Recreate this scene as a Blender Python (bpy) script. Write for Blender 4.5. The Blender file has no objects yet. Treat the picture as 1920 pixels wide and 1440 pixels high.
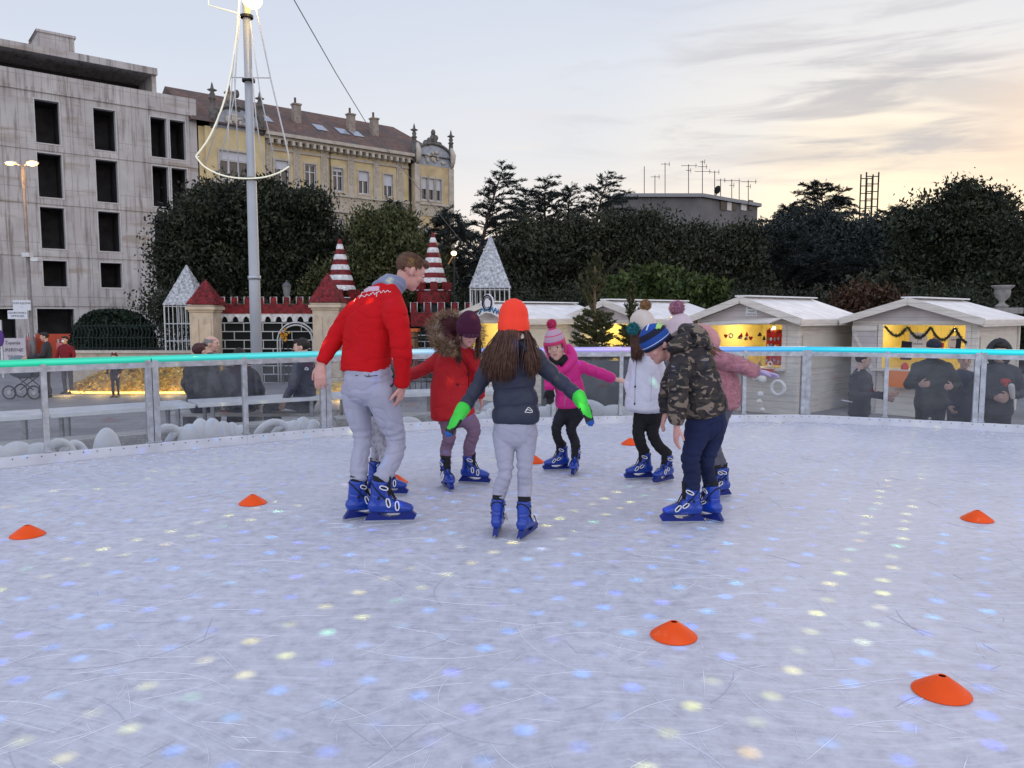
import bpy, bmesh, math, random
import numpy as np
from mathutils import Vector, Matrix
from mathutils.bvhtree import BVHTree
from mathutils import noise as mnoise
from mathutils.geometry import tessellate_polygon
random.seed(7); np.random.seed(7)
R = math.radians
scene = bpy.context.scene
col = scene.collection

# ------------------------------------------------------------------ camera
F, CX, CY, HOR, CAMZ = 1450.0, 960.0, 720.0, 590.0, 1.4
PITCH = math.atan((CY - HOR) / F)
cam_d = bpy.data.cameras.new('camera'); cam = bpy.data.objects.new('camera', cam_d); col.objects.link(cam)
cam.location = (0, 0, CAMZ); cam.rotation_euler = (math.pi / 2 - PITCH, 0, 0)
cam_d.sensor_width = 36; cam_d.lens = F / 1920 * 36; cam_d.clip_start = .05; cam_d.clip_end = 2000
scene.camera = cam
scene.view_settings.view_transform = 'Standard'
try: scene.view_settings.look = 'None'
except Exception: pass
scene.view_settings.exposure = 0.3
scene.view_settings.gamma = 1
scene.cycles.use_denoising = True
scene.cycles.max_bounces = 6
scene.cycles.transparent_max_bounces = 16
scene.cycles.sample_clamp_indirect = 6

def N(nt, typ, **kw):
    n = nt.nodes.new(typ)
    for k, v in kw.items():
        if k.startswith('i_'):
            n.inputs[int(k[2:]) if k[2:].isdigit() else k[2:].replace('_', ' ')].default_value = v
        else: setattr(n, k, v)
    return n
def L(nt, a, b): nt.links.new(a, b)
def out(n, k=0): return n.outputs[k]
def math_(nt, op, a, b=None, c=None, clamp=False):
    n = nt.nodes.new('ShaderNodeMath'); n.operation = op; n.use_clamp = clamp
    for i, x in enumerate((a, b, c)):
        if x is None: continue
        if isinstance(x, (int, float)): n.inputs[i].default_value = x
        else: nt.links.new(x, n.inputs[i])
    return n.outputs[0]
def ramp(nt, fac, stops, interp='LINEAR'):
    n = nt.nodes.new('ShaderNodeValToRGB'); cr_ = n.color_ramp; cr_.interpolation = interp
    while len(cr_.elements) > 1: cr_.elements.remove(cr_.elements[-1])
    for i, (p, c) in enumerate(stops):
        e = cr_.elements[0] if i == 0 else cr_.elements.new(p)
        e.position = p; e.color = (c[0], c[1], c[2], 1) if isinstance(c, (tuple, list)) else (c, c, c, 1)
    if fac is not None: nt.links.new(fac, n.inputs[0])
    return n.outputs[0]
def mixc(nt, fac, a, b, blend='MIX'):
    n = nt.nodes.new('ShaderNodeMix'); n.data_type = 'RGBA'; n.blend_type = blend
    for s, x in ((n.inputs[0], fac), (n.inputs[6], a), (n.inputs[7], b)):
        if isinstance(x, (int, float)): s.default_value = x
        elif isinstance(x, (tuple, list)): s.default_value = (x[0], x[1], x[2], 1)
        else: nt.links.new(x, s)
    return n.outputs[2]

# ------------------------------------------------------------------ dusk sky
SUN_AZ = math.atan2(690, F)                # sunset glow right of the view axis
def make_world():
    w = bpy.data.worlds.new('World'); scene.world = w; w.use_nodes = True
    nt = w.node_tree; nt.nodes.clear()
    tc = N(nt, 'ShaderNodeTexCoord'); sp = N(nt, 'ShaderNodeSeparateXYZ'); L(nt, tc.outputs['Generated'], sp.inputs[0])
    x, y, z = sp.outputs
    base = ramp(nt, z, [(0.0, (.92, .75, .53)), (.08, (.88, .75, .60)), (.13, (.78, .72, .67)), (.19, (.68, .68, .69)), (.30, (.62, .65, .71)), (.42, (.51, .56, .67)), (.7, (.43, .49, .67)), (1, (.40, .46, .66))])
    # cooler, dimmer low sky away from the sunset
    cool = ramp(nt, z, [(0.0, (.72, .71, .74)), (.15, (.70, .71, .75)), (.3, (.55, .60, .70)), (1, (.40, .46, .66))])
    sd = Vector((math.sin(SUN_AZ), math.cos(SUN_AZ), .09)).normalized()
    dot = N(nt, 'ShaderNodeVectorMath', operation='DOT_PRODUCT'); L(nt, tc.outputs['Generated'], dot.inputs[0]); dot.inputs[1].default_value = sd
    d = dot.outputs['Value']
    side = ramp(nt, d, [(.62, 0.0), (.985, 1.0)], 'EASE')
    c = mixc(nt, side, cool, base)
    glow = ramp(nt, d, [(.93, 0.0), (.98, .16), (.995, .55), (1, .85)], 'EASE')
    c = mixc(nt, glow, c, (1.15, .93, .60))
    # streaky clouds: flat noise drawn out along the horizon
    zz = math_(nt, 'ADD', math_(nt, 'MAXIMUM', z, 0.0), .10)
    u = math_(nt, 'DIVIDE', x, zz); v = math_(nt, 'DIVIDE', y, zz)
    cb = N(nt, 'ShaderNodeCombineXYZ'); L(nt, u, cb.inputs[0]); L(nt, v, cb.inputs[1])
    mp = N(nt, 'ShaderNodeMapping'); L(nt, cb.outputs[0], mp.inputs[0]); mp.inputs['Rotation'].default_value = (0, 0, R(-14)); mp.inputs['Scale'].default_value = (.42, 1.15, 1); mp.inputs['Location'].default_value = (3.2, .3, 0)
    n1 = N(nt, 'ShaderNodeTexNoise'); L(nt, mp.outputs[0], n1.inputs['Vector']); n1.inputs['Scale'].default_value = 1.0; n1.inputs['Detail'].default_value = 7; n1.inputs['Roughness'].default_value = .55; n1.inputs['Distortion'].default_value = .5
    m = ramp(nt, n1.outputs['Fac'], [(.47, 0.0), (.64, 1.0)], 'EASE')
    # more cloud to the right of the picture
    rs = ramp(nt, math_(nt, 'ADD', x, .5), [(.30, .12), (.8, 1.0)], 'EASE')
    m = math_(nt, 'MULTIPLY', m, rs)
    ccol = ramp(nt, z, [(.02, (.95, .66, .42)), (.12, (.88, .66, .52)), (.19, (.44, .41, .43)), (.28, (.40, .39, .42)), (.4, (.44, .45, .50))])
    c = mixc(nt, math_(nt, 'MULTIPLY', m, .52), c, ccol)
    mp2 = N(nt, 'ShaderNodeMapping'); L(nt, cb.outputs[0], mp2.inputs[0]); mp2.inputs['Rotation'].default_value = (0, 0, R(-8)); mp2.inputs['Scale'].default_value = (.9, 3.2, 1); mp2.inputs['Location'].default_value = (1.2, 5.3, 0)
    n2 = N(nt, 'ShaderNodeTexNoise'); L(nt, mp2.outputs[0], n2.inputs['Vector']); n2.inputs['Scale'].default_value = 1.0; n2.inputs['Detail'].default_value = 6; n2.inputs['Distortion'].default_value = .8
    m2 = ramp(nt, n2.outputs['Fac'], [(.55, 0.0), (.75, .38)], 'EASE')
    m2 = math_(nt, 'MULTIPLY', m2, rs)
    warm = ramp(nt, z, [(.02, (1.0, .74, .45)), (.16, (1.0, .78, .60)), (.28, (.62, .58, .60)), (.4, (.5, .5, .56))])
    c = mixc(nt, m2, c, warm)
    mp3 = N(nt, 'ShaderNodeMapping'); L(nt, tc.outputs['Generated'], mp3.inputs[0]); mp3.inputs['Scale'].default_value = (4.5, 3, 34); mp3.inputs['Rotation'].default_value = (0, R(3), 0); mp3.inputs['Location'].default_value = (2.1, 0, 1.7)
    n3 = N(nt, 'ShaderNodeTexNoise'); L(nt, mp3.outputs[0], n3.inputs['Vector']); n3.inputs['Scale'].default_value = 1; n3.inputs['Detail'].default_value = 7; n3.inputs['Roughness'].default_value = .6; n3.inputs['Distortion'].default_value = .6
    m3 = math_(nt, 'MULTIPLY', ramp(nt, n3.outputs['Fac'], [(.46, 0.0), (.66, .68)], 'EASE'), math_(nt, 'MULTIPLY', ramp(nt, z, [(.12, 0.0), (.19, 1.0), (.27, 1.0), (.36, .35)], 'EASE'), ramp(nt, x, [(-.1, 0.0), (.12, .35), (.3, 1.0), (.47, 1.0), (.58, .4)], 'EASE')))
    c = mixc(nt, m3, c, (.43, .42, .45))
    pe = math_(nt, 'MULTIPLY', ramp(nt, x, [(.44, 0.0), (.60, .75)], 'EASE'), ramp(nt, z, [(.04, .2), (.15, .8), (.21, .9), (.30, 0.0)], 'EASE'))
    c = mixc(nt, pe, c, (.98, .70, .47))
    # sky behind the camera brightened as added fill for surfaces facing the camera
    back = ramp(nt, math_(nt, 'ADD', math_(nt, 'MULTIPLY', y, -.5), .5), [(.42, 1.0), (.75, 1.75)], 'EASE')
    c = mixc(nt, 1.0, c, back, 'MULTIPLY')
    zs = ramp(nt, math_(nt, 'ADD', z, .5), [(.48, 0.0), (.5, 1.0)])
    c = mixc(nt, zs, (.25, .25, .27), c)
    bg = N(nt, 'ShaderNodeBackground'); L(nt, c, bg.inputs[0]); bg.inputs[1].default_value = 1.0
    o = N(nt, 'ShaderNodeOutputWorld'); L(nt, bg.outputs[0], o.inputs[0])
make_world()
sun_d = bpy.data.lights.new('sun', 'SUN'); sun_d.energy = .5; sun_d.angle = R(25); sun_d.color = (1, .78, .55)
sun = bpy.data.objects.new('sun', sun_d); col.objects.link(sun)
sun.rotation_euler = (R(80), 0, -SUN_AZ + math.pi)   # low, from the sunset behind the trees
sun.rotation_euler = Vector((math.sin(SUN_AZ), math.cos(SUN_AZ), .22)).to_track_quat('Z', 'Y').to_euler()

# ------------------------------------------------------------------ pixel helpers (photo measurements -> metres)
SP, CP = math.sin(PITCH), math.cos(PITCH)
def ray(px, py):
    x = (px - CX) / F; y = -(py - CY) / F
    return Vector((x, CP + y * SP, -SP + y * CP))
CAM = Vector((0, 0, CAMZ))
def at(px, py, Y):
    d = ray(px, py); return CAM + d * (Y / d.y)
def gnd(px, py, z=0.0):
    d = ray(px, py); return CAM + d * ((z - CAMZ) / d.z)
GZ = -0.8            # square level, ice is at 0
DZ = -0.36           # spectator deck

# ------------------------------------------------------------------ mesh builder
class MB:
    def __init__(s): s.v = []; s.f = []; s.mi = []
    def add(s, vs, fs, m=0):
        o = len(s.v); s.v.extend([tuple(p) for p in vs])
        for f in fs: s.f.append(tuple(i + o for i in f)); s.mi.append(m)
    def box(s, c, size, rot=None, m=0):
        hx, hy, hz = size[0] / 2, size[1] / 2, size[2] / 2
        vs = [Vector((x, y, z)) for z in (-hz, hz) for y in (-hy, hy) for x in (-hx, hx)]
        if rot is not None: vs = [rot @ p for p in vs]
        c = Vector(c); s.add([p + c for p in vs], [(0, 2, 3, 1), (4, 5, 7, 6), (0, 1, 5, 4), (2, 6, 7, 3), (0, 4, 6, 2), (1, 3, 7, 5)], m)
    def bx(s, x0, x1, y0, y1, z0, z1, m=0):
        s.box(((x0 + x1) / 2, (y0 + y1) / 2, (z0 + z1) / 2), (abs(x1 - x0), abs(y1 - y0), abs(z1 - z0)), None, m)
    def bar(s, a, b, w, h=None, m=0, up=(0, 0, 1)):
        a = Vector(a); b = Vector(b); h = h or w; t = (b - a)
        ln = t.length; t.normalize(); u = Vector(up)
        if abs(t.dot(u)) > .98: u = Vector((1, 0, 0))
        sd = t.cross(u).normalized(); u = sd.cross(t)
        s.box((a + b) / 2, (ln, w, h), Matrix((t, sd, u)).transposed(), m)
    def tube(s, pts, r, n=8, m=0, cap=True):
        pts = [Vector(p) for p in pts]; k = len(pts)
        rs = [r] * k if isinstance(r, (int, float)) else r
        ref = None; vs = []
        for i, p in enumerate(pts):
            t = (pts[min(i + 1, k - 1)] - pts[max(i - 1, 0)])
            if t.length < 1e-9: t = Vector((0, 0, 1))
            t.normalize()
            if ref is None:
                ref = Vector((0, 0, 1)) if abs(t.z) < .9 else Vector((1, 0, 0))
            a = (ref - t * ref.dot(t))
            if a.length < 1e-6: a = t.orthogonal()
            a.normalize(); b = t.cross(a); ref = a
            for j in range(n):
                q = 2 * math.pi * j / n; vs.append(p + (a * math.cos(q) + b * math.sin(q)) * rs[i])
        fs = [(i * n + j, i * n + (j + 1) % n, (i + 1) * n + (j + 1) % n, (i + 1) * n + j) for i in range(k - 1) for j in range(n)]
        if cap: fs.append(tuple(range(n - 1, -1, -1))); fs.append(tuple((k - 1) * n + j for j in range(n)))
        s.add(vs, fs, m)
    def lathe(s, prof, c=(0, 0, 0), n=24, m=0, rot=None, cap=True):
        c = Vector(c); vs = []
        for r, z in prof:
            for j in range(n):
                q = 2 * math.pi * j / n; p = Vector((r * math.cos(q), r * math.sin(q), z))
                vs.append((rot @ p if rot is not None else p) + c)
        k = len(prof)
        fs = [(i * n + j, i * n + (j + 1) % n, (i + 1) * n + (j + 1) % n, (i + 1) * n + j) for i in range(k - 1) for j in range(n)]
        if cap: fs.append(tuple(range(n - 1, -1, -1))); fs.append(tuple((k - 1) * n + j for j in range(n)))
        s.add(vs, fs, m)
    def ell(s, c, r, rot=None, nu=16, nv=10, m=0):
        c = Vector(c); r = (r, r, r) if isinstance(r, (int, float)) else r
        vs = []; 
        for i in range(1, nv):
            a = math.pi * i / nv
            for j in range(nu):
                q = 2 * math.pi * j / nu
                p = Vector((r[0] * math.sin(a) * math.cos(q), r[1] * math.sin(a) * math.sin(q), -r[2] * math.cos(a)))
                vs.append((rot @ p if rot is not None else p) + c)
        bt = Vector((0, 0, -r[2])); tp = Vector((0, 0, r[2]))
        if rot is not None: bt = rot @ bt; tp = rot @ tp
        vs.append(bt + c); vs.append(tp + c); ib = (nv - 1) * nu; it = ib + 1
        fs = [(i * nu + j, i * nu + (j + 1) % nu, (i + 1) * nu + (j + 1) % nu, (i + 1) * nu + j) for i in range(nv - 2) for j in range(nu)]
        fs += [(ib, (j + 1) % nu, j) for j in range(nu)] + [(it, (nv - 2) * nu + j, (nv - 2) * nu + (j + 1) % nu) for j in range(nu)]
        s.add(vs, fs, m)
    def prism(s, loops, fn, d0, d1, m=0):
        """2-D polygon (outer loop first, then holes) extruded from d0 to d1; fn(x,z,d)->point"""
        tri = tessellate_polygon([[Vector((a, b, 0)) for a, b in lp] for lp in loops])
        flat = [q for lp in loops for q in lp]; k = len(flat)
        vs = [fn(a, b, d0) for a, b in flat] + [fn(a, b, d1) for a, b in flat]
        fs = []
        for t in tri: fs.append(tuple(t)); fs.append(tuple(i + k for i in reversed(t)))
        o = 0
        for lp in loops:
            n = len(lp)
            for i in range(n):
                j = (i + 1) % n; fs.append((o + i, o + j, o + j + k, o + i + k))
            o += n
        s.add(vs, fs, m)
    def mesh(s, name, mats, smooth=False):
        me = bpy.data.meshes.new(name); me.from_pydata([tuple(p) for p in s.v], [], s.f)
        for m in (mats if isinstance(mats, (list, tuple)) else [mats]): me.materials.append(m)
        if any(s.mi): me.polygons.foreach_set('material_index', s.mi)
        if smooth: me.polygons.foreach_set('use_smooth', [True] * len(s.f))
        me.update(); return me
    def build(s, name, mats, parent=None, smooth=False, fix=False, bevel=0):
        me = s.mesh(name, mats, smooth)
        if fix:
            bm = bmesh.new(); bm.from_mesh(me); bmesh.ops.recalc_face_normals(bm, faces=bm.faces); bm.to_mesh(me); bm.free()
        return link(name, me, parent, bevel)
def wm(o):
    m = o.matrix_basis.copy()
    return m if o.parent is None else wm(o.parent) @ o.matrix_parent_inverse @ m
def link(name, me, parent=None, bevel=0):
    o = bpy.data.objects.new(name, me); col.objects.link(o)
    if parent is not None:
        o.parent = parent
    if bevel:
        b = o.modifiers.new('b', 'BEVEL'); b.width = bevel; b.segments = 2; b.limit_method = 'ANGLE'
    return o
def wpart(o, parent):
    """part built in world coordinates"""
    o.parent = parent; o.matrix_parent_inverse = wm(parent).inverted(); return o
def tag(o, label=None, cat=None, group=None, kind=None):
    if label: o['label'] = label
    if cat: o['category'] = cat
    if group: o['group'] = group
    if kind: o['kind'] = kind
    return o
def thing(name, label, cat, loc=(0, 0, 0), rz=0, group=None):
    o = bpy.data.objects.new(name, None); col.objects.link(o); o.empty_display_size = .1
    o.location = loc; o.rotation_euler = (0, 0, rz)
    return tag(o, label, cat, group)
def kids(o): return [c for c in list(bpy.data.objects) if c.parent == o]
def copy_tree(o, parent=None, tree=None):
    c = o.copy(); col.objects.link(c)
    if parent is not None: c.parent = parent
    for ch in (tree if tree is not None else kids(o)): copy_tree(ch, c)
    return c

# ------------------------------------------------------------------ materials
def mat(name, c, rough=.6, metal=0.0, var=0.0, vs=6.0, bump=0.0, bs=60.0, spec=.35, c2=None, c2t=(.5, .62), c2s=4.0, emit=None, es=0.0, sheen=0.0, coat=0.0, stretch=None, alpha=None, sss=0):
    m = bpy.data.materials.new(name); m.use_nodes = True; nt = m.node_tree
    b = nt.nodes['Principled BSDF']
    b.inputs['Base Color'].default_value = (*c, 1); b.inputs['Roughness'].default_value = rough; b.inputs['Metallic'].default_value = metal
    b.inputs['Specular IOR Level'].default_value = spec
    if sheen: b.inputs['Sheen Weight'].default_value = sheen
    if coat: b.inputs['Coat Weight'].default_value = coat
    if sss:
        b.inputs['Subsurface Weight'].default_value = sss; b.inputs['Subsurface Radius'].default_value = (.012, .005, .003); b.inputs['Subsurface Scale'].default_value = 1
    tc = N(nt, 'ShaderNodeTexCoord'); vec = tc.outputs['Object']
    if stretch:
        mp = N(nt, 'ShaderNodeMapping'); L(nt, vec, mp.inputs[0]); mp.inputs['Scale'].default_value = stretch; vec = mp.outputs[0]
    cc = None
    if var:
        n = N(nt, 'ShaderNodeTexNoise'); L(nt, vec, n.inputs['Vector']); n.inputs['Scale'].default_value = vs; n.inputs['Detail'].default_value = 6
        f = ramp(nt, n.outputs['Fac'], [(.3, 0.0), (.7, 1.0)])
        cc = mixc(nt, f, [x * (1 - var) for x in c], [min(1, x * (1 + var)) for x in c])
    if c2 is not None:
        n = N(nt, 'ShaderNodeTexNoise'); L(nt, vec, n.inputs['Vector']); n.inputs['Scale'].default_value = c2s; n.inputs['Detail'].default_value = 8; n.inputs['Roughness'].default_value = .6
        f = ramp(nt, n.outputs['Fac'], [(c2t[0], 0.0), (c2t[1], 1.0)])
        cc = mixc(nt, f, cc if cc is not None else c, c2)
    if cc is not None: L(nt, cc, b.inputs['Base Color'])
    if bump:
        n = N(nt, 'ShaderNodeTexNoise'); L(nt, vec, n.inputs['Vector']); n.inputs['Scale'].default_value = bs; n.inputs['Detail'].default_value = 5
        bp = N(nt, 'ShaderNodeBump'); bp.inputs['Strength'].default_value = bump; bp.inputs['Distance'].default_value = .02; L(nt, n.outputs['Fac'], bp.inputs['Height']); L(nt, bp.outputs[0], b.inputs['Normal'])
    if emit is not None:
        b.inputs['Emission Color'].default_value = (*emit, 1); b.inputs['Emission Strength'].default_value = es
    return m
def bsdf(m): return m.node_tree.nodes['Principled BSDF']
M = {}
M['steel'] = mat('galvanised_steel', (.42, .44, .47), .42, .75, var=.25, vs=14, bump=.1, bs=40)
M['steel_d'] = mat('dark_steel', (.10, .105, .11), .5, .5, var=.2)
M['iron'] = mat('black_iron', (.015, .018, .018), .5, .3)
M['white_metal'] = mat('white_metal', (.62, .62, .63), .45, .1, var=.12, vs=5)
M['white_plastic'] = mat('white_plastic', (.74, .74, .78), .4, 0, var=.06)
M['black'] = mat('black_rubber', (.012, .012, .014), .6)
M['white'] = mat('white_paint', (.75, .75, .75), .5, var=.06)
M['wood_w'] = mat('white_painted_boards', (.66, .61, .55), .6, var=.12, vs=3, bump=.15, bs=12, stretch=(1, 1, 8))
def boards(m, n=7.0, ax=2):
    nt = m.node_tree; b = bsdf(m); tc = N(nt, 'ShaderNodeTexCoord'); s = N(nt, 'ShaderNodeSeparateXYZ'); L(nt, tc.outputs['Object'], s.inputs[0]); f = math_(nt, 'FRACT', math_(nt, 'MULTIPLY', s.outputs[ax], n)); src = b.inputs['Base Color'].links[0].from_socket
    L(nt, mixc(nt, 1.0, src, ramp(nt, f, [(0, (.55, .54, .53)), (.07, (1, 1, 1)), (.93, (1, 1, 1)), (1, (.8, .8, .8))]), 'MULTIPLY'), b.inputs['Base Color']); return m
boards(M['wood_w'])
M['plank'] = mat('weathered_planks', (.45, .43, .40), .7, var=.3, vs=6, bump=.3, bs=30, stretch=(1, 8, 8))
M['stone'] = mat('cream_stone', (.52, .44, .34), .8, var=.14, vs=3, bump=.2, bs=25, c2=(.30, .25, .19), c2t=(.55, .75), c2s=2.5)
M['red_tinsel'] = mat('red_tinsel', (.17, .007, .010), .45, 0, var=.7, vs=9, bump=1.0, bs=45)
M['silver_tinsel'] = mat('silver_tinsel', (.42, .43, .45), .4, .1, var=.5, vs=14, bump=1.0, bs=40)
M['white_tinsel'] = mat('white_tinsel', (.66, .66, .66), .5, 0, var=.3, vs=8, bump=.8, bs=40)
M['rope'] = mat('rope_light', (.75, .74, .65), .4, emit=(1, .95, .62), es=.28)
M['rope_off'] = mat('pale_cable_tube', (.55, .56, .56), .4)
M['bark'] = mat('bark', (.05, .04, .032), .9, var=.3, bump=.5)
# ------------------------------------------------------------------ ground, platform, ice
def ground():
    m = mat('paving', (.27, .26, .26), .75, var=.2, vs=1.5, bump=.15, bs=20)
    nt = m.node_tree; b = bsdf(m); tc = N(nt, 'ShaderNodeTexCoord')
    br = N(nt, 'ShaderNodeTexBrick'); L(nt, tc.outputs['Object'], br.inputs['Vector']); br.inputs['Scale'].default_value = 1.0
    br.inputs['Brick Width'].default_value = .9; br.inputs['Row Height'].default_value = .45; br.inputs['Mortar Size'].default_value = .012
    br.inputs['Color1'].default_value = (.27, .26, .26, 1); br.inputs['Color2'].default_value = (.23, .22, .23, 1); br.inputs['Mortar'].default_value = (.12, .12, .12, 1)
    n = N(nt, 'ShaderNodeTexNoise'); L(nt, tc.outputs['Object'], n.inputs['Vector']); n.inputs['Scale'].default_value = .7; n.inputs['Detail'].default_value = 6
    L(nt, mixc(nt, .6, br.outputs[0], ramp(nt, n.outputs['Fac'], [(.3, .55), (.7, 1.2)]), 'MULTIPLY'), b.inputs['Base Color'])
    g = MB(); g.add([(-500, -200, GZ), (500, -200, GZ), (500, 900, GZ), (-500, 900, GZ)], [(0, 1, 2, 3)])
    tag(g.build('ground', m), kind='structure')
ground()

# barrier line measured on the ice: (pixel x, pixel y of the ice at the foot, double post?)
POSTS = [(290, 848, 1), (462, 832, 0), (612, 818, 1), (726, 809.5, 0), (845, 803, 1), (940, 799, 0), (1042, 796, 1), (1163, 793.5, 0), (1271, 792, 1), (1393, 791.5, 0), (1508, 791, 1), (1658, 798, 0), (1832, 807, 1)]
BP = [(gnd(x, y), dbl) for x, y, dbl in POSTS]
def ext(p, q, n, step, turn):
    """carry the fence on from p away from q, bending a little"""
    d = (p - q); d.z = 0; d.normalize(); res = []
    for i in range(n):
        a = R(turn); d = Vector((d.x * math.cos(a) - d.y * math.sin(a), d.x * math.sin(a) + d.y * math.cos(a), 0))
        p = p + d * step; res.append(p)
    return res
p90 = gnd(90, 868); dl = (p90 - BP[0][0]).length
LE = [(p90, 0)] + [(p, (i + 1) % 2) for i, p in enumerate(ext(p90, BP[0][0], 11, .93, 4))]
RE = [(p, i % 2) for i, p in enumerate(ext(BP[-1][0], BP[-2][0], 12, .93, -4))]
CH = [(p, d) for p, d in reversed(LE)] + BP + RE
while not CH[0][1]: CH.pop(0)
while not CH[-1][1]: CH.pop()
RAILZ = .955
def rink():
    m = bpy.data.materials.new('scratched_ice'); m.use_nodes = True; nt = m.node_tree; b = bsdf(m)
    tc = N(nt, 'ShaderNodeTexCoord'); v = tc.outputs['Object']
    n0 = N(nt, 'ShaderNodeTexNoise'); L(nt, v, n0.inputs['Vector']); n0.inputs['Scale'].default_value = .9; n0.inputs['Detail'].default_value = 8; n0.inputs['Roughness'].default_value = .62
    c = ramp(nt, n0.outputs['Fac'], [(.25, (.47, .47, .52)), (.5, (.535, .535, .585)), (.75, (.59, .59, .635))])
    n00 = N(nt, 'ShaderNodeTexNoise'); L(nt, v, n00.inputs['Vector']); n00.inputs['Scale'].default_value = 13; n00.inputs['Detail'].default_value = 9; n00.inputs['Roughness'].default_value = .7
    c = mixc(nt, .8, c, ramp(nt, n00.outputs['Fac'], [(.34, (.72, .72, .755)), (.47, (.98, .98, .985)), (.64, (1.20, 1.20, 1.19))]), 'MULTIPLY')
    hs = None
    # worn skate tracks: families of stretched noise turned different ways, bent by slow distortion
    wn = N(nt, 'ShaderNodeTexNoise'); L(nt, v, wn.inputs['Vector']); wn.inputs['Scale'].default_value = .35; wn.inputs['Detail'].default_value = 1
    vo = N(nt, 'ShaderNodeVectorMath', operation='SCALE'); L(nt, wn.outputs['Color'], vo.inputs[0]); vo.inputs['Scale'].default_value = 2.4
    va = N(nt, 'ShaderNodeVectorMath', operation='ADD'); L(nt, v, va.inputs[0]); L(nt, vo.outputs[0], va.inputs[1])
    for ang, sx, sy, lo, hi, light in ((12, 2.6, 34, .58, .70, 1), (-28, 2.4, 38, .58, .69, 1), (65, 2.4, 36, .60, .70, 1), (-70, 2.6, 32, .60, .7, 1), (33, .7, 34, .61, .68, 0), (-8, .6, 30, .60, .68, 0), (95, .7, 30, .62, .7, 0), (-45, 3.4, 70, .57, .70, 1), (24, 3.4, 74, .57, .7, 1)):
        mp = N(nt, 'ShaderNodeMapping'); L(nt, va.outputs[0], mp.inputs[0]); mp.inputs['Rotation'].default_value = (0, 0, R(ang)); mp.inputs['Scale'].default_value = (sx, sy, 1); mp.inputs['Location'].default_value = (ang * .37, ang * .11, 0)
        n = N(nt, 'ShaderNodeTexNoise'); L(nt, mp.outputs[0], n.inputs['Vector']); n.inputs['Scale'].default_value = 1; n.inputs['Detail'].default_value = 3; n.inputs['Roughness'].default_value = .6
        f = ramp(nt, n.outputs['Fac'], [(lo, 0.0), (hi, .24 if light else .15)])
        c = mixc(nt, f, c, (.80, .80, .87) if light else (.38, .38, .46))
        hs = f if hs is None else math_(nt, 'ADD' if light else 'SUBTRACT', hs, f)
    L(nt, c, b.inputs['Base Color'])
    L(nt, ramp(nt, n00.outputs['Fac'], [(.3, .48), (.7, .72)]), b.inputs['Roughness'])
    b.inputs['Specular IOR Level'].default_value = .3
    h = math_(nt, 'ADD', math_(nt, 'MULTIPLY', hs, .5), n00.outputs['Fac'])
    bp = N(nt, 'ShaderNodeBump'); bp.inputs['Strength'].default_value = .22; bp.inputs['Distance'].default_value = .012; L(nt, h, bp.inputs['Height']); L(nt, bp.outputs[0], b.inputs['Normal'])
    poly = [p for p, _ in CH]
    outl = [Vector((p.x, p.y, 0)) for p in poly] + [Vector((9, -4, 0)), Vector((-8, -4, 0))]
    g = MB(); n = len(outl)
    g.add([(p.x, p.y, 0) for p in outl] + [(p.x, p.y, -.12) for p in outl], [tuple(reversed(range(n)))] + [(i, (i + 1) % n, (i + 1) % n + n, i + n) for i in range(n)])
    tag(g.build('ice', m, fix=True), kind='structure')
    # platform under the ice
    ce = Vector((0, 3, 0)); o2 = [ce + (p - ce) * 1.02 for p in outl]
    g = MB(); g.add([(p.x, p.y, -.125) for p in o2] + [(p.x, p.y, GZ) for p in o2], [tuple(reversed(range(n)))] + [(i, (i + 1) % n, (i + 1) % n + n, i + n) for i in range(n)])
    tag(g.build('rink_platform', mat('platform_side', (.25, .25, .26), .7, var=.2), fix=True), kind='structure')
    # single skate cuts: thin raised frost lines
    rnd = random.Random(5); fr = MB(); dk = MB()
    for k in range(1100):
        y = 1.6 + 7.5 * rnd.random() ** 1.7; x = rnd.uniform(-1, 1) * (1.2 + y * .62)
        a = rnd.uniform(0, math.pi * 2); ln = rnd.uniform(.04, .34) * (1 if rnd.random() < .9 else 2.6); cv = rnd.uniform(-3.2, 3.2); w = rnd.uniform(.0007, .0019)
        pts = []; ns = 8
        for i in range(ns + 1):
            pts.append((x, y)); a += cv * ln / ns; x += math.cos(a) * ln / ns; y += math.sin(a) * ln / ns
        vs = []
        for i, (qx, qy) in enumerate(pts):
            j = min(i, ns - 1); dx = pts[j + 1][0] - pts[j][0]; dy = pts[j + 1][1] - pts[j][1]; l = math.hypot(dx, dy); ww = w * (math.sin(math.pi * (i + .02) / (ns + .04)) * .9 + .1)
            vs += [(qx - dy / l * ww, qy + dx / l * ww, .0009), (qx + dy / l * ww, qy - dx / l * ww, .0009), (qx, qy, .0024)]
        fs = []
        for i in range(ns): o = 3 * i; fs += [(o, o + 3, o + 5, o + 2), (o + 2, o + 5, o + 4, o + 1)]
        (fr if rnd.random() < .88 else dk).add(vs, fs)
    o = len(fr.v); fr.v.extend(dk.v); fr.f.extend([tuple(i + o for i in f) for f in dk.f]); fr.mi = [0] * (len(fr.f) - len(dk.f)) + [1] * len(dk.f)
    tag(fr.build('skate_marks', [mat('frost', (.82, .82, .88), .7), mat('wet_cut', (.46, .46, .54), .35)]), kind='stuff')
    # shaved snow along the kick plate
    sn = MB(); rnd = random.Random(3)
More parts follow.
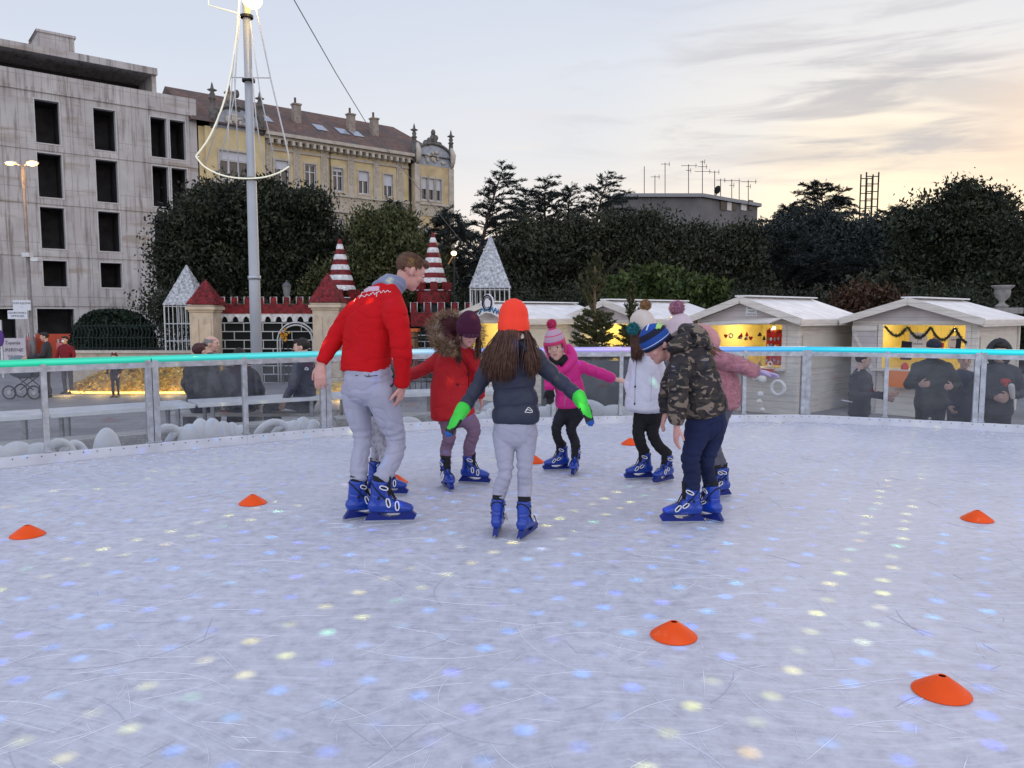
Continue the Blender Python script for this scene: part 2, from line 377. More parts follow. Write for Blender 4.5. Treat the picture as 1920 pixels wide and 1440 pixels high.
    for i in range(len(poly) - 1):
        a, b_ = poly[i], poly[i + 1]
        for k in range(46):
            t = rnd.random(); p = a.lerp(b_, t); inn = (Vector((0, 3, 0)) - p).normalized(); p = p + inn * (.10 + .55 * rnd.random() ** 2.2)
            r = rnd.uniform(.005, .015)
            sn.ell((p.x, p.y, r * .15), (r * rnd.uniform(1.2, 4), r * rnd.uniform(.8, 2), r * .45), Matrix.Rotation(rnd.uniform(0, 3), 3, 'Z'), 6, 4)
    tag(sn.build('shaved_snow', mat('snow', (.62, .62, .68), .8), smooth=True), kind='stuff')
rink()

# coloured projector over the rink throwing dots on the ice
def projector():
    d = bpy.data.lights.new('dot_projector', 'SPOT'); d.energy = 1; d.spot_size = R(150); d.spot_blend = .15; d.shadow_soft_size = 0.0
    o = bpy.data.objects.new('dot_projector', d); col.objects.link(o); o.location = (.4, 3.6, 5.5)
    d.use_nodes = True; nt = d.node_tree; nt.nodes.clear()
    tc = N(nt, 'ShaderNodeTexCoord'); s = N(nt, 'ShaderNodeSeparateXYZ'); L(nt, tc.outputs['Normal'], s.inputs[0])
    zz = math_(nt, 'ABSOLUTE', s.outputs[2]); u = math_(nt, 'MULTIPLY', math_(nt, 'DIVIDE', s.outputs[0], zz), 5.5); v = math_(nt, 'MULTIPLY', math_(nt, 'DIVIDE', s.outputs[1], zz), 5.5)
    cb = N(nt, 'ShaderNodeCombineXYZ'); L(nt, u, cb.inputs[0]); L(nt, v, cb.inputs[1])
    mp = N(nt, 'ShaderNodeMapping'); L(nt, cb.outputs[0], mp.inputs[0]); mp.inputs['Rotation'].default_value = (0, 0, R(31)); mp.inputs['Scale'].default_value = (1, 1, 1)
    vo = N(nt, 'ShaderNodeTexVoronoi', voronoi_dimensions='2D'); L(nt, mp.outputs[0], vo.inputs['Vector']); vo.inputs['Scale'].default_value = 4.4; vo.inputs['Randomness'].default_value = .17
    dots = ramp(nt, vo.outputs['Distance'], [(0.0, 1.0), (.06, .6), (.235, 0.0)], 'EASE')
    sc = N(nt, 'ShaderNodeSeparateColor'); L(nt, vo.outputs['Color'], sc.inputs[0])
    hue = ramp(nt, sc.outputs[0], [(0, (.0, .14, 1)), (.3, (.0, .30, 1)), (.5, (.0, .42, 1)), (.62, (.08, .12, 1)), (.74, (.05, .5, .9)), (.82, (.0, .26, 1)), (1, (.16, .10, 1))], 'CONSTANT')
    # a few warm strings of dots bend through the field of blue ones
    w = N(nt, 'ShaderNodeTexWave', wave_type='BANDS', bands_direction='X'); L(nt, vo.outputs['Position'], w.inputs['Vector']); w.inputs['Scale'].default_value = .17; w.inputs['Distortion'].default_value = 2.2; w.inputs['Detail'].default_value = 0; w.inputs['Detail Scale'].default_value = .5
    wf = ramp(nt, w.outputs['Fac'], [(.86, 0.0), (.89, 1.0)])
    warm = ramp(nt, sc.outputs[1], [(0, (.9, .95, .12)), (.5, (1, .9, .16)), (.85, (.3, 1, .5)), (.95, (1, .65, .05))], 'CONSTANT')
    c = mixc(nt, wf, hue, warm)
    amp = ramp(nt, sc.outputs[2], [(0, .12), (.35, .42), (.7, .75), (1, 1.0)])
    st = math_(nt, 'MULTIPLY', math_(nt, 'MULTIPLY', dots, amp), 1750.0)
    st = math_(nt, 'MULTIPLY', st, math_(nt, 'ADD', math_(nt, 'MULTIPLY', wf, .15), .9))
    e = N(nt, 'ShaderNodeEmission'); L(nt, c, e.inputs[0]); L(nt, st, e.inputs[1])
    oo = N(nt, 'ShaderNodeOutputLight'); L(nt, e.outputs[0], oo.inputs[0])
projector()

# ------------------------------------------------------------------ barrier
def glass_mat():
    m = bpy.data.materials.new('scuffed_clear_panel'); m.use_nodes = True; nt = m.node_tree; nt.nodes.clear()
    tr = N(nt, 'ShaderNodeBsdfTransparent'); tr.inputs[0].default_value = (.90, .915, .925, 1)
    gl = N(nt, 'ShaderNodeBsdfGlossy'); gl.inputs['Roughness'].default_value = .03; gl.inputs[0].default_value = (.9, .9, .9, 1)
    df = N(nt, 'ShaderNodeBsdfDiffuse'); df.inputs[0].default_value = (.62, .63, .66, 1)
    tc = N(nt, 'ShaderNodeTexCoord'); n = N(nt, 'ShaderNodeTexNoise'); L(nt, tc.outputs['Object'], n.inputs['Vector']); n.inputs['Scale'].default_value = 5; n.inputs['Detail'].default_value = 6
    f = ramp(nt, n.outputs['Fac'], [(.3, .008), (.75, .05)])
    fr = N(nt, 'ShaderNodeFresnel'); fr.inputs[0].default_value = 1.45
    m1 = N(nt, 'ShaderNodeMixShader'); L(nt, f, m1.inputs[0]); L(nt, tr.outputs[0], m1.inputs[1]); L(nt, df.outputs[0], m1.inputs[2])
    m2 = N(nt, 'ShaderNodeMixShader'); L(nt, fr.outputs[0], m2.inputs[0]); L(nt, m1.outputs[0], m2.inputs[1]); L(nt, gl.outputs[0], m2.inputs[2])
    o = N(nt, 'ShaderNodeOutputMaterial'); L(nt, m2.outputs[0], o.inputs[0]); return m
def rail_mat():
    """colour-changing light strip: the colour runs along the fence"""
    m = bpy.data.materials.new('colour_light_strip'); m.use_nodes = True; nt = m.node_tree; b = bsdf(m)
    b.inputs['Base Color'].default_value = (.04, .05, .06, 1); b.inputs['Roughness'].default_value = .25
    g = N(nt, 'ShaderNodeNewGeometry'); s = N(nt, 'ShaderNodeSeparateXYZ'); L(nt, g.outputs['Position'], s.inputs[0])
    f = math_(nt, 'DIVIDE', math_(nt, 'ADD', s.outputs[0], 6.0), 13.0)
    X = lambda px, Y=9: ((px - CX) / F * Y + 6) / 13
    c = ramp(nt, f, [(0, (0, .70, .36)), (X(60, 7.2), (.01, .70, .42)), (X(300, 8), (.01, .68, .50)), (X(430, 8.4), (.03, .68, .66)), (X(600), (.08, .68, .78)), (X(760, 9.5), (.50, .82, .95)), (X(900, 10), (.22, .34, .95)), (X(1080, 10), (.46, .42, 1.0)), (X(1180, 10), (.58, .46, .98)), (X(1340, 10), (.20, .36, 1)), (X(1480, 10), (.03, .55, 1.0)), (X(1640, 9.6), (0, .76, .96)), (1, (0, .84, .93))])
    L(nt, c, b.inputs['Emission Color'])
    # brighter core where the diodes sit
    sn = math_(nt, 'MULTIPLY', math_(nt, 'SUBTRACT', s.outputs[2], RAILZ + .006), 40.0)
    core = ramp(nt, math_(nt, 'ABSOLUTE', sn), [(0, .92), (.5, .78), (1, .5)])
    L(nt, core, b.inputs['Emission Strength']); return m
M['glass'] = glass_mat(); M['rail'] = rail_mat()
M['kick'] = mat('kick_plate_plastic', (.60, .61, .66), .45, var=.12, vs=4, bump=.05)
def panel(a, mid, b_, label):
    t = thing('barrier_panel', label, 'rink barrier', (a.x, a.y, 0), 0, 'clear panels of the rink barrier')
    ce = Vector((0, 3, 0))
    def W(mb, n, ms, **k): return wpart(mb.build(n, ms, **k), t)
    outw = ((a + b_) / 2 - ce); outw.z = 0; outw.normalize()
    for p, q in ((a, mid), (mid, b_)):
        d = (q - p); d.z = 0; ln = d.length; d.normalize(); nrm = Vector((d.y, -d.x, 0)); nrm = nrm if nrm.dot(outw) > 0 else -nrm
        g = MB(); o = nrm * .012
        g.bar(p + d * .03 + o + Vector((0, 0, .10)) + Vector((0, 0, .385)), q - d * .03 + o + Vector((0, 0, .485)), .008, .77); W(g, 'pane', M['glass'])
        k = MB(); kk = nrm * -.035
        k.bar(p + kk + Vector((0, 0, .05)), q + kk + Vector((0, 0, .05)), .03, .10)
        o2 = W(k, 'kick_plate', M['kick'], bevel=.004)
        bo = MB(); nb = max(3, int(ln / .11))
        for i in range(nb):
            c = p + d * (ln * (i + .5) / nb) + nrm * -.052 + Vector((0, 0, .078)); bo.ell(c, .0062, None, 8, 6)
        bb = bo.build('bolt_row', M['steel_d'], smooth=True); wpart(bb, o2)
    for p, dd in ((a, 1), (mid, 0), (b_, -1)):
        q = (b_ - a).normalized(); g = MB()
        c = p + q * (.034 * dd)
        rz = math.atan2(q.y, q.x)
        g.box((c.x, c.y, .53), (.058 if dd else .05, .06, .87), Matrix.Rotation(rz, 3, 'Z'))
        g.box((c.x, c.y, .112), (.075, .085, .012), Matrix.Rotation(rz, 3, 'Z'))
        W(g, 'post', M['steel'], bevel=.004)
    g = MB(); up = Vector((0, 0, .895))
    g.bar(a + up, mid + up, .055, .055); g.bar(mid + up, b_ + up, .0552, .0552); W(g, 'top_frame', M['steel'])
    g = MB(); up = Vector((0, 0, RAILZ))
    for p, q in ((a, mid), (mid, b_)):
        d = (q - p).normalized(); e = .006
        g.tube([p + up + (d * e if p is a else d * 0), q + up - (d * e if q is b_ else d * 0)], .034, 12)
    W(g, 'light_rail', M['rail'], smooth=True)
PL = []
js = [i for i, (p, d) in enumerate(CH) if d]
DESC = {}
def pxof(p): return CX + F * p.x / (p.y * CP - (p.z - CAMZ) * SP + 1e-6) if p.y > .5 else (-9999 if p.x < 0 else 9999)
for a, b_ in zip(js, js[1:]):
    xm = pxof((CH[a][0] + CH[b_][0]) / 2)
    lab = ('clear barrier panel with pure green light rail at the near left end' if xm < -60 else
           'clear barrier panel with green light rail before the gold flower bed' if xm < 290 else
           'clear barrier panel with turquoise rail before the seated spectators' if xm < 612 else
           'clear barrier panel with pale blue rail behind the man in red' if xm < 845 else
           'clear barrier panel with blue violet rail behind the girl in orange hat' if xm < 1042 else
           'clear barrier panel with lavender rail behind the magenta jacket girl' if xm < 1271 else
           'clear barrier panel with sky blue rail in front of the toy stall' if xm < 1508 else
           'clear barrier panel with cyan rail before two black jacketed spectators' if xm < 1832 else
           'clear barrier panel with cyan rail before the hooded spectator')
    if xm < -900 or xm > 2500: continue
    panel(CH[a][0], CH[a + 1][0], CH[b_][0], lab)

# ------------------------------------------------------------------ deck, benches and tables, white bundles
def deck():
    pts = [gnd(-500, 905), gnd(0, 880), gnd(290, 848), gnd(612, 818), gnd(845, 803), gnd(1060, 795)]
    ce = Vector((0, 3, 0)); a = [ce + (p - ce) * 1.03 for p in pts]; b_ = [p + (p - ce).normalized() * 2.6 for p in pts]
    k = len(a); g = MB()
    g.add([(p.x, p.y, DZ) for p in a + b_] + [(p.x, p.y, GZ) for p in a + b_], [(i, i + 1, i + 1 + k, i + k) for i in range(k - 1)] + [(i + k, i + k + 1, i + 3 * k + 1, i + 3 * k) for i in range(k - 1)])
    tag(g.build('spectator_deck', M['plank']), kind='structure')
deck()
def bench_set(px0, px1, dd0, dd1, lab_b, lab_t):
    """grey plank bench nearest the glass and a white edged table behind it"""
    def pos(px, off):
        y = np.interp(px, [-200, 0, 290, 612, 845, 1060], [890, 880, 848, 818, 803, 795]); p = gnd(px, y); q = (p - Vector((0, 3, 0))); q.z = 0
        return Vector((p.x, p.y, 0)) + q.normalized() * off
    a, b_ = pos(px0, .75), pos(px1, .75)
    t = thing('bench', lab_b, 'bench', (a.x, a.y, DZ), 0, 'plank benches outside the barrier')
    d = (b_ - a).normalized(); n = Vector((d.y, -d.x, 0)); n = n if n.dot(Vector((0, 3, 0)) - a) > 0 else -n
    zs = .10
    g = MB()
    for k in range(3): o = n * (k - 1) * .115; g.bar(a + o + Vector((0, 0, zs)), b_ + o + Vector((0, 0, zs)), .105, .035)
    wpart(g.build('seat', M['plank']), t)
    g = MB(); g.bar(a + n * .165 + Vector((0, 0, zs - .065)), b_ + n * .165 + Vector((0, 0, zs - .065)), .02, .085); wpart(g.build('front_board', M['plank']), t)
    ln = (b_ - a).length; k = max(2, int(ln / 1.0) + 1)
    for i in range(k):
        c = a.lerp(b_, (i + .15) / (k - .7)); g = MB()
        for s in (-1, 1): g.bar(c + n * .12 * s + Vector((0, 0, zs - .02)), c + n * .14 * s + Vector((0, 0, DZ)), .035)
        g.bar(c - n * .14 + Vector((0, 0, zs - .15)), c + n * .14 + Vector((0, 0, zs - .15)), .03); wpart(g.build('leg_frame', M['steel']), t)
    a2, b2 = pos(px0, 1.35), pos(px1, 1.35)
    t = thing('table', lab_t, 'table', (a2.x, a2.y, DZ), 0, 'white edged tables outside the barrier')
    zt = .335; g = MB(); g.bar(a2 + Vector((0, 0, zt)), b2 + Vector((0, 0, zt)), .62, .03); wpart(g.build('tabletop', M['white_metal']), t)
    g = MB(); g.bar(a2 + n * .32 + Vector((0, 0, zt)), b2 + n * .32 + Vector((0, 0, zt)), .02, .045); wpart(g.build('edge_trim', M['white']), t)
    for i in range(k):
        c = a2.lerp(b2, (i + .15) / (k - .7)); g = MB()
        for s in (-1, 1): g.bar(c + n * .22 * s + Vector((0, 0, zt - .02)), c + n * .22 * s + Vector((0, 0, DZ)), .04)
        wpart(g.build('leg_frame', M['steel']), t)
bench_set(-130, 148, 0, 0, 'long grey plank bench at the far left behind the green rail', 'white edged table at the far left behind the green rail')
bench_set(156, 395, 0, 0, 'grey plank bench before the seated spectators in dark coats', 'white edged table in front of the seated spectators')
bench_set(404, 622, 0, 0, 'grey plank bench below the young man in profile', 'white edged table in front of the young man in profile')
bench_set(640, 985, 0, 0, 'grey plank bench behind the glass beside the red coat girl', 'white edged table behind the glass beside the red coat girl')

def bundles():
    """white wrapped hose bundles lying along the foot of the glass"""
    m = mat('white_wrap', (.84, .84, .86), .55, var=.06, vs=9, bump=.25, bs=22)
    spec = [(10, 'loop', .17, .10), (52, 'hump', .27, .19), (125, 'loop', .15, .11), (215, 'lump', .14, .25), (325, 'loop', .19, .14), (398, 'tall', .19, .29), (445, 'hump', .15, .20), (520, 'loop', .20, .12), (575, 'hump', .18, .20), (740, 'hump', .30, .16), (880, 'hump', .26, .15), (925, 'tall', .13, .2)]
    words = {10: 'white wrapped hose loop at the far left foot of the glass', 52: 'long low white wrapped hump at the left foot of the glass', 125: 'white wrapped hose loop beside the first single post', 215: 'solitary upright white wrapped lump beside the wide double post', 325: 'white wrapped hose loop right of the double post', 398: 'tallest white wrapped bundle under the seated couple', 445: 'small white wrapped hump beside the turquoise panel post', 520: 'white wrapped hose loop under the bench of the young man', 575: 'white wrapped hump left of the man in red', 740: 'white sloped wrap between the man in red and red coat girl', 880: 'white sloped wrap behind the girl in the orange hat', 925: 'upright white wrap behind the girl in the orange hat'}
    for px, kind, rx, h in spec:
        y = np.interp(px, [0, 290, 612, 845, 1060], [880, 848, 818, 803, 795]); p = gnd(px, y); q = (p - Vector((0, 3, 0))); q.z = 0; q.normalize(); c = Vector((p.x, p.y, 0)) + q * .28
        rz = math.atan2(-q.x, q.y); rot = Matrix.Rotation(rz, 3, 'Z'); g = MB()
        base = -.05
        if kind == 'loop':
            pts = [c + rot @ Vector((rx * math.cos(a), .05 * math.sin(2 * a), 0)) + Vector((0, 0, base + h * math.sin(a) * 1.7 + .02)) for a in np.linspace(0, math.pi, 13)]
            g.tube(pts, .042, 12)
            pts = [c + rot @ Vector((rx * .8 * math.cos(a) + .16, .09 + .05 * math.sin(2 * a), 0)) + Vector((0, 0, base + h * 1.3 * math.sin(a) + .02)) for a in np.linspace(0, math.pi, 13)]
            g.tube(pts, .038, 12)
        else:
            k = {'hump': 3, 'lump': 1, 'tall': 4}[kind]
            for i in range(k):
                dx = (i - (k - 1) / 2) * rx * .62; g.ell(c + rot @ Vector((dx, .03 * (i % 2), 0)) + Vector((0, 0, base)), (rx * (.72 if k > 1 else 1), .12, h * (1 - .16 * abs(i - (k - 1) / 2)) + .06), rot, 20, 14)
        o = g.build('wrapped_bundle', m, smooth=True); tag(o, words[px], 'bundle', 'white wrapped bundles at the foot of the glass')
    # floor the bundles lie on
    pts = [gnd(-500, 905), gnd(0, 880), gnd(290, 848), gnd(612, 818), gnd(845, 803), gnd(1060, 795)]
    ce = Vector((0, 3, 0)); a = [ce + (p - ce) * 1.022 for p in pts]; b_ = [p + (p - ce).normalized() * .5 for p in pts]; k = len(a); g = MB()
    g.add([(p.x, p.y, -.05) for p in a + b_], [(i, i + 1, i + 1 + k, i + k) for i in range(k - 1)]); tag(g.build('deck_ledge', mat('grey_mat', (.36, .36, .37), .8, var=.2)), kind='structure')
bundles()
def snow_figure():
    m = mat('white_foam', (.66, .67, .68), .8, var=.08, vs=5, bump=.4, bs=14, c2=(.36, .37, .39), c2t=(.62, .72), c2s=5)
    p = gnd(1128, 794.5); c = Vector((p.x - .05, p.y + .5, 0)); g = MB()
    for dx, dz, r in ((-.42, .02, .34), (-.1, .0, .36), (.28, -.05, .34), (.55, -.12, .3), (-.62, -.04, .3)): g.ell(c + Vector((dx, 0, dz - .08)), (r, .16, r * .95), None, 22, 14)
    o = g.build('snow_drift', m, smooth=True); tag(o, 'white rounded snow drift shape behind the magenta jacket girl', 'decoration')
    g = MB()
    for dx, dz, r in ((-.3, -.1, .30), (.1, -.12, .28), (.32, -.04, .17)): g.ell(c + Vector((dx - 1.0, .15, dz + .02)), (r, .15, r), None, 22, 14)
    tag(g.build('snow_drift', m, smooth=True), 'white snow drift shape behind the girl with green gloves', 'decoration')
    g = MB(); g.bar(gnd(1020, 795) + Vector((0, .95, .28)), gnd(1290, 792) + Vector((0, .95, .28)), .03, .95)
    tag(g.build('dark_screen', mat('dark_panel', (.055, .06, .065), .4, var=.2, vs=2)), 'dark screen board behind the white snow drift', 'screen')
snow_figure()

# ------------------------------------------------------------------ training cones
def cones():
    m = mat('orange_plastic', (.86, .085, .004), .48, var=.06, vs=9, spec=.25, c2=(.90, .22, .10), c2t=(.60, .74), c2s=14)
    prof = [(.098, .002), (.1, .006), (.097, .012), (.06, .05), (.019, .089), (.015, .091), (.012, .088), (.017, .083), (.055, .047), (.09, .008)]
    names = [(52, 1004, 'orange disc cone at the far left below the green rail'), (474, 944, 'orange disc cone left of the man in red'), (742, 905, 'orange disc cone half hidden behind the man\'s right skate'), (1182, 833, 'small orange disc cone beside the white coat girl'), (1001, 867, 'tiny orange disc cone peeking behind the orange hat girl\'s leg'), (1263, 1193, 'orange disc cone in the middle foreground of the ice'), (1765, 1299, 'largest orange disc cone nearest at the lower right'), (1832, 975, 'orange disc cone at the far right on the ice')]
    me = None
    for px, py, lab in names:
        if me is None:
            g = MB(); g.lathe(prof, n=48, cap=False); me = g.mesh('disc_cone', m, True)
        o = link('disc_cone', me); o.scale = (1.02, 1.02, .74); p = gnd(px, py); o.location = p; o.rotation_euler = (0, 0, random.random() * 6); tag(o, lab, 'cone', 'orange disc cones on the ice')
cones()
# ------------------------------------------------------------------ street front: concrete shell and yellow palace
FO = Vector((-28.8, 48.0, GZ)); FE = Vector((.768, .64, 0)).normalized(); FN = Vector((FE.y, -FE.x, 0)); FRZ = math.atan2(FE.y, FE.x)
def uz(px, py, off=0.0):
    """pixel -> (along the facade, height) on the facade plane set back by off"""
    d = ray(px, py); o = FO - FN * off; t = (o - CAM).dot(FN) / d.dot(FN); p = CAM + d * t
    return (p - o).dot(FE), p.z - GZ
def grid_wall(g, u0, u1, z0, z1, holes, y=0.0, m=0):
    us = sorted({u0, u1, *[h[0] for h in holes], *[h[1] for h in holes]}); zs = sorted({z0, z1, *[h[2] for h in holes], *[h[3] for h in holes]})
    us = [u for u in us if u0 <= u <= u1]; zs = [z for z in zs if z0 <= z <= z1]
    for i in range(len(us) - 1):
        for j in range(len(zs) - 1):
            cu, cz = (us[i] + us[i + 1]) / 2, (zs[j] + zs[j + 1]) / 2
            if any(h[0] < cu < h[1] and h[2] < cz < h[3] for h in holes): continue
            g.add([(us[i], y, zs[j]), (us[i + 1], y, zs[j]), (us[i + 1], y, zs[j + 1]), (us[i], y, zs[j + 1])], [(0, 1, 2, 3)], m)
def reveal(g, h, y0, y1, m=0):
    a, b, c, d = h
    g.add([(a, y0, c), (b, y0, c), (b, y0, d), (a, y0, d), (a, y1, c), (b, y1, c), (b, y1, d), (a, y1, d)], [(0, 4, 5, 1), (1, 5, 6, 2), (2, 6, 7, 3), (3, 7, 4, 0)], m)
def concrete_mat():
    m = mat('raw_concrete', (.40, .37, .36), .85, var=.12, vs=.8, bump=.2, bs=12); nt = m.node_tree; b = bsdf(m)
    tc = N(nt, 'ShaderNodeTexCoord'); o = tc.outputs['Object']
    n = N(nt, 'ShaderNodeTexNoise'); L(nt, o, n.inputs['Vector']); n.inputs['Scale'].default_value = .55; n.inputs['Detail'].default_value = 9
    c = ramp(nt, n.outputs['Fac'], [(.3, (.42, .385, .37)), (.5, (.52, .49, .47)), (.7, (.60, .575, .555))])
    # panel joints of the shuttering
    s = N(nt, 'ShaderNodeSeparateXYZ'); L(nt, o, s.inputs[0]); cb = N(nt, 'ShaderNodeCombineXYZ'); L(nt, s.outputs[0], cb.inputs[0]); L(nt, s.outputs[2], cb.inputs[1])
    br = N(nt, 'ShaderNodeTexBrick'); L(nt, cb.outputs[0], br.inputs['Vector']); br.offset = 0; br.inputs['Scale'].default_value = 1; br.inputs['Brick Width'].default_value = .9; br.inputs['Row Height'].default_value = 3.3; br.inputs['Mortar Size'].default_value = .03; br.inputs['Mortar Smooth'].default_value = .6
    br.inputs['Color1'].default_value = (1, 1, 1, 1); br.inputs['Color2'].default_value = (.90, .90, .91, 1); br.inputs['Mortar'].default_value = (.62, .6, .6, 1)
    c = mixc(nt, .8, c, br.outputs[0], 'MULTIPLY')
    # rust and damp runs, drawn down the wall
    mp = N(nt, 'ShaderNodeMapping'); L(nt, o, mp.inputs[0]); mp.inputs['Scale'].default_value = (2.6, 1, .18)
    n2 = N(nt, 'ShaderNodeTexNoise'); L(nt, mp.outputs[0], n2.inputs['Vector']); n2.inputs['Scale'].default_value = 1.3; n2.inputs['Detail'].default_value = 8; n2.inputs['Roughness'].default_value = .7
    c = mixc(nt, ramp(nt, n2.outputs['Fac'], [(.50, 0.0), (.64, .85)]), c, (.21, .175, .16))
    mp = N(nt, 'ShaderNodeMapping'); L(nt, o, mp.inputs[0]); mp.inputs['Scale'].default_value = (.25, 1, 1.6)
    n3 = N(nt, 'ShaderNodeTexNoise'); L(nt, mp.outputs[0], n3.inputs['Vector']); n3.inputs['Scale'].default_value = 1.1; n3.inputs['Detail'].default_value = 7
    c = mixc(nt, ramp(nt, n3.outputs['Fac'], [(.56, 0.0), (.68, .55)]), c, (.28, .21, .15))
    L(nt, c, b.inputs['Base Color']); return m
def concrete_building():
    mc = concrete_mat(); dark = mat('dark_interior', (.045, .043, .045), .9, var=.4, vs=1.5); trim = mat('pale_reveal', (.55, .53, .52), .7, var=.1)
    t = thing('concrete_building', 'unfinished grey concrete building shell with empty dark window openings', 'building', FO, FRZ)
    U = lambda x: uz(x, 230)[0]
    colsu = [(uz(-66, 230)[0], uz(-22, 230)[0]), (uz(66, 230)[0], uz(112, 230)[0]), (uz(176, 240)[0], uz(217, 240)[0]), (uz(283, 260)[0], uz(313, 260)[0]), (uz(319, 260)[0], uz(348, 260)[0])]
    colsu[0] = (colsu[1][0] - 4.05, colsu[1][1] - 4.05)
    colsu += [(colsu[1][0] - q, colsu[1][1] - q) for q in (8.1, 12.1)]
    rows = [(uz(90, 269)[1], uz(90, 189)[1]), (uz(92, 370)[1], uz(92, 288)[1]), (uz(96, 466)[1], uz(96, 389)[1]), (uz(100, 537)[1], uz(100, 489)[1])]
    holes = [(a, b, c, d) for a, b in colsu for c, d in rows]
    g0 = [(uz(70, 600)[0], uz(140, 600)[0], 0.1, uz(100, 579)[1]), (uz(-30, 600)[0], uz(30, 600)[0], .1, uz(10, 579)[1])]
    u1 = uz(371, 300)[0]; u0 = -16.0; ptop = (uz(0, 123)[1] + uz(280, 171)[1]) / 2; ub = uz(293, 130)[0]
    g = MB(); grid_wall(g, u0, u1, 0, ptop, holes + g0); grid_wall(g, u0, u1, 0, ptop, [], 13.0)
    g.add([(u1, 0, 0), (u1, 13, 0), (u1, 13, ptop - .9), (u1, 0, ptop - .9)], [(0, 1, 2, 3)]); g.add([(u0, 0, 0), (u0, 13, 0), (u0, 13, ptop), (u0, 0, ptop)], [(3, 2, 1, 0)])
    zl = ptop - 1.0; g.add([(u0, .25, zl), (u1, .25, zl), (u1, 13, zl), (u0, 13, zl)], [(0, 1, 2, 3)])
    g.add([(u0, 0, ptop), (ub + 1.4, 0, ptop), (ub + 1.4, .25, ptop), (u0, .25, ptop)], [(0, 1, 2, 3)]); g.add([(u0, .25, zl), (u1, .25, zl), (u1, .25, ptop), (u0, .25, ptop)], [(3, 2, 1, 0)])
    g.build('wall', mc, t)
    g = MB()
    for z in [uz(90, 279)[1], uz(92, 379)[1], uz(96, 477)[1]]: g.bx(u0, u1, -.05, -.003, z - .13, z + .12)
    z = uz(100, 571)[1]; g.bx(u0, u1, -.07, -.003, z - .1, z + .08); z = ptop - 1.05; g.bx(u0, u1 - .3, -.09, -.003, z - .12, z + .1)
    g.build('string_course', mc, t)
    zt = (uz(0, 76)[1] + uz(280, 126)[1]) / 2; g = MB(); g.bx(u0, ub, -.25, 12, zt - .42, zt); g.build('roof_slab', mc, t)
    g = MB(); g.bx(ub - .3, ub - .03, .02, 9, zl, zt - .423); g.build('end_wall', mc, t)
    g = MB(); g.bx(u0, ub - .31, 3.2, 3.3, zl, zt - .423); g.build('terrace_wall', mat('recess_shade_concrete', (.07, .06, .055), .9, var=.2), t)  # back wall coloured near black to paint in the recess shade
    a, b_ = uz(72, 90, 3)[0], uz(140, 95, 3)[0]; z1 = uz(105, 66, 3)[1]
    g = MB(); hh = [(a + .9, a + 1.8, zt + .45, zt + .95), (a + 2.1, a + 3.0, zt + .45, zt + .95)]
    grid_wall(g, a, b_, zt, z1, hh, 3.0); g.add([(b_, 3, zt), (b_, 6, zt), (b_, 6, z1), (b_, 3, z1)], [(0, 1, 2, 3)]); g.add([(a, 3, zt), (a, 6, zt), (a, 6, z1), (a, 3, z1)], [(3, 2, 1, 0)]); g.add([(a - .1, 2.9, z1), (b_ + .1, 2.9, z1), (b_ + .1, 6, z1), (a - .1, 6, z1), (a - .1, 2.9, z1 + .15), (b_ + .1, 2.9, z1 + .15), (b_ + .1, 6, z1 + .15), (a - .1, 6, z1 + .15)], [(0, 3, 2, 1), (4, 5, 6, 7), (0, 1, 5, 4), (1, 2, 6, 5)])
    pb = g.build('penthouse', mc, t)
    for h in hh: k = MB(); k.bx(h[0], h[1], 3.25, 3.3, h[2], h[3]); o = k.build('window', dark, pb)
    for h in holes + g0:
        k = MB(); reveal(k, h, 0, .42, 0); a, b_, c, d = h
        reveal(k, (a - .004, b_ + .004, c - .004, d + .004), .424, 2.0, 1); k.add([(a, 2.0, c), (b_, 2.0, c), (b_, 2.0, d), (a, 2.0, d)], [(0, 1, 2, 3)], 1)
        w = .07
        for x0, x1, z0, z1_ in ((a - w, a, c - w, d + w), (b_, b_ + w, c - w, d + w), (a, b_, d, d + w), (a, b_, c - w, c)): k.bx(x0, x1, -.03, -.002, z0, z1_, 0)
        # pale reveal, then a box coloured near black to paint the unlit depth
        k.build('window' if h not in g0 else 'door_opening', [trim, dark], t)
concrete_building()

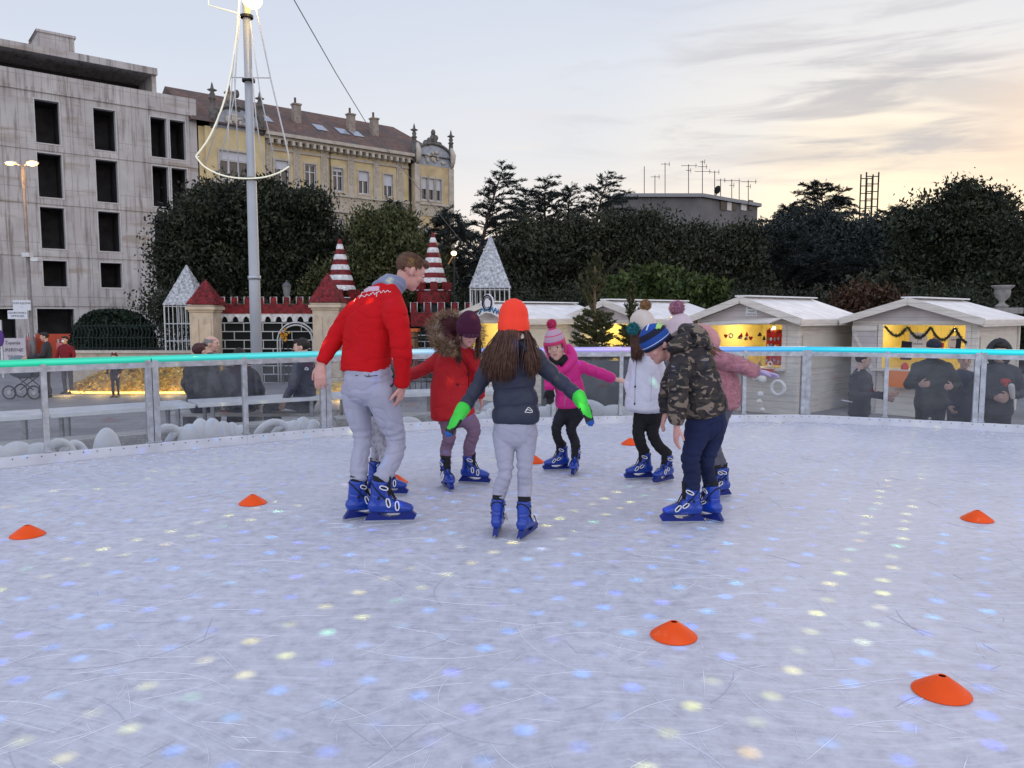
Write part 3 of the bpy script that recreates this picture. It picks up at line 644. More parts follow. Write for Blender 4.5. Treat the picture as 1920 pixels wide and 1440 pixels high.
def ornate_mat():
    m = mat('stucco_ornament', (.50, .44, .34), .85); nt = m.node_tree; b = bsdf(m); tc = N(nt, 'ShaderNodeTexCoord')
    s = N(nt, 'ShaderNodeSeparateXYZ'); L(nt, tc.outputs['Object'], s.inputs[0]); cb = N(nt, 'ShaderNodeCombineXYZ'); L(nt, s.outputs[0], cb.inputs[0]); L(nt, s.outputs[2], cb.inputs[1])
    n = N(nt, 'ShaderNodeTexNoise'); L(nt, cb.outputs[0], n.inputs['Vector']); n.inputs['Scale'].default_value = 5; n.inputs['Detail'].default_value = 4; n.inputs['Distortion'].default_value = 2.5
    L(nt, ramp(nt, n.outputs['Fac'], [(.40, (.56, .50, .40)), (.50, (.22, .18, .13)), (.56, (.54, .48, .38))]), b.inputs['Base Color']); return m
def yellow_palace():
    my = mat('yellow_stucco', (.62, .50, .28), .85, var=.12, vs=1.2, c2=(.40, .31, .18), c2t=(.52, .75), c2s=.8); ms = mat('pale_stone_trim', (.48, .43, .36), .8, var=.16, vs=2.5); mo = ornate_mat(); mr = bpy.data.materials.new('old_roof_tiles')
    mr = mat('old_roof_tiles', (.15, .09, .07), .85, var=.35, vs=3, bump=.4, bs=8, c2=(.09, .075, .07), c2t=(.45, .65), c2s=.7); dk = mat('grimy_stone', (.13, .12, .11), .85, var=.4, vs=5); gl = mat('window_glass', (.03, .035, .045), .08, spec=.6); wf = mat('white_window_frame', (.62, .62, .64), .5); bl = mat('roller_blind', (.55, .56, .60), .6)
    t = thing('yellow_palace', 'ornate yellow old town house with tiled roof and pale stone trim', 'building', FO, FRZ)
    u0, u1 = uz(372, 300)[0] + .05, uz(770, 330)[0]; u2 = uz(843, 340)[0]
    zc = uz(600, 268)[1]; zc = (uz(480, 250)[1] + uz(760, 296)[1]) / 2; zs = (uz(600, 360)[1] + uz(760, 382)[1]) / 2
    wins = []
    wx = [(515, 541), (572, 592), (624, 643), (672, 691), (719, 736)]
    zt_, zb_ = (uz(582, 308)[1] + uz(728, 328)[1]) / 2, (uz(582, 353)[1] + uz(728, 369)[1]) / 2
    for a, b in wx: wins.append((uz(a, 330)[0], uz(b, 330)[0], zb_, zt_))
    z2t = (uz(636, 410)[1] + uz(684, 414)[1]) / 2; z2b = z2t - 2.3
    low = [(a, b, z2b, z2t) for a, b, _, _ in wins]; low2 = [(a, b, z2b - 4.0, z2t - 4.0) for a, b, _, _ in wins]
    # left projecting bay (beside the pole) and right pavilion
    ub0, ub1 = uz(393, 300)[0], uz(494, 300)[0]
    bay = [(uz(408, 300)[0], uz(462, 300)[0], zb_ - .1, zt_ + .1), (uz(408, 300)[0], uz(462, 300)[0], z2b, z2t)]
    pav = [(uz(784, 350)[0], uz(795, 350)[0], zb_, zt_ + .05), (uz(797, 350)[0], uz(808, 350)[0], zb_, zt_ + .05), (uz(811, 350)[0], uz(821, 350)[0], zb_, zt_ + .05), (uz(788, 430)[0], uz(800, 430)[0], z2b - .5, z2t - .2)]
    g = MB(); grid_wall(g, u0, u1, 0, zc, wins + low + low2); g.add([(u2, 0, 0), (u2, 11, 0), (u2, 11, zc), (u2, 0, zc)], [(0, 1, 2, 3)])
    g.add([(u0, 11, 0), (u2, 11, 0), (u2, 11, zc), (u0, 11, zc)], [(3, 2, 1, 0)]); g.build('wall', my, t)
    g = MB(); grid_wall(g, u0 + .35, ub1, 0, zc, bay, -.35); g.bx(ub1 - .02, ub1, -.349, 0, 0, zc); g.bx(u0 + .35, u0 + .37, -.349, 0, 0, zc); g.build('bay_wall', my, t)
    zv = zc - .5; g = MB(); grid_wall(g, u1, u2, 0, zv, pav, -.5); g.add([(u1, -.5, 0), (u1, 0, 0), (u1, 0, zv), (u1, -.5, zv)], [(3, 2, 1, 0)]); g.add([(u2, -.5, 0), (u2, 4, 0), (u2, 4, zv), (u2, -.5, zv)], [(0, 1, 2, 3)]); g.build('pavilion_wall', mat('pale_yellow_stucco', (.54, .42, .24), .85, var=.2, vs=1.5), t)
    # cornice with brackets
    g = MB(); g.bx(ub1, u1 - .02, -.75, 0, zc - .02, zc + .22); g.bx(ub1, u1 - .02, -.45, 0, zc - .22, zc - .023); g.bx(ub1, u1 - .02, -.12, -.003, zc - .95, zc - .75)
    cn = g.build('cornice', ms, t); g = MB(); n = int((u1 - ub1) / .55)
    for i in range(n):
        u = ub1 + .3 + i * .55; g.bx(u, u + .2, -.68, -.001, zc - .55, zc - .223)
    g.build('bracket_row', ms, cn)
    # string course and frieze
    g = MB(); g.bx(ub1, u1, -.16, -.003, zs - .10, zs + .10); g.bx(u1, u2, -.66, -.503, zs - .10, zs + .10); g.bx(u0 + .35, ub1, -.5, -.353, zs - .1, zs + .1); g.build('string_course', ms, t)
    g = MB(); g.bx(ub1, u1, -.05, -.002, zs - 1.5, zs - .103); g.bx(u1 + .1, u2 - .1, -.55, -.502, zs - 1.0, zs - .103); g.build('frieze', mo, t)
    # pilasters between the windows
    cs = [(wins[i][1] + wins[i + 1][0]) / 2 for i in range(len(wins) - 1)]; cs = [cs[0] - (cs[1] - cs[0])] + cs + [cs[-1] + (cs[-1] - cs[-2]) * .97]
    for u in cs:
        k = MB(); k.bx(u - .28, u + .28, -.1, -.004, zs + .103, zc - .25, 0); k.bx(u - .17, u + .17, -.13, -.103, zs + .9, zc - .45, 1); k.bx(u - .34, u + .34, -.14, -.004, 0, zs - 1.503, 0); k.build('pilaster', [ms, mo], t)
    for u in (u1 + .25, u2 - .25):
        k = MB(); k.bx(u - .24, u + .24, -.66, -.504, 0, zc - .5); k.build('pilaster', ms, t)
        k = MB(); k.tube([(u, -.62, zc - .5), (u, -.85, zc - .1), (u, -.9, zc + .5), (u, -.65, zc + 1.1)], [.12, .2, .24, .14], 8); k.build('scroll_bracket', ms, t, True)
    def window(h, y, blind, nm=2):
        a, b, c, d = h; k = MB(); reveal(k, h, y, y + .22, 0); w = .13
        for x0, x1, z0, z1 in ((a - w, a, c, d + w), (b, b + w, c, d + w), (a, b, d, d + w), (a - w, b + w, c - w, c)): k.bx(x0, x1, y - .07, y - .003, z0, z1, 0)
        o = k.build('window', ms, t)
        k = MB(); k.add([(a, y + .2, c), (b, y + .2, c), (b, y + .2, d), (a, y + .2, d)], [(0, 1, 2, 3)]); k.build('pane', gl, o)
        k = MB(); e = .05
        for x in np.linspace(a, b, nm + 1): k.bx(max(a, x - e), min(b, x + e), y + .14, y + .19, c, d)
        k.bx(a, b, y + .135, y + .192, c, c + .09); k.bx(a, b, y + .135, y + .192, d - .09, d); k.bx(a, b, y + .133, y + .192, c + (d - c) * .66, c + (d - c) * .70); k.build('frame', wf, o)
        if blind: k = MB(); k.bx(a + .01, b - .01, y + .10, y + .13, d - (d - c) * blind, d); k.build('blind', bl, o)
    for h, b in zip(wins, (.35, 0, .15, .42, .5)): window(h, 0, b)
    for h in low + low2:
        window(h, 0, 0); k = MB(); k.bx(h[0] - .35, h[1] + .35, -.3, -.004, h[3] + .45, h[3] + .6); k.bx(h[0] - .25, h[1] + .25, -.09, -.004, h[3] + .15, h[3] + .44); k.build('lintel', ms, t)
    window(bay[0], -.35, .3, 3); window(bay[1], -.35, 0, 3)
    for h in pav[:3]: window(h, -.5, .5, 1)
    window(pav[3], -.5, .0)
    # curved gables on bay and pavilion
    def gable(ua, ub_, y, zb, zh, nm):
        uc = (ua + ub_) / 2; hw = (ub_ - ua) / 2
        lp = [(ua, zb), (ub_, zb)] + [(uc + hw * math.cos(a) * .96, zb + .3 + (zh - zb - .3) * math.sin(a) ** .8) for a in np.linspace(0, math.pi, 15)]
        k = MB(); k.prism([lp], lambda a, b, d: (a, d, b), y, y + .3); o = k.build('gable', mat('blue_grey_relief', (.34, .36, .40), .8, var=.25, vs=2.5), t)
        k = MB(); pts = [(uc + hw * math.cos(a), y - .06, zb + .3 + (zh - zb - .2) * math.sin(a) ** .8) for a in np.linspace(0, math.pi, 15)]; k.tube(pts, .13, 6); k.build('moulding', dk, o, True)
        k = MB()
        for i in range(9): k.ell((uc + random.uniform(-.5, .5) * hw, y - .05, zb + .3 + random.random() * (zh - zb) * .5), (random.uniform(.12, .3), .08, random.uniform(.1, .3)), None, 8, 6)
        k.build('relief', ms, o, True)
        k = MB()
        for i in range(11):
            a = random.uniform(-1, 1); k.ell((uc + a * hw * .45, y + .1, zh + random.random() * .9 * (1 - abs(a))), (random.uniform(.15, .28), .18, random.uniform(.2, .35)), None, 8, 6)
        k.ell((uc, y + .1, zh + 1.0), (.2, .2, .3), None, 8, 6); k.build('crest', dk, o, True)
        for u in (ua + .05, ub_ - .05):
            k = MB(); k.lathe([(a_, b_ * .62) for a_, b_ in [(.26, -2), (.3, .1), (.2, .25), (.17, 1.1), (.26, 1.2), (.13, 1.45), (.2, 1.7), (.1, 1.95), (.34, 2.15), (.12, 2.3), (.06, 2.75), (.015, 3.0)]], (u, y + .15, zh - .35), 10); k.build('finial', dk, o, True)
    gable(u1 + .1, u2 - .05, -.52, zc - .5, uz(808, 274)[1], 0)
    gable(ub0 + .2, ub1 - .2, -.38, zc, uz(440, 205)[1], 0)
    # tiled roof
    zr = (uz(420, 172, 5)[1] + uz(760, 250, 5)[1]) / 2; g = MB(); e0, e1 = u0 - .6, u2 - .3
    z0 = zc + .223; rd = 5.0
    g.add([(e0, -.7, z0), (e1, -.7, z0), (e1 - 2.2, rd, zr), (e0, rd, zr), (e0, 11.5, z0), (e1, 11.5, z0)], [(0, 1, 2, 3), (3, 2, 5, 4), (1, 5, 2), (0, 3, 4)])
    rf = g.build('roof', mr, t); sl = (zr - z0) / (rd + .7)
    for px, py in ((432, 200), (556, 226), (658, 242), (702, 262)):
        u, z = uz(px, py, 2.2); y = 2.2; zb = z0 + sl * (y + .7)
        k = MB(); k.bx(u - .28, u + .28, y - .25, y + .25, zb - .5, zb + 1.2, 0); k.bx(u - .34, u + .34, y - .31, y + .31, zb + 1.203, zb + 1.32, 0); k.lathe([(.09, 0), (.09, .45)], (u - .08, y, zb + 1.32), 8, 1); k.build('chimney', [mat('chimney_render', (.30, .25, .21), .9, var=.3), mr], rf)
    for px, py in ((497, 225), (600, 245), (642, 248), (668, 258)):
        u, z = uz(px, py, 1.6); y = 1.6; zb = z0 + sl * (y + .7) + .06; k = MB(); dy = .55
        k.add([(u - .45, y - dy, zb - sl * dy), (u + .45, y - dy, zb - sl * dy), (u + .45, y + dy, zb + sl * dy), (u - .45, y + dy, zb + sl * dy)], [(0, 1, 2, 3)]); k.build('skylight', mat('skylight_glass', (.30, .33, .38), .15), rf)
    k = MB(); k.tube([(u1 - .15, -.12, 0), (u1 - .15, -.12, zc)], .09, 8); k.tube([(cs[2] + .45, -.1, 0), (cs[2] + .45, -.1, zc - .5)], .04, 6); k.build('downpipe', M['iron'], t, True)
yellow_palace()

def flats():
    mc = mat('grey_render', (.13, .125, .125), .85, var=.25, vs=.5); d = 80.0; P = lambda x, y, dd=0: at(x, y, d + dd)
    a, b, c = P(1157, 395), P(1314, 386), P(1420, 400, 7); z0 = GZ
    t = thing('apartment_block', 'grey flat roofed apartment block rising behind the trees with many aerials', 'building', (a.x, a.y, z0))
    def W(g, n, m, **k): return wpart(g.build(n, m, **k), t)
    def slab(pts, z0, z1):
        g = MB(); n = len(pts); g.add([(p[0], p[1], z0) for p in pts] + [(p[0], p[1], z1) for p in pts], [tuple(range(n, 2 * n))] + [(i, (i + 1) % n, (i + 1) % n + n, i + n) for i in range(n)]); return g
    zt = P(1240, 370).z; g = slab([(a.x, d), (b.x, d), (c.x, d + 7), (c.x - 2, d + 16), (a.x, d + 14)], z0, zt); W(g, 'wall', mc)
    g = slab([(a.x - .4, d - .4), (b.x + .1, d - .4), (c.x + .4, d + 6.8), (c.x - 1.6, d + 16.3), (a.x - .4, d + 14)], zt, zt + .35); W(g, 'roof', mat('roof_edge', (.26, .26, .27), .8))
    e, f = P(1178, 360), P(1306, 357); g = slab([(e.x, d + 2), (f.x, d + 2), (f.x, d + 9), (e.x, d + 9)], zt + .35, e.z); W(g, 'roof_storey', mc)
    h = P(1410, 385, 6); g = slab([(b.x + .3, d + 1), (h.x, d + 6.5), (h.x, d + 12), (b.x, d + 10)], zt + .35, P(1330, 372).z + .6); W(g, 'roof_storey', mat('pale_render', (.27, .26, .26), .85, var=.2, vs=1))
    for i, (px, w) in enumerate(((1356, 1.2), (1367, .9), (1375, .9), (1394, 1.0), (1408, .8))):
        s = (px - 1314) / 106 * 7 * .97; q = P(px, 385, s); k = MB(); q2 = Vector((q.x, d + s - .14 + 0.0, 0)); k.box((q.x, d + (q.x - b.x) / (c.x - b.x) * 7 - .06, q.z), (w, .1, 1.1), Matrix.Rotation(math.atan2(7, c.x - b.x), 3, 'Z')); W(k, 'window', mat('far_window', (.02, .02, .025) if i % 2 == 0 else (.5, .5, .5), .2))
    lab = ['thin aerial mast at the left end of the flat roof', 'short aerial beside the left roof mast', 'aerial mast with a small box halfway up its pole', 'stout aerial mast with a flat top element', 'tallest aerial mast with a long crossbar', 'thin aerial right of the tallest mast', 'short hooked aerial on the right roof edge', 'aerial with a square arm near the right roof end', 'plain thin rod aerial near the right roof end', 'aerial with a small cross at the far right roof end']
    for (px, y0, y1, arms), lb in zip([(1208, 360, 312, 0), (1228, 360, 329, 1), (1247, 360, 305, 1), (1291, 362, 308, 2), (1317, 362, 301, 3), (1340, 365, 320, 1), (1351, 366, 335, 1), (1372, 372, 336, 2), (1386, 374, 340, 0), (1403, 378, 338, 2)], lab):
        p, q = P(px, y0 + 6, 5), P(px, y1, 5); k = MB(); k.bar(p, q, .065)
        o = thing('roof_aerial', lb, 'aerial', (p.x, p.y, p.z), 0, 'aerials on the flat roof'); wpart(k.build('mast', M['iron']), o)
        if arms:
            k = MB()
            for i in range(arms): z = q.z - .15 - .5 * i; w = (.5, .9, 1.6)[(i + arms) % 3]; k.bar((q.x - w * .5, q.y, z), (q.x + w * .6, q.y, z), .045); k.bar((q.x + w * .5, q.y, z - .25), (q.x + w * .5, q.y, z + .25), .04)
            wpart(k.build('crossbar', M['iron']), o)
    p = P(1345, 372, 3.5); k = MB(); k.ell((0, 0, 0), (.45, .12, .45), None, 16, 10); k.bar((0, 0, -.9), (0, 0, 0), .1)
    o = k.build('satellite_dish', M['iron'], smooth=True); o.location = p + Vector((0, 0, .9)); o.rotation_euler = (.4, 0, .5); tag(o, 'round satellite dish on the flat roof edge', 'satellite dish')
    # lattice mast behind the trees
    d2 = 95; p, q = at(1625, 470, d2), at(1625, 318, d2); w = at(1648, 318, d2).x - q.x; k = MB(); zs = np.linspace(0, q.z, 22)
    for x in (0, w * .5, w):
        for y in (0, w): k.bar((x, y, 0), (x, y, q.z + .5 * (x != w * .5)), .13)
    for z in zs[8:]:
        for y in (0, w): k.bar((0, y, z), (w, y, z), .1)
    o = k.build('lattice_mast', M['iron']); o.location = (q.x, d2, GZ); tag(o, 'dark steel lattice mast standing above the cedars', 'mast')
flats()
# ------------------------------------------------------------------ trees
def leaf_mat(name, a, b, c=None, sc=1.0):
    m = bpy.data.materials.new(name); m.use_nodes = True; nt = m.node_tree; p = bsdf(m)
    tc = N(nt, 'ShaderNodeTexCoord'); n = N(nt, 'ShaderNodeTexNoise'); L(nt, tc.outputs['Object'], n.inputs['Vector']); n.inputs['Scale'].default_value = sc; n.inputs['Detail'].default_value = 5
    g = N(nt, 'ShaderNodeNewGeometry')
    f = math_(nt, 'ADD', math_(nt, 'MULTIPLY', math_(nt, 'SUBTRACT', n.outputs['Fac'], .14), 1.05), math_(nt, 'MULTIPLY', g.outputs['Random Per Island'], .38))
    a, b, c = [tuple(x * .95 for x in q) for q in (a, b, c or b)]; L(nt, ramp(nt, f, [(.35, a), (.75, b), (.9, c)]), p.inputs['Base Color']); p.inputs['Roughness'].default_value = .6; p.inputs['Specular IOR Level'].default_value = .25
    return m
LM = {'oak': leaf_mat('holm_oak_leaves', (.010, .014, .009), (.038, .046, .024), (.085, .088, .05)), 'cedar': leaf_mat('cedar_needles', (.012, .017, .017), (.036, .046, .043), (.06, .07, .06)), 'bush': leaf_mat('bush_leaves', (.016, .030, .007), (.060, .085, .018), (.12, .13, .04), 2), 'fir': leaf_mat('fir_needles', (.035, .045, .018), (.10, .105, .04), (.17, .14, .07), 2), 'hedge': leaf_mat('hedge_leaves', (.006, .014, .008), (.018, .036, .020), None, 2), 'rust': leaf_mat('rusty_leaves', (.030, .017, .010), (.075, .036, .019), (.11, .06, .034), 2), 'olive': leaf_mat('olive_leaves', (.018, .020, .012), (.050, .052, .030), (.10, .10, .07), .9)}
class Leaves:
    def __init__(s): s.P = []; s.A = []; s.B = []
    def add(s, P, size, asp=2.0, A=None, jit=1.0):
        n = len(P); P = np.asarray(P)
        if A is None: A = np.random.normal(size=(n, 3))
        A = A / (np.linalg.norm(A, axis=1, keepdims=True) + 1e-9); T = np.random.normal(size=(n, 3)); B = np.cross(A, T); B /= (np.linalg.norm(B, axis=1, keepdims=True) + 1e-9)
        sz = size * np.random.uniform(.6, 1.35, size=(n, 1)); s.P.append(P); s.A.append(A * sz * asp * .5); s.B.append(B * sz * .5)
    def build(s, name, m, parent=None, world=True):
        P, A, B = np.concatenate(s.P), np.concatenate(s.A), np.concatenate(s.B); n = len(P)
        V = np.stack([P - A, P - A * .1 + B, P + A, P - A * .1 - B], 1).reshape(-1, 3)
        me = bpy.data.meshes.new(name); me.vertices.add(4 * n); me.vertices.foreach_set('co', V.ravel().astype(np.float32))
        me.loops.add(4 * n); me.loops.foreach_set('vertex_index', np.arange(4 * n, dtype=np.int32)); me.polygons.add(n)
        me.polygons.foreach_set('loop_start', np.arange(0, 4 * n, 4, dtype=np.int32)); me.polygons.foreach_set('loop_total', np.full(n, 4, np.int32)); me.materials.append(m); me.update(); me.validate()
        o = link(name, me)
        if parent is not None: wpart(o, parent)
        return o
def blob_leaves(lv, c, r, n_cl, per, size, spread, up=0.25, fill=.35):
    c = np.array(c); r = np.array(r)
    d = np.random.normal(size=(n_cl, 3)); d /= np.linalg.norm(d, axis=1, keepdims=True); d[:, 2] = np.where(d[:, 2] < -.5, -d[:, 2], d[:, 2])
    rad = np.where(np.random.rand(n_cl) < fill, np.random.rand(n_cl) ** .5, np.random.uniform(.86, 1.08, n_cl))
    cc = c + d * r * rad[:, None]
    for q in cc:
        p = q + np.random.normal(size=(per, 3)) * spread * np.array([1, 1, .75])
        A = np.random.normal(size=(per, 3)) + np.array([0, 0, up * 3]) + (q - c) / r * .7
        lv.add(p, size, 2.1, A)
def trunk_to(g, base, tips, r0):
    base = Vector(base)
    for tpt in tips:
        tpt = Vector(tpt); mid = base.lerp(tpt, .45) + Vector((random.uniform(-.3, .3), random.uniform(-.3, .3), .5)); g.tube([base, base.lerp(mid, .5), mid, mid.lerp(tpt, .5), tpt], [r0, r0 * .85, r0 * .6, r0 * .35, r0 * .12], 8)
def broad_tree(label, d, blobs, m='oak', size=.088, cl=150, per=62, group='dark evergreen trees in the park', name='evergreen_tree', spread=.36, cat='tree', sky=0):
    cs = [(at(px, py, d + dd), rx * d / F, rz * d / F) for px, py, rx, rz, dd in blobs]; b = cs[0][0]
    t = thing(name, label, cat, (b.x, d, GZ), 0, group)
    g = MB(); trunk_to(g, (b.x, d, GZ), [c for c, _, _ in cs], .22); wpart(g.build('trunk', M['bark'], smooth=True), t)
    lv = Leaves(); cs = cs + [(c + Vector((rx * math.cos(a) * .95, random.uniform(-.6, .2), rz * math.sin(a) * .95)), rx * q, rz * q) for c, rx, rz in cs for a, q in [(random.uniform(-.2, 3.3), random.uniform(.18, .34)) for _ in range(4)]]
    for c, rx, rz in cs:
        k = max(12, int(cl * (rx * rz) / 6.0)); blob_leaves(lv, c, (rx, min(rx, 2.6), rz), k, per, size, spread)
    lv.build('crown', LM[m], t); return t
T = broad_tree
T('big round evergreen tree in front of the yellow palace', 33, [(470, 470, 120, 105, 0), (388, 500, 76, 100, .6), (560, 490, 85, 100, .4), (455, 405, 95, 58, 0), (520, 430, 80, 62, -.4), (402, 436, 58, 56, .3), (362, 540, 50, 88, .2), (600, 540, 55, 90, .2), (470, 580, 140, 70, .5)], cl=200)
T('broad evergreen tree behind the silver pyramid tower', 36, [(1040, 520, 95, 90, 0), (1000, 482, 60, 50, .5), (1090, 485, 70, 60, 0), (975, 560, 60, 80, .3), (1120, 560, 90, 80, .5)], 'olive')
T('tall broad evergreen tree below the grey apartment block', 35, [(1250, 520, 120, 85, 0), (1180, 475, 60, 60, .3), (1262, 474, 75, 42, 0), (1345, 500, 65, 70, .4), (1300, 570, 120, 70, .5), (1380, 550, 50, 75, .6)], 'olive')
T('dark evergreen mass behind the two right hand stalls', 41, [(1450, 540, 90, 85, 0), (1530, 510, 100, 90, .3), (1620, 520, 90, 90, 0), (1580, 480, 100, 52, .5), (1470, 492, 70, 55, 0), (1690, 545, 70, 90, .4)], 'cedar')
T('tall rounded evergreen tree at the right with sky showing through', 32, [(1800, 458, 85, 66, 0), (1768, 408, 58, 46, .3), (1838, 424, 56, 46, .2), (1740, 470, 60, 60, .4), (1850, 490, 50, 55, .2), (1780, 550, 120, 80, .5)], 'oak', spread=.32)
T('dark evergreen tree cut off by the right edge', 29, [(1925, 500, 45, 80, 0), (1905, 560, 60, 70, .3)], 'oak', .085)
T('bright green laurel bush above the stalls', 23, [(1245, 560, 80, 40, 0), (1200, 575, 55, 40, .2), (1295, 575, 55, 38, .2), (1240, 600, 100, 35, .3)], 'bush', .085, cl=420, group='shrubs behind the stalls', name='laurel_bush', spread=.2, cat='bush')
T('rust coloured small shrub behind the right stall roof', 24, [(1612, 574, 22, 20, 0), (1640, 582, 20, 16, .2)], 'rust', .065, cl=340, group='shrubs behind the stalls', name='rusty_shrub', spread=.25, cat='bush')
T('dark pointed bush between the striped cones', 31, [(715, 500, 50, 95, 0), (745, 470, 38, 60, .2), (690, 540, 50, 60, .2), (770, 540, 60, 60, .4), (640, 560, 60, 70, .5)], 'fir', .075, cl=340, group='shrubs behind the castle', name='dark_bush', spread=.25, cat='bush')
def woodland():
    lv = Leaves()
    for px in range(560, 2300, 36):
        d = 52 + 5 * random.random(); y = 500 + 30 * random.random(); c = at(px, y + 50, d); blob_leaves(lv, c, (2.2, 1.5, 2.6), 40, 40, .22, .55, fill=.6)
        c = at(px, y + 125, d - 6); blob_leaves(lv, c, (2.2, 1.5, 2.2), 32, 36, .22, .55, fill=.6)
    tag(lv.build('distant_woodland', LM['oak']), kind='stuff')
woodland()
def understorey():
    lv = Leaves()
    for px in range(300, 2050, 30):
        d = 27 + 2 * random.random(); c = at(px, 625, d)
        if 360 < px < 900: c.y += 6
        blob_leaves(lv, c, (1.0, .8, 1.5), 26, 70, .062, .32, fill=.6)
    tag(lv.build('undergrowth', LM['oak']), kind='stuff')
understorey()
def cedar(label, d, base_px, top, reach, n=26, lean=0.0, dens=1.0, group='cedars behind the stalls', z0py=560, droop=.12):
    """trunk with flat sprays of branches; top=(px,py)"""
    tp = at(top[0], top[1], d); bs = at(base_px, 600, d); bs.z = GZ
    t = thing('cedar_tree', label, 'tree', (bs.x, d, GZ), 0, group); g = MB(); lv = Leaves()
    H = tp.z - GZ; ax = [bs.lerp(Vector((bs.x, d, tp.z)), k / 10) for k in range(11)]
    for k, p in enumerate(ax): p.x += (tp.x - bs.x) * (k / 10) ** 2.2
    g.tube(ax, [.24 * (1 - .93 * k / 10) for k in range(11)], 8)
    zlow = at(0, z0py, d).z
    n = int(n * 3.4); reach *= 1.65
    for i in range(n):
        f = (i + random.random()) / n; z = zlow + (tp.z - zlow) * f; k = (z - GZ) / H; x = bs.x + (tp.x - bs.x) * k ** 2.2; a = random.uniform(0, 2 * math.pi) if i % 3 else random.choice((0, math.pi)) + random.uniform(-.5, .5)
        ln = reach * d / F * (1 - f * .88) * random.uniform(.45, 1.15); up = random.uniform(.05, .75)
        pts = []
        for s in range(8):
            q = s / 7; pts.append(Vector((x + math.cos(a) * ln * q + lean * ln * q * q, d + math.sin(a) * ln * q, z + ln * (up * q - droop * 2.0 * q * q * q))))
        g.tube(pts, [.05 * (1 - .85 * s / 7) * (1.3 - f) for s in range(8)], 5)
        P = []; A = []
        for s in range(int(ln * 16) + 3):      # twigs along the branch, each a feathery spray
            q = random.random() ** .7; j = min(6, int(q * 7)); p = pts[j].lerp(pts[j + 1], q * 7 - j); sd = random.choice((-1, 1)); dirb = (pts[j + 1] - pts[j]).normalized(); tw = (dirb * random.uniform(.5, 1.1) + Vector((-math.sin(a), math.cos(a), 0)) * sd * random.uniform(.2, 1) + Vector((lean * .5, 0, random.uniform(-.25, .55)))).normalized(); tl = random.uniform(.15, .55) * (1.15 - .5 * q)
            for e in range(int(13 * dens)): u = random.random(); P.append(p + tw * tl * u + Vector((random.gauss(0, .03), random.gauss(0, .03), random.gauss(0, .03)))); A.append(tw + Vector((random.gauss(0, .35), random.gauss(0, .35), random.gauss(0, .3))))
        if P: lv.add(np.array(P), .034, 4.5, np.array(A))
    P = [tp + Vector((random.gauss(0, .06), 0, -random.random() * 1.0)) for _ in range(30)]; lv.add(np.array(P), .06, 4.2)
    wpart(g.build('trunk', M['bark'], smooth=True), t); wpart(lv.build('crown', LM['cedar']), t); return t
cedar('ragged cedar with a bent leaning top right of the palace', 44, 885, (945, 312), 85, 30, .25)
cedar('cedar with spiky upright sprays against the pale sky', 46, 1020, (1022, 338), 95, 26, .1, 1.1)
cedar('cedar whose right sprays sweep up toward the sky', 46, 1090, (1140, 332), 90, 26, .35, 1.1)
cedar('dense cedar with several ragged tips between the bent cedar and the fir', 47, 985, (985, 356), 80, 24, .15, 1.1)
cedar('cedar with a broad ragged crown left of the apartment block', 48, 1060, (1068, 352), 90, 24, .2, 1.1)
cedar('cedar with a symmetrical fan top left of the lattice mast', 50, 1540, (1541, 343), 88, 30, 0, 1.2, z0py=480)
cedar('broad cedar in front of the lattice mast', 50, 1650, (1680, 388), 58, 20, .05, 1.1, z0py=480)
cedar('low cedar beside the apartment block end', 52, 1450, (1480, 384), 55, 18, .1, 1.1, z0py=480)
cedar('drooping cedar branches right of the castle cone', 33, 850, (838, 395), 70, 24, 0, 1.0, 'shrubs behind the castle', 520, .3)
cedar('small conifer with a drooping tip behind the man in red', 33, 722, (738, 380), 60, 26, .2, 1.6, 'shrubs behind the castle', 520, .3)
cedar('blue grey cedar spreading low behind the right hand stall', 37, 1720, (1730, 430), 110, 26, -.1, 1.2, z0py=560)
cedar('blue grey cedar spreading low behind the middle stalls', 38, 1450, (1480, 440), 120, 28, 0, 1.2, z0py=560)
def bare_shrub(label, d, px, py0, py1, w, seed):
    rnd = random.Random(seed); b = at(px, py0, d); tp = at(px, py1, d); t = thing('bare_shrub', label, 'bush', (b.x, d, b.z), 0, 'shrubs behind the castle'); g = MB(); lv = Leaves(); H = tp.z - b.z; ww = w * d / F
    def grow(p, dr, ln, r, lev):
        q = p + dr * ln; m = p.lerp(q, .5) + Vector((rnd.gauss(0, .05), rnd.gauss(0, .05), .03)) * ln; g.tube([p, m, q], [r, r * .8, r * .55], 5)
        if lev == 0:
            lv.add(np.array([q + Vector((rnd.gauss(0, .08), rnd.gauss(0, .08), rnd.gauss(0, .08))) for _ in range(5)]), .10, 2.0); return
        for _ in range(3):
            grow(q if rnd.random() < .7 else m, (dr + Vector((rnd.gauss(0, .38), rnd.gauss(0, .38), rnd.gauss(.1, .25)))).normalized(), ln * rnd.uniform(.6, .85), r * .55, lev - 1)
    for i in range(5): grow(Vector((b.x + rnd.uniform(-.5, .5) * ww, d + rnd.uniform(-.4, .4), b.z)), Vector((rnd.uniform(-.4, .4), rnd.uniform(-.3, .3), 1)).normalized(), H * .33, .035, 4)
    wpart(g.build('stem', M['bark']), t); wpart(lv.build('leaf_cluster', LM['olive']), t)
bare_shrub('thin leafed shrub in front of the palace left of the conifer', 32.5, 668, 620, 425, 60, 1)
bare_shrub('thin leafed shrub in front of the palace right of the conifer', 32.5, 785, 620, 425, 55, 2)
bare_shrub('upright pale plant behind the right stall roof', 25, 1655, 610, 510, 40, 4)
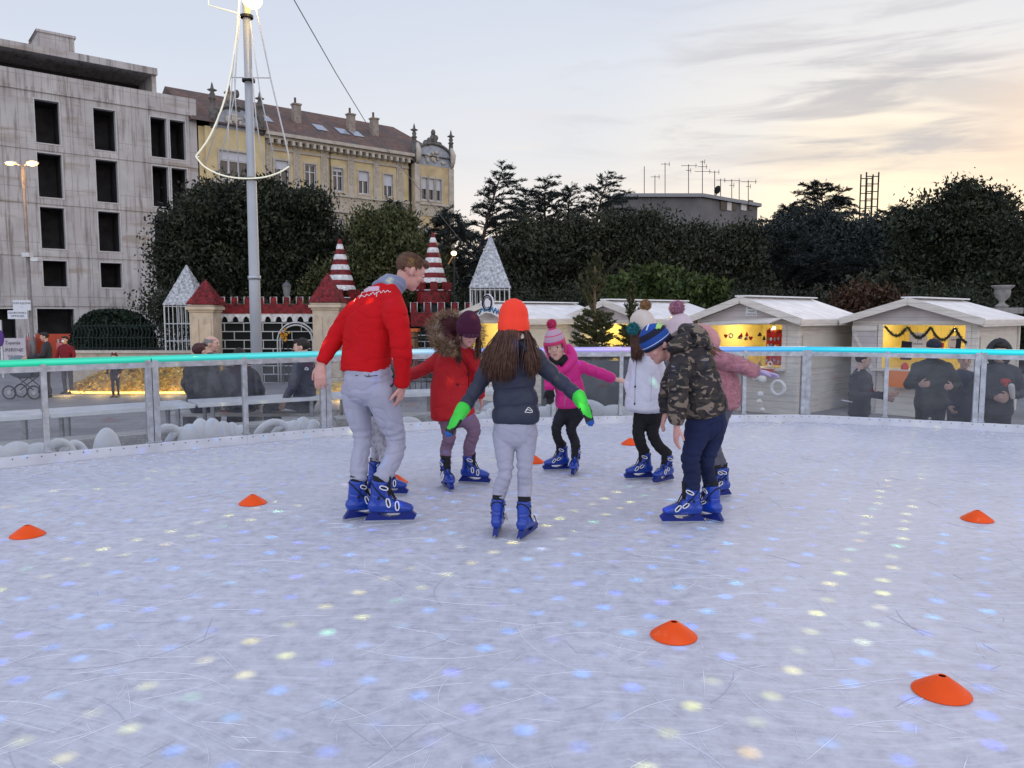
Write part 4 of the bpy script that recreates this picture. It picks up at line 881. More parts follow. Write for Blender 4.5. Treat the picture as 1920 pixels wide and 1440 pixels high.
def fir(label, d, px, py_top, wpx, py_full, n, seed):
    rnd = random.Random(seed); tp = at(px, py_top, d); b = Vector((tp.x, d, GZ)); t = thing('fir_tree', label, 'tree', b, 0, 'cut fir trees beside the rink'); g = MB(); lv = Leaves()
    g.tube([b, b.lerp(tp, .5), tp], [.05, .035, .014], 8, 0); zf = at(px, py_full, d).z; W = wpx * d / F
    z = GZ + .35
    while z < tp.z - .12:
        f = max(0, (tp.z - z) / (tp.z - GZ - .3)); ln = W * min(1.0, f * 1.25 + .10); k = n if z < zf else max(5, n // 2 + 1)
        for i in range(k):
            a = rnd.uniform(0, 6.28); l = ln * rnd.uniform(.7, 1.15); up = rnd.uniform(.25, .55) + (1.3 if z > zf else 0); p = Vector((tp.x, d, z)); e = p + Vector((math.cos(a) * l, math.sin(a) * l, l * up)); m = p.lerp(e, .5) - Vector((0, 0, l * .06)); g.tube([p, m, e], [.011, .008, .004], 5)
            P = []; A = []
            for s in range(int(28 + 160 * l)):
                q = rnd.random(); c = p.lerp(m, q * 2) if q < .5 else m.lerp(e, q * 2 - 1); P.append(c + Vector((rnd.gauss(0, .012), rnd.gauss(0, .012), rnd.gauss(0, .012)))); A.append((e - p).normalized() + Vector((rnd.gauss(0, .7), rnd.gauss(0, .7), rnd.gauss(0, .5))))
            lv.add(np.array(P), .016, 4.5, np.array(A))
            for sgn in (-1, 1):      # side twigs
                for q in (.45, .7):
                    c = p.lerp(e, q); dv = (e - p).normalized(); s2 = Vector((-dv.y, dv.x, 0)).normalized() * sgn; e2 = c + (dv * .7 + s2).normalized() * l * .3; g.tube([c, e2], [.006, .003], 4)
                    P = [c.lerp(e2, rnd.random()) for _ in range(int(10 + 60 * l))]; lv.add(np.array(P), .016, 4.2, np.random.normal(size=(len(P), 3)) * .7 + np.array(e2 - c) / max(.01, (e2 - c).length))
        z += .10 if z < zf else .16
    wpart(g.build('trunk', mat('fir_bark', (.16, .11, .065), .85, var=.2)), t); wpart(lv.build('branches', LM['fir']), t)
fir('sparse cut fir tree with a tall bare leader beside the stalls', 13.5, 1116, 474, 62, 590, 8, 3)
fir('smaller sparse fir tree right of the tall cut fir', 14.5, 1183, 527, 36, 610, 6, 5)
# ------------------------------------------------------------------ market stalls
def yboards():
    m = mat('yellow_lit_boards', (.60, .48, .16), .7, var=.12, vs=4, bump=.1); nt = m.node_tree; b = bsdf(m); tc = N(nt, 'ShaderNodeTexCoord')
    s = N(nt, 'ShaderNodeSeparateXYZ'); L(nt, tc.outputs['Object'], s.inputs[0]); f = math_(nt, 'FRACT', math_(nt, 'MULTIPLY', s.outputs[0], 5.5))
    L(nt, mixc(nt, ramp(nt, f, [(0, 1.0), (.06, 0.0)]), (.60, .48, .16), (.30, .20, .06)), b.inputs['Base Color']); return m
M['yb'] = yboards()
M['roof_w'] = mat('white_roof_felt', (.80, .77, .74), .6, var=.12, vs=3, bump=.15, bs=30, c2=(.5, .5, .5), c2t=(.6, .75), c2s=2)
M['wood_l'] = boards(mat('lilac_white_boards', (.52, .47, .47), .65, var=.1, vs=3, bump=.15, bs=12))
M['cream_panel'] = mat('cream_panel', (.60, .56, .48), .6, var=.06, vs=2)
STALLS = {}
def text_mesh(body, size, m, name, parent, loc, rot, depth=.004, align='CENTER'):
    c = bpy.data.curves.new('t', 'FONT'); c.body = body; c.size = size; c.align_x = align; c.align_y = 'CENTER'; c.extrude = depth
    o = bpy.data.objects.new('t', c); col.objects.link(o); dg = bpy.context.evaluated_depsgraph_get(); me = bpy.data.meshes.new_from_object(o.evaluated_get(dg)); bpy.data.objects.remove(o)
    me.materials.clear(); me.materials.append(m); q = link(name, me, parent); q.location = loc; q.rotation_euler = rot; return q
INK = mat('dark_ink', (.02, .02, .04), .7)
PAPER = mat('white_paper', (.72, .72, .74), .8)
def stall(label, apex_px, apex_py, d, rot, front, W=2.5, D=3.0, hole=(-.95, 1.0), zt=1.98, zc=1.02, notes=None, ztop=None):
    ap = at(apex_px, apex_py, d); ridge = Vector((math.sin(-rot), math.cos(rot), 0)) if False else Vector((-math.sin(rot), math.cos(rot), 0)); loc = Vector((ap.x, ap.y, GZ)) + ridge * (D / 2 + .22)
    t = thing('market_stall', label, 'market stall', loc, rot, 'white wooden market stalls'); h = W / 2; y0 = -D / 2; Zp = ap.z - GZ; Ze = 2.06
    wl = M['wood_w']; sl = (Zp - Ze) / (h + .18)
    zw = Zp - sl * h - .05
    g = MB(); grid_wall(g, -h, h, 0, zw, [(hole[0], hole[1], zc, min(zt, zw - .02))], y0); grid_wall(g, -h, h, 0, zw, [], -y0)
    for x in (-h, h): g.add([(x, y0, 0), (x, -y0, 0), (x, -y0, zw), (x, y0, zw)], [(0, 1, 2, 3)])
    g.build('wall', wl, t)
    g = MB(); g.add([(-h, y0 - .004, zw), (h, y0 - .004, zw), (0, y0 - .004, Zp - .06)], [(0, 1, 2)]); g.add([(-h, -y0, zw), (h, -y0, zw), (0, -y0, Zp - .06)], [(2, 1, 0)]); g.build('gable', M['wood_l'], t)
    g = MB(); oh = .22
    for s in (-1, 1):
        x1 = s * (h + .18); g.add([(0, y0 - oh, Zp), (x1, y0 - oh, Ze), (x1, -y0 + oh, Ze), (0, -y0 + oh, Zp), (0, y0 - oh, Zp + .05), (x1, y0 - oh, Ze + .05), (x1, -y0 + oh, Ze + .05), (0, -y0 + oh, Zp + .05)], [(0, 1, 2, 3), (4, 7, 6, 5), (0, 4, 5, 1), (1, 5, 6, 2), (2, 6, 7, 3)])
    rf = g.build('roof', M['roof_w'], t)
    g = MB(); g.box((.0, 0, Zp + .075), (.36, D + .3, .03), None); g.build('ridge_cap', M['white'], rf)
    for s in (-1, 1):
        g = MB(); g.bar((0, y0 - oh - .015, Zp - .01), (s * (h + .2), y0 - oh - .015, Ze - .01 ), .03, .15); g.build('bargeboard', wl, t)
        g = MB(); g.bar((s * (h + .195), y0 - oh, Ze - .035), (s * (h + .195), -y0 + oh, Ze - .035), .03, .13); g.build('fascia', wl, t)
    # lit interior
    e = .05; g = MB(); yb = -y0 - e; zi = zw - .05
    g.add([(-h + e, yb, .3), (h - e, yb, .3), (h - e, yb, zi), (-h + e, yb, zi)], [(0, 1, 2, 3)])
    for x in (-h + e, h - e): g.add([(x, y0 + e, .3), (x, yb, .3), (x, yb, zi), (x, y0 + e, zi)], [(0, 1, 2, 3)])
    g.add([(-h + e, y0 + e, zi), (h - e, y0 + e, zi), (h - e, yb, zi), (-h + e, yb, zi)], [(0, 1, 2, 3)]); g.build('lined_interior', M['yb'], t)
    g = MB(); g.bx(hole[0] - .05, hole[1] + .05, y0 - .28, y0 + .35, zc - .04, zc); g.build('counter', M['wood_w'], t)
    for x in (hole[0], hole[1]):
        g = MB(); g.bx(x - .05, x + .05, y0 - .03, y0 - .005, zc + .002, zt); g.build('jamb', wl, t)
    # side wall battens and cream shutter panel
    g = MB(); g.bx(h + .004, h + .03, y0 + .25, -y0 - .2, 1.0, 1.75); g.build('side_panel', M['cream_panel'], t)
    for y in (y0 + .04, -y0 - .04):
        g = MB(); g.bx(h + .004, h + .045, y - .05, y + .05, 0, zw - .02); g.build('corner_post', wl, t)
    # bulb
    lx, ly, lz = hole[0] * .2 + hole[1] * .8, y0 + .25, zt - .08
    k = MB(); k.ell((lx, ly, lz), .035, None, 10, 8); k.build('bulb', mat('warm_bulb', (1, .9, .6), .4, emit=(1, .83, .5), es=6), t)
    for lxx, e_ in ((lx, 30), (hole[0] * .6, 26)):
        ld = bpy.data.lights.new('stall_lamp', 'POINT'); ld.energy = e_; ld.color = (1, .88, .58); ld.shadow_soft_size = .06; lo = bpy.data.objects.new('stall_lamp', ld); col.objects.link(lo); lo.parent = t; lo.location = (lxx, .1, lz - .05)
    return t, (h, y0, zw, Zp, Ze, hole, zt, zc)
def loc_of(t, x, y, z): return t.matrix_basis @ Vector((x, y, z))
def hang(t, name, label, cat, g, m, pos, group=None, smooth=True):
    o = g.build(name, m, smooth=smooth); o.matrix_basis = t.matrix_basis @ Matrix.Translation(pos); tag(o, label, cat, group); return o
RT = R(-47)
s4, i4 = stall('white stall at the right with a dark garland across its yellow hatch', 1703, 564, 16.5, RT, 4, hole=(-.62, 1.12))
s3, i3 = stall('white stall behind the pink fur girl with many hanging red toys', 1388, 561, 17.5, RT, 3, hole=(-1.0, .98))
s2, i2 = stall('white stall behind the tall fir tree with its hatch hidden', 1132, 567, 19, RT, 2)
s1, i1 = stall('white stall behind the orange hat girl with a round snowy sign on its gable', 905, 571, 19.5, RT, 1, hole=(-.8, 1.0))
def stall_goods():
    red = mat('red_felt', (.55, .03, .02), .8, var=.2); dk = mat('dark_felt', (.03, .025, .04), .8); wh = mat('white_felt', (.75, .73, .70), .8); org = mat('orange_felt', (.75, .20, .04), .8); brn = mat('brown_wood_toy', (.28, .15, .07), .7); sil = mat('grey_felt', (.35, .35, .40), .7)
    rnd = random.Random(11)
    def toy(kind):
        g = MB()
        if kind == 'bell': g.lathe([(.052, 0), (.05, .012), (.034, .04), (.022, .07), (.008, .085)], n=10); g.ell((0, 0, -.008), .014, None, 8, 6, 1)
        elif kind == 'heart': g.prism([[(.0, 0), (.05, .06), (.045, .085), (.022, .092), (0, .074), (-.022, .092), (-.045, .085), (-.05, .06)]], lambda a, b, d: (a, d, b), -.012, .012)
        elif kind == 'gnome': g.ell((0, 0, .02), (.034, .03, .034), None, 10, 8, 1); g.lathe([(.04, .03), (.03, .07), (.012, .12), (.002, .135)], n=10); g.ell((0, -.03, .03), .011, None, 6, 5, 2)
        elif kind == 'ball': g.ell((0, 0, .04), .04, None, 12, 9); g.lathe([(.012, .078), (.012, .09)], n=8, m=1)
        elif kind == 'ring': g.tube([(.05 * math.cos(a), 0, .05 + .05 * math.sin(a)) for a in np.linspace(0, 2 * math.pi, 17)], .017, 8)
        g.tube([(0, 0, .085), (0, 0, .2)], .0025, 4, 1)
        return g
    h, y0, zw, Zp, Ze, hole, zt, zc = i3
    xs = [-.78, -.70, -.42, -.34, -.26, -.18, -.08, .08, .16, .30, .38, .46, .62]
    kinds = ['heart', 'ring', 'bell', 'gnome', 'bell', 'gnome', 'heart', 'bell', 'gnome', 'bell', 'ball', 'gnome', 'bell']
    ms = [red, wh, dk, red, brn, red, red, dk, dk, wh, dk, red, dk]
    wd = ['small red heart hung at the left of the toy stall hatch', 'white ring hung beside the red heart in the toy stall', 'dark bell first of the cluster hung in the toy stall', 'red gnome hung beside the first dark bell in the toy stall', 'brown bell hung between two red gnomes in the toy stall', 'red gnome hung right of the brown bell in the toy stall', 'red heart at the right end of the left toy cluster', 'dark bell hung alone in the middle of the toy stall', 'dark gnome hung beside the middle dark bell', 'white bell hung right of the middle of the toy stall', 'dark ball hung beside the white bell', 'red gnome hung just left of the red toy rack', 'dark bell hung in front of the red toy rack']
    for x, k, m, w in zip(xs, kinds, ms, wd):
        hang(s3, k + '_ornament', w, 'ornament', toy(k), [m, wh if k != 'ring' else m, org], (x, y0 + .5 + rnd.uniform(-.1, .1), zt - .30 - rnd.uniform(-.03, .10)), 'toys hanging in the toy stall')
    # red rack full of small toys
    k = MB(); k.bx(.38, .84, y0 + .30, y0 + .33, zc + .05, zt - .12); 
    rk = hang(s3, 'toy_rack', 'red display rack full of small toys in the stall', 'rack', k, [red], (0, 0, 0), None, False)
    for i in range(5):
        for j in range(5):
            g = MB(); g.ell((.44 + .085 * i + rnd.uniform(-.02, .02), y0 + .27, zc + .14 + .17 * j + rnd.uniform(-.02, .02)), (.03, .03, .042), None, 8, 6)
            o = g.build('small_toy', (wh, org, red, sil, brn)[rnd.randrange(5)], rk, True)
    for x, m, w, kk in ((-.72, org, 'orange gnome standing at the left of the toy counter', 'gnome'), (-.58, red, 'red gnome standing on the toy counter beside the orange one', 'gnome'), (-.32, sil, 'grey ball toy standing on the toy counter', 'ball'), (.05, sil, 'larger grey round toy standing mid counter', 'ball'), (.34, brn, 'brown bell standing on the toy counter', 'bell'), (.60, wh, 'white ring toy lying upright on the toy counter', 'ring')):
        hang(s3, 'counter_toy', w, 'toy', toy(kk), [m, wh, org], (x, y0 + .1, zc + .03), 'toys on the toy counter')
    # below the counter: white balls on strings, wreaths, red trim
    for x, z, r, w in ((.50, .77, .085, 'white fluffy ball hung left below the toy counter'), (.66, .74, .09, 'white fluffy ball hung right below the toy counter'), (.62, .40, .072, 'white ball topmost of the three under the counter'), (.60, .24, .06, 'white ball with dark dots in the middle under the counter'), (.68, .06, .055, 'white ball lowest of the three under the counter')):
        g = MB(); g.ell((0, 0, 0), r, None, 16, 12); g.tube([(0, 0, r), (0, 0, r + .12)], .004, 4); hang(s3, 'pompom_ornament', w, 'ornament', g, [wh], (x, y0 - .33, z + .05), 'white balls under the toy counter')
    for x, z, r, w, m in ((1.03, .62, .15, 'large pale wreath at the corner of the toy stall', wh), (.02, .33, .13, 'pink ring wreath with tails hung under the toy counter', mat('pink_felt', (.70, .36, .36), .8))):
        g = MB(); g.tube([(r * math.cos(a), 0, r * math.sin(a)) for a in np.linspace(0, 2 * math.pi, 25)], r * .24, 10)
        if x < .5: g.tube([(0, 0, r), (-.05, 0, r + .2)], .02, 6); g.tube([(.02, -.01, -r), (.08, -.01, -r - .35)], .008, 5)
        hang(s3, 'wreath', w, 'wreath', g, [m], (x, y0 - .32, z))
    g = MB(); g.bx(-.9, .9, y0 - .31, y0 - .285, zc - .12, zc - .0); hang(s3, 'red_runner', 'red cloth runner along the toy counter edge', 'cloth', g, [mat('red_cloth', (.45, .05, .03), .8, var=.2)], (0, 0, 0), None, False)
    g = MB(); g.bar((-1.15, y0 - .05, zt + .03), (.98, y0 - .42, zt + .10), .5, .03, up=(0, -.25, 1)); o = g.build('hatch_flap', M['wood_w'], s3)
    # notice on the gable of the toy stall
    def notice(t, x, y, z, w, hgt, label, lines, sz):
        g = MB(); g.bx(-w / 2, w / 2, -.006, 0, -hgt / 2, hgt / 2); o = hang(t, 'notice', label, 'sign', g, [PAPER], (x, y, z), None, False)
        for i, ln in enumerate(lines): text_mesh(ln, sz, INK, 'lettering', o, (0, -.008, hgt / 2 - hgt * (i + .5) / len(lines)), (math.pi / 2, 0, 0), .001)
    notice(s3, .17, y0 - .012, Zp - .27, .28, .20, 'white notice with three dark lines on the toy stall gable', ['OBRT ZA', 'IZRADU', 'IGRAČAKA'], .046)
    # right stall
    h, y0, zw, Zp, Ze, hole, zt, zc = i4; a, b = hole
    g = MB(); pts = []
    for i in range(61):
        q = i / 60; pts.append((a + .1 + (b - a - .12) * q, y0 - .04, zt - .04 - .24 * abs(math.sin(q * math.pi * 3.5)) * (.75 + .5 * q)))
    g.tube(pts, .022, 6); rn = np.array(pts)[np.random.randint(0, 61, 1500)] + np.random.normal(size=(1500, 3)) * .018
    o = hang(s4, 'tinsel_garland', 'dark green tinsel garland looped across the right stall hatch', 'garland', g, [mat('dark_tinsel', (.02, .022, .018), .5)], (0, 0, 0))
    lv = Leaves(); lv.add(rn, .012, 4); q = lv.build('needle_fringe', mat('dark_tinsel_fringe', (.025, .03, .02), .45)); q.parent = o
    notice(s4, a + .60, y0 + .5, 1.56, .36, .5, 'white paper with text lines hung in the right stall', ['BOŽIĆNI', 'UKRASI', 'RUČNI RAD'], .06)
    notice(s4, b - .42, y0 + .55, 1.58, .26, .34, 'small pale card pinned at the right of the stall hatch', ['CJENIK', 'AKCIJA'], .05)
    g = MB(); g.prism([[(-.13, 0), (.13, 0), (.16, .22), (-.16, .22)]], lambda x, z, d: (x, d, z), -.04, .04); g.tube([(-.07, 0, .22), (-.05, 0, .33), (.05, 0, .33), (.07, 0, .22)], .01, 6)
    hang(s4, 'red_bag', 'red handled bag hanging inside the right stall', 'bag', g, [red], (a + .98, y0 + .45, 1.38), None, False)
    g = MB(); g.prism([[(-.11, 0), (.11, 0), (.12, .4), (-.09, .42)]], lambda x, z, d: (x, d, z), -.03, .03); hang(s4, 'dark_scarf', 'dark scarf hanging beside the white paper in the right stall', 'scarf', g, [dk], (a + .36, y0 + .5, 1.2), None, False)
    g = MB(); g.bx(-.5, .5, -.03, .0, -.35, 0); hang(s4, 'red_counter_cloth', 'orange red cloth hanging over the right stall counter', 'cloth', g, [org], (a + .8, y0 - .30, zc - .02), None, False)
    for x in (a + .55, a + .8, a + 1.05, a + 1.35):
        g = MB(); g.lathe([(.07, 0), (.075, .06), (.05, .12), (.02, .15)], n=14); hang(s4, 'red_basket', 'round red basket toy on the counter of the right stall', 'basket', g, [red], (x, y0 - .05, zc + .003), 'baskets on the right stall counter')
    # folded door with a diagonal brace left of the hatch, right door open
    g = MB(); g.bx(-h + .02, a - .06, y0 - .05, y0 - .006, .05, zt); dr = g.build('shutter_door', M['wood_l'], s4)
    g = MB(); g.bar((-h + .08, y0 - .065, zt - .22), (a - .12, y0 - .065, .95), .02, .07); g.bx(-h + .02, a - .06, y0 - .075, y0 - .053, zt - .14, zt - .03); g.bx(-h + .02, a - .06, y0 - .075, y0 - .053, .55, .66); g.build('brace', M['wood_w'], dr)
    # left stall: round snowy sign + yellow hatch goods
    h, y0, zw, Zp, Ze, hole, zt, zc = i1
    g = MB(); lp = [(-.62, -.30), (-.3, -.02), (-.26, .22), (-.12, .36), (.08, .38), (.24, .26), (.30, .06), (.44, -.02), (.62, -.08), (.60, -.3), (.2, -.16), (-.1, -.14)]
    g.prism([[(x * .8, z * .9) for x, z in lp]], lambda a_, b_, d: (a_, d, b_), -.03, .0); o = hang(s1, 'gable_sign', 'white cut out sign with dark ring and blue script on the left stall', 'sign', g, [M['white']], (.30, y0 - .30, Zp - .08), None, False)
    blu = mat('blue_ink', (.06, .22, .42), .6)
    k = MB(); k.tube([(.0 + .17 * math.cos(q), -.04, .12 + .18 * math.sin(q)) for q in np.linspace(0, 2 * math.pi, 25)], .022, 6); k.tube([(.0 + .12 * math.cos(q), -.04, .12 + .13 * math.sin(q)) for q in np.linspace(.5, 5.4, 17)], .010, 5); k.build('ring_emblem', INK, o, True)
    k = MB(); k.tube([(-.30, -.04, -.16), (-.2, -.04, -.02), (-.1, -.04, -.08), (0, -.04, -.05), (.1, -.04, -.09), (.2, -.04, .0), (.24, -.04, -.12), (.32, -.04, -.02), (.36, -.04, -.14), (.42, -.04, -.06), (.44, -.04, -.16)], .022, 6); k.build('script', blu, o, True)
    for x in (-.5, -.38, .4): g = toy('bell'); hang(s1, 'bell_ornament', 'dark ornament hanging on the bright yellow wall of the left stall', 'ornament', g, [dk, wh, org], (x + .6, y0 + .6, 1.35), 'ornaments in the left stall')
stall_goods()

# ------------------------------------------------------------------ lamps, poles, sail shaped light decoration
def big_pole():
    d = 12.5; b = at(482, 690, d); b = Vector((b.x, d, GZ)); tp = at(459, -60, d); h = tp.z - GZ
    t = thing('tall_lamp_post', 'tall pale grey lamp post with a bright amber lamp behind the barrier', 'lamp post', b)
    g = MB(); g.lathe([(.17, 0), (.17, .02)], n=24); g.lathe([(.090, .02), (.087, 2.8), (.083, 2.82), (.076, 4.35), (.066, 4.40), (.058, h)], n=24); g.build('pole', mat('pale_grey_paint', (.38, .40, .43), .4, .2, var=.06, vs=3), t, True)
    k = MB(); k.lathe([(.1, 0), (.1, .06), (.092, .06), (.092, 0)], (0, 0, 2.76), 20); k.build('collar', M['steel'], t, True)
    l = at(477, 8, d) - b; g = MB(); g.ell(l + Vector((0, -.1, .03)), (.15, .17, .13), None, 16, 10); q = g.build('lamp_head', mat('amber_lamp_glow', (1, .8, .4), .4, emit=(1, .66, .16), es=5), t, True)
    g = MB(); g.tube([Vector((0, 0, l.z + .05)), l + Vector((0, -.1, .12))], .03, 8); g.build('lamp_arm', M['steel'], t, True)
    ld = bpy.data.lights.new('amber_lamp', 'POINT'); ld.energy = 9; ld.color = (1, .68, .3); ld.shadow_soft_size = .12; lo = bpy.data.objects.new('amber_lamp', ld); col.objects.link(lo); lo.parent = t; lo.location = l + Vector((.1, -.35, -.05))
    # sail ship decoration hung on the post
    t2 = thing('sail_light_decoration', 'sail shaped rope light decoration hung on the tall lamp post', 'light decoration', (b.x, d - .13, 3.0)); P = lambda x, y: at(x, y, d - .14)
    def W(pts, r, n, m): k = MB(); k.tube(pts, r, 8); wpart(k.build(n, m, smooth=True), t2)
    def curve(ps, n=24):
        ps = [Vector(p) for p in ps]; res = []
        for i in range(len(ps) - 1):
            p0, p1, p2, p3 = ps[max(0, i - 1)], ps[i], ps[i + 1], ps[min(len(ps) - 1, i + 2)]
            for k in range(6): u = k / 6; res.append(.5 * ((2 * p1) + (-p0 + p2) * u + (2 * p0 - 5 * p1 + 4 * p2 - p3) * u * u + (-p0 + 3 * p1 - 3 * p2 + p3) * u ** 3))
        return res + [ps[-1]]
    W(curve([P(450, -30), P(446, 40), P(440, 90), P(430, 150), P(415, 205), P(392, 258), P(367, 293)]), .014, 'luff_rope_light', M['rope'])
    W(curve([P(367, 293), P(383, 312), P(412, 327), P(448, 334), P(490, 333), P(522, 324), P(542, 312)]), .012, 'foot_rope_light', M['rope'])
    W([P(542, 312), P(541, 290), P(508, 150), P(481, 20), P(476, -30)], .012, 'leech_tube', M['rope_off'])
    W([P(390, -30), P(391, 10), P(446, 25)], .013, 'pennant_tube', M['rope'])
    W([P(434, 145), P(508, 146)], .010, 'cross_tube', M['rope_off'])
    for pts in ([P(445, 20), P(437, 130), P(386, 306)], [P(446, 60), P(440, 180), P(408, 322)], [P(450, 30), P(440, 150), P(448, 328)], [P(437, 130), P(428, 240), P(427, 325)], [P(469, 40), P(487, 170), P(519, 318)], [P(472, 130), P(480, 220), P(497, 326)]): W(pts, .0085, 'rigging_tube', M['rope_off'])
    g = MB()
    for z in (P(450, 25).z, P(465, 146).z, P(470, 333).z): g.lathe([(.10, -.02), (.10, .02), (.096, .02), (.096, -.02)], (b.x, d, z), 16)
    wpart(g.build('clamp', M['iron']), t2)
big_pole()
def cable():
    a, b, c, e = at(540, -20, 16), at(690, 236, 24), at(800, 372, 27), at(893, 487, 29); g = MB(); g.tube([a, a.lerp(b, .5) - Vector((0, 0, .05)), b, c, e], .011, 6)
    tag(g.build('overhead_cable', mat('pale_cable', (.22, .22, .23), .6), smooth=True), 'thin overhead cable slanting from the sky down to the castle', 'cable')
cable()
def street_lamp():
    d = 30.0; b = at(62, 660, d); b.z = GZ; tp = at(56, 310, d); h = tp.z - GZ
    t = thing('street_lamp', 'slim street lamp with two lit amber heads before the concrete building', 'street lamp', b)
    g = MB(); g.lathe([(.13, 0), (.13, 1.2), (.075, 1.25), (.06, h)], n=14); g.build('pole', mat('rusty_grey_pole', (.22, .20, .19), .5, .3, var=.2), t, True)
    gl = mat('amber_lamp_small', (1, .7, .3), .4, emit=(1, .50, .10), es=5)
    for s, e in ((-1, .9), (1, 1.25)):
        g = MB(); g.tube([(0, 0, h - .05), (s * .18, 0, h + .04), (s * .3, 0, h + .06)], .03, 8); g.build('arm', M['steel'], t, True)
        g = MB(); g.ell((s * .42, -.05, h + .08), (.24, .12, .08), None, 12, 8); hd = g.build('lamp_head', M['white_metal'], t, True); k = MB(); k.ell((s * .42, -.1, h + .05), (.18 * e, .11, .075 * e), None, 12, 8); k.build('lamp_glass', gl, hd, True)
        ld = bpy.data.lights.new('amber_street_lamp', 'POINT'); ld.energy = 25; ld.color = (1, .55, .2); ld.shadow_soft_size = .1; lo = bpy.data.objects.new('amber_street_lamp', ld); col.objects.link(lo); lo.parent = t; lo.location = (s * .42, -.3, h - .12)
    for px, py, w in ((52, 478, 'box_camera'), (68, 487, 'box_camera')):
        q = at(px, py, d) - b; g = MB(); g.box(q, (.28, .3, .16)); g.bar(q, (0, 0, q.z), .04); g.build('box_camera', M['white_metal'], t, bevel=.02)
    for (x0, y0, x1, y1), ls, lb in (((26, 563, 58, 582), ('DOM SLJEZINA', '—'), 'white direction sign with one dark line on the street lamp, the upper one'), ((16, 582, 52, 598), ('GRAĐEVINSKA', 'GIMNAZIJA'), 'white direction sign with a curved arrow, lower on the street lamp')):
        p, q = at(x0, y1, d - .1), at(x1, y0, d - .1); g = MB(); g.bx(p.x, q.x, d - .14, d - .1, p.z, q.z); o = g.build('direction_sign', mat('sign_white', (.68, .70, .74), .4)); tag(o, lb, 'sign', 'signs on the street lamp')
        k = MB(); k.bar(((p.x + q.x) / 2 + .1, d - .08, (p.z + q.z) / 2), (b.x, d - .05, (p.z + q.z) / 2), .04); wpart(k.build('bracket', M['steel'], None), o)
        for i, s in enumerate(ls): text_mesh(s, .105, INK, 'lettering', o, ((p.x + q.x) / 2, d - .143, q.z - (q.z - p.z) * (.3 + .36 * i)), (math.pi / 2, 0, 0), .001)
street_lamp()
def lantern():
    d = 27.5; b = at(540, 640, d); b.z = GZ; tp = at(540, 530, d); t = thing('park_lantern', 'old style park lantern in the shade of the big evergreen', 'lamp post', b); h = tp.z - GZ; mi = mat('grey_iron', (.10, .10, .10), .6)
    g = MB(); g.lathe([(.10, 0), (.08, .6), (.04, .8), (.035, h - .62), (.07, h - .58)], n=12); g.build('pole', mi, t, True)
    g = MB(); g.lathe([(.08, h - .57), (.15, h - .15), (.152, h - .13)], n=6); g.build('lamp_glass', mat('frosted_glass', (.22, .22, .21), .3), t); g = MB(); g.lathe([(.18, h - .127), (.1, h - .02), (.03, h + .02), (.03, h + .09)], n=6); g.build('lamp_cap', mi, t)
lantern()
def glow_lantern():
    d = 30; p = at(851, 475, d); t = thing('lit_lantern', 'small lit orange lantern beside the striped castle cone', 'lamp post', (p.x, d, GZ)); h = p.z - GZ
    g = MB(); g.lathe([(.07, 0), (.04, 1), (.035, h - .1)], n=10); g.build('pole', M['iron'], t, True); g = MB(); g.ell((0, 0, h), (.11, .1, .09), None, 10, 8); g.build('lamp_glass', mat('orange_glow', (1, .7, .4), .4, emit=(1, .62, .3), es=4), t, True); g = MB(); g.bar((0, 0, h - .05), (-.22, 0, h - .42), .05); g.build('bracket', mat('lit_bracket', (.5, .25, .1), .5), t)
glow_lantern()
# ------------------------------------------------------------------ castle gate decoration
def pillar(label, px0, px1, pytop, d):
    a, b = at(px0, 640, d), at(px1, 640, d); x = (a.x + b.x) / 2; w = b.x - a.x; h = at(0, pytop, d).z - GZ
    t = thing('gate_pillar', label, 'pillar', (x, d, GZ), 0, 'stone gate pillars'); s = M['stone']
    g = MB(); g.bx(-w / 2, w / 2, -w / 2, w / 2, .5, h - .22); sh = g.build('shaft', s, t, bevel=.015)
    for sgn in (-1, 1):
        k = MB(); k.bx(sgn * w * .27 - w * .15, sgn * w * .27 + w * .15, -w / 2 - .025, -w / 2 - .003, .75, h - .42); k.build('raised_panel', s, sh, bevel=.01)
    g = MB(); g.bx(-w * .68, w * .68, -w * .68, w * .68, 0, .28); g.bx(-w * .6, w * .6, -w * .6, w * .6, .283, .5); g.build('plinth', s, t, bevel=.02)
    g = MB(); g.bx(-w * .54, w * .54, -w * .54, w * .54, h - .217, h - .15); g.bx(-w * .62, w * .62, -w * .62, w * .62, h - .147, h - .06); g.bx(-w * .57, w * .57, -w * .57, w * .57, h - .057, h); g.build('cap', s, t, bevel=.01); return t, x, w, h
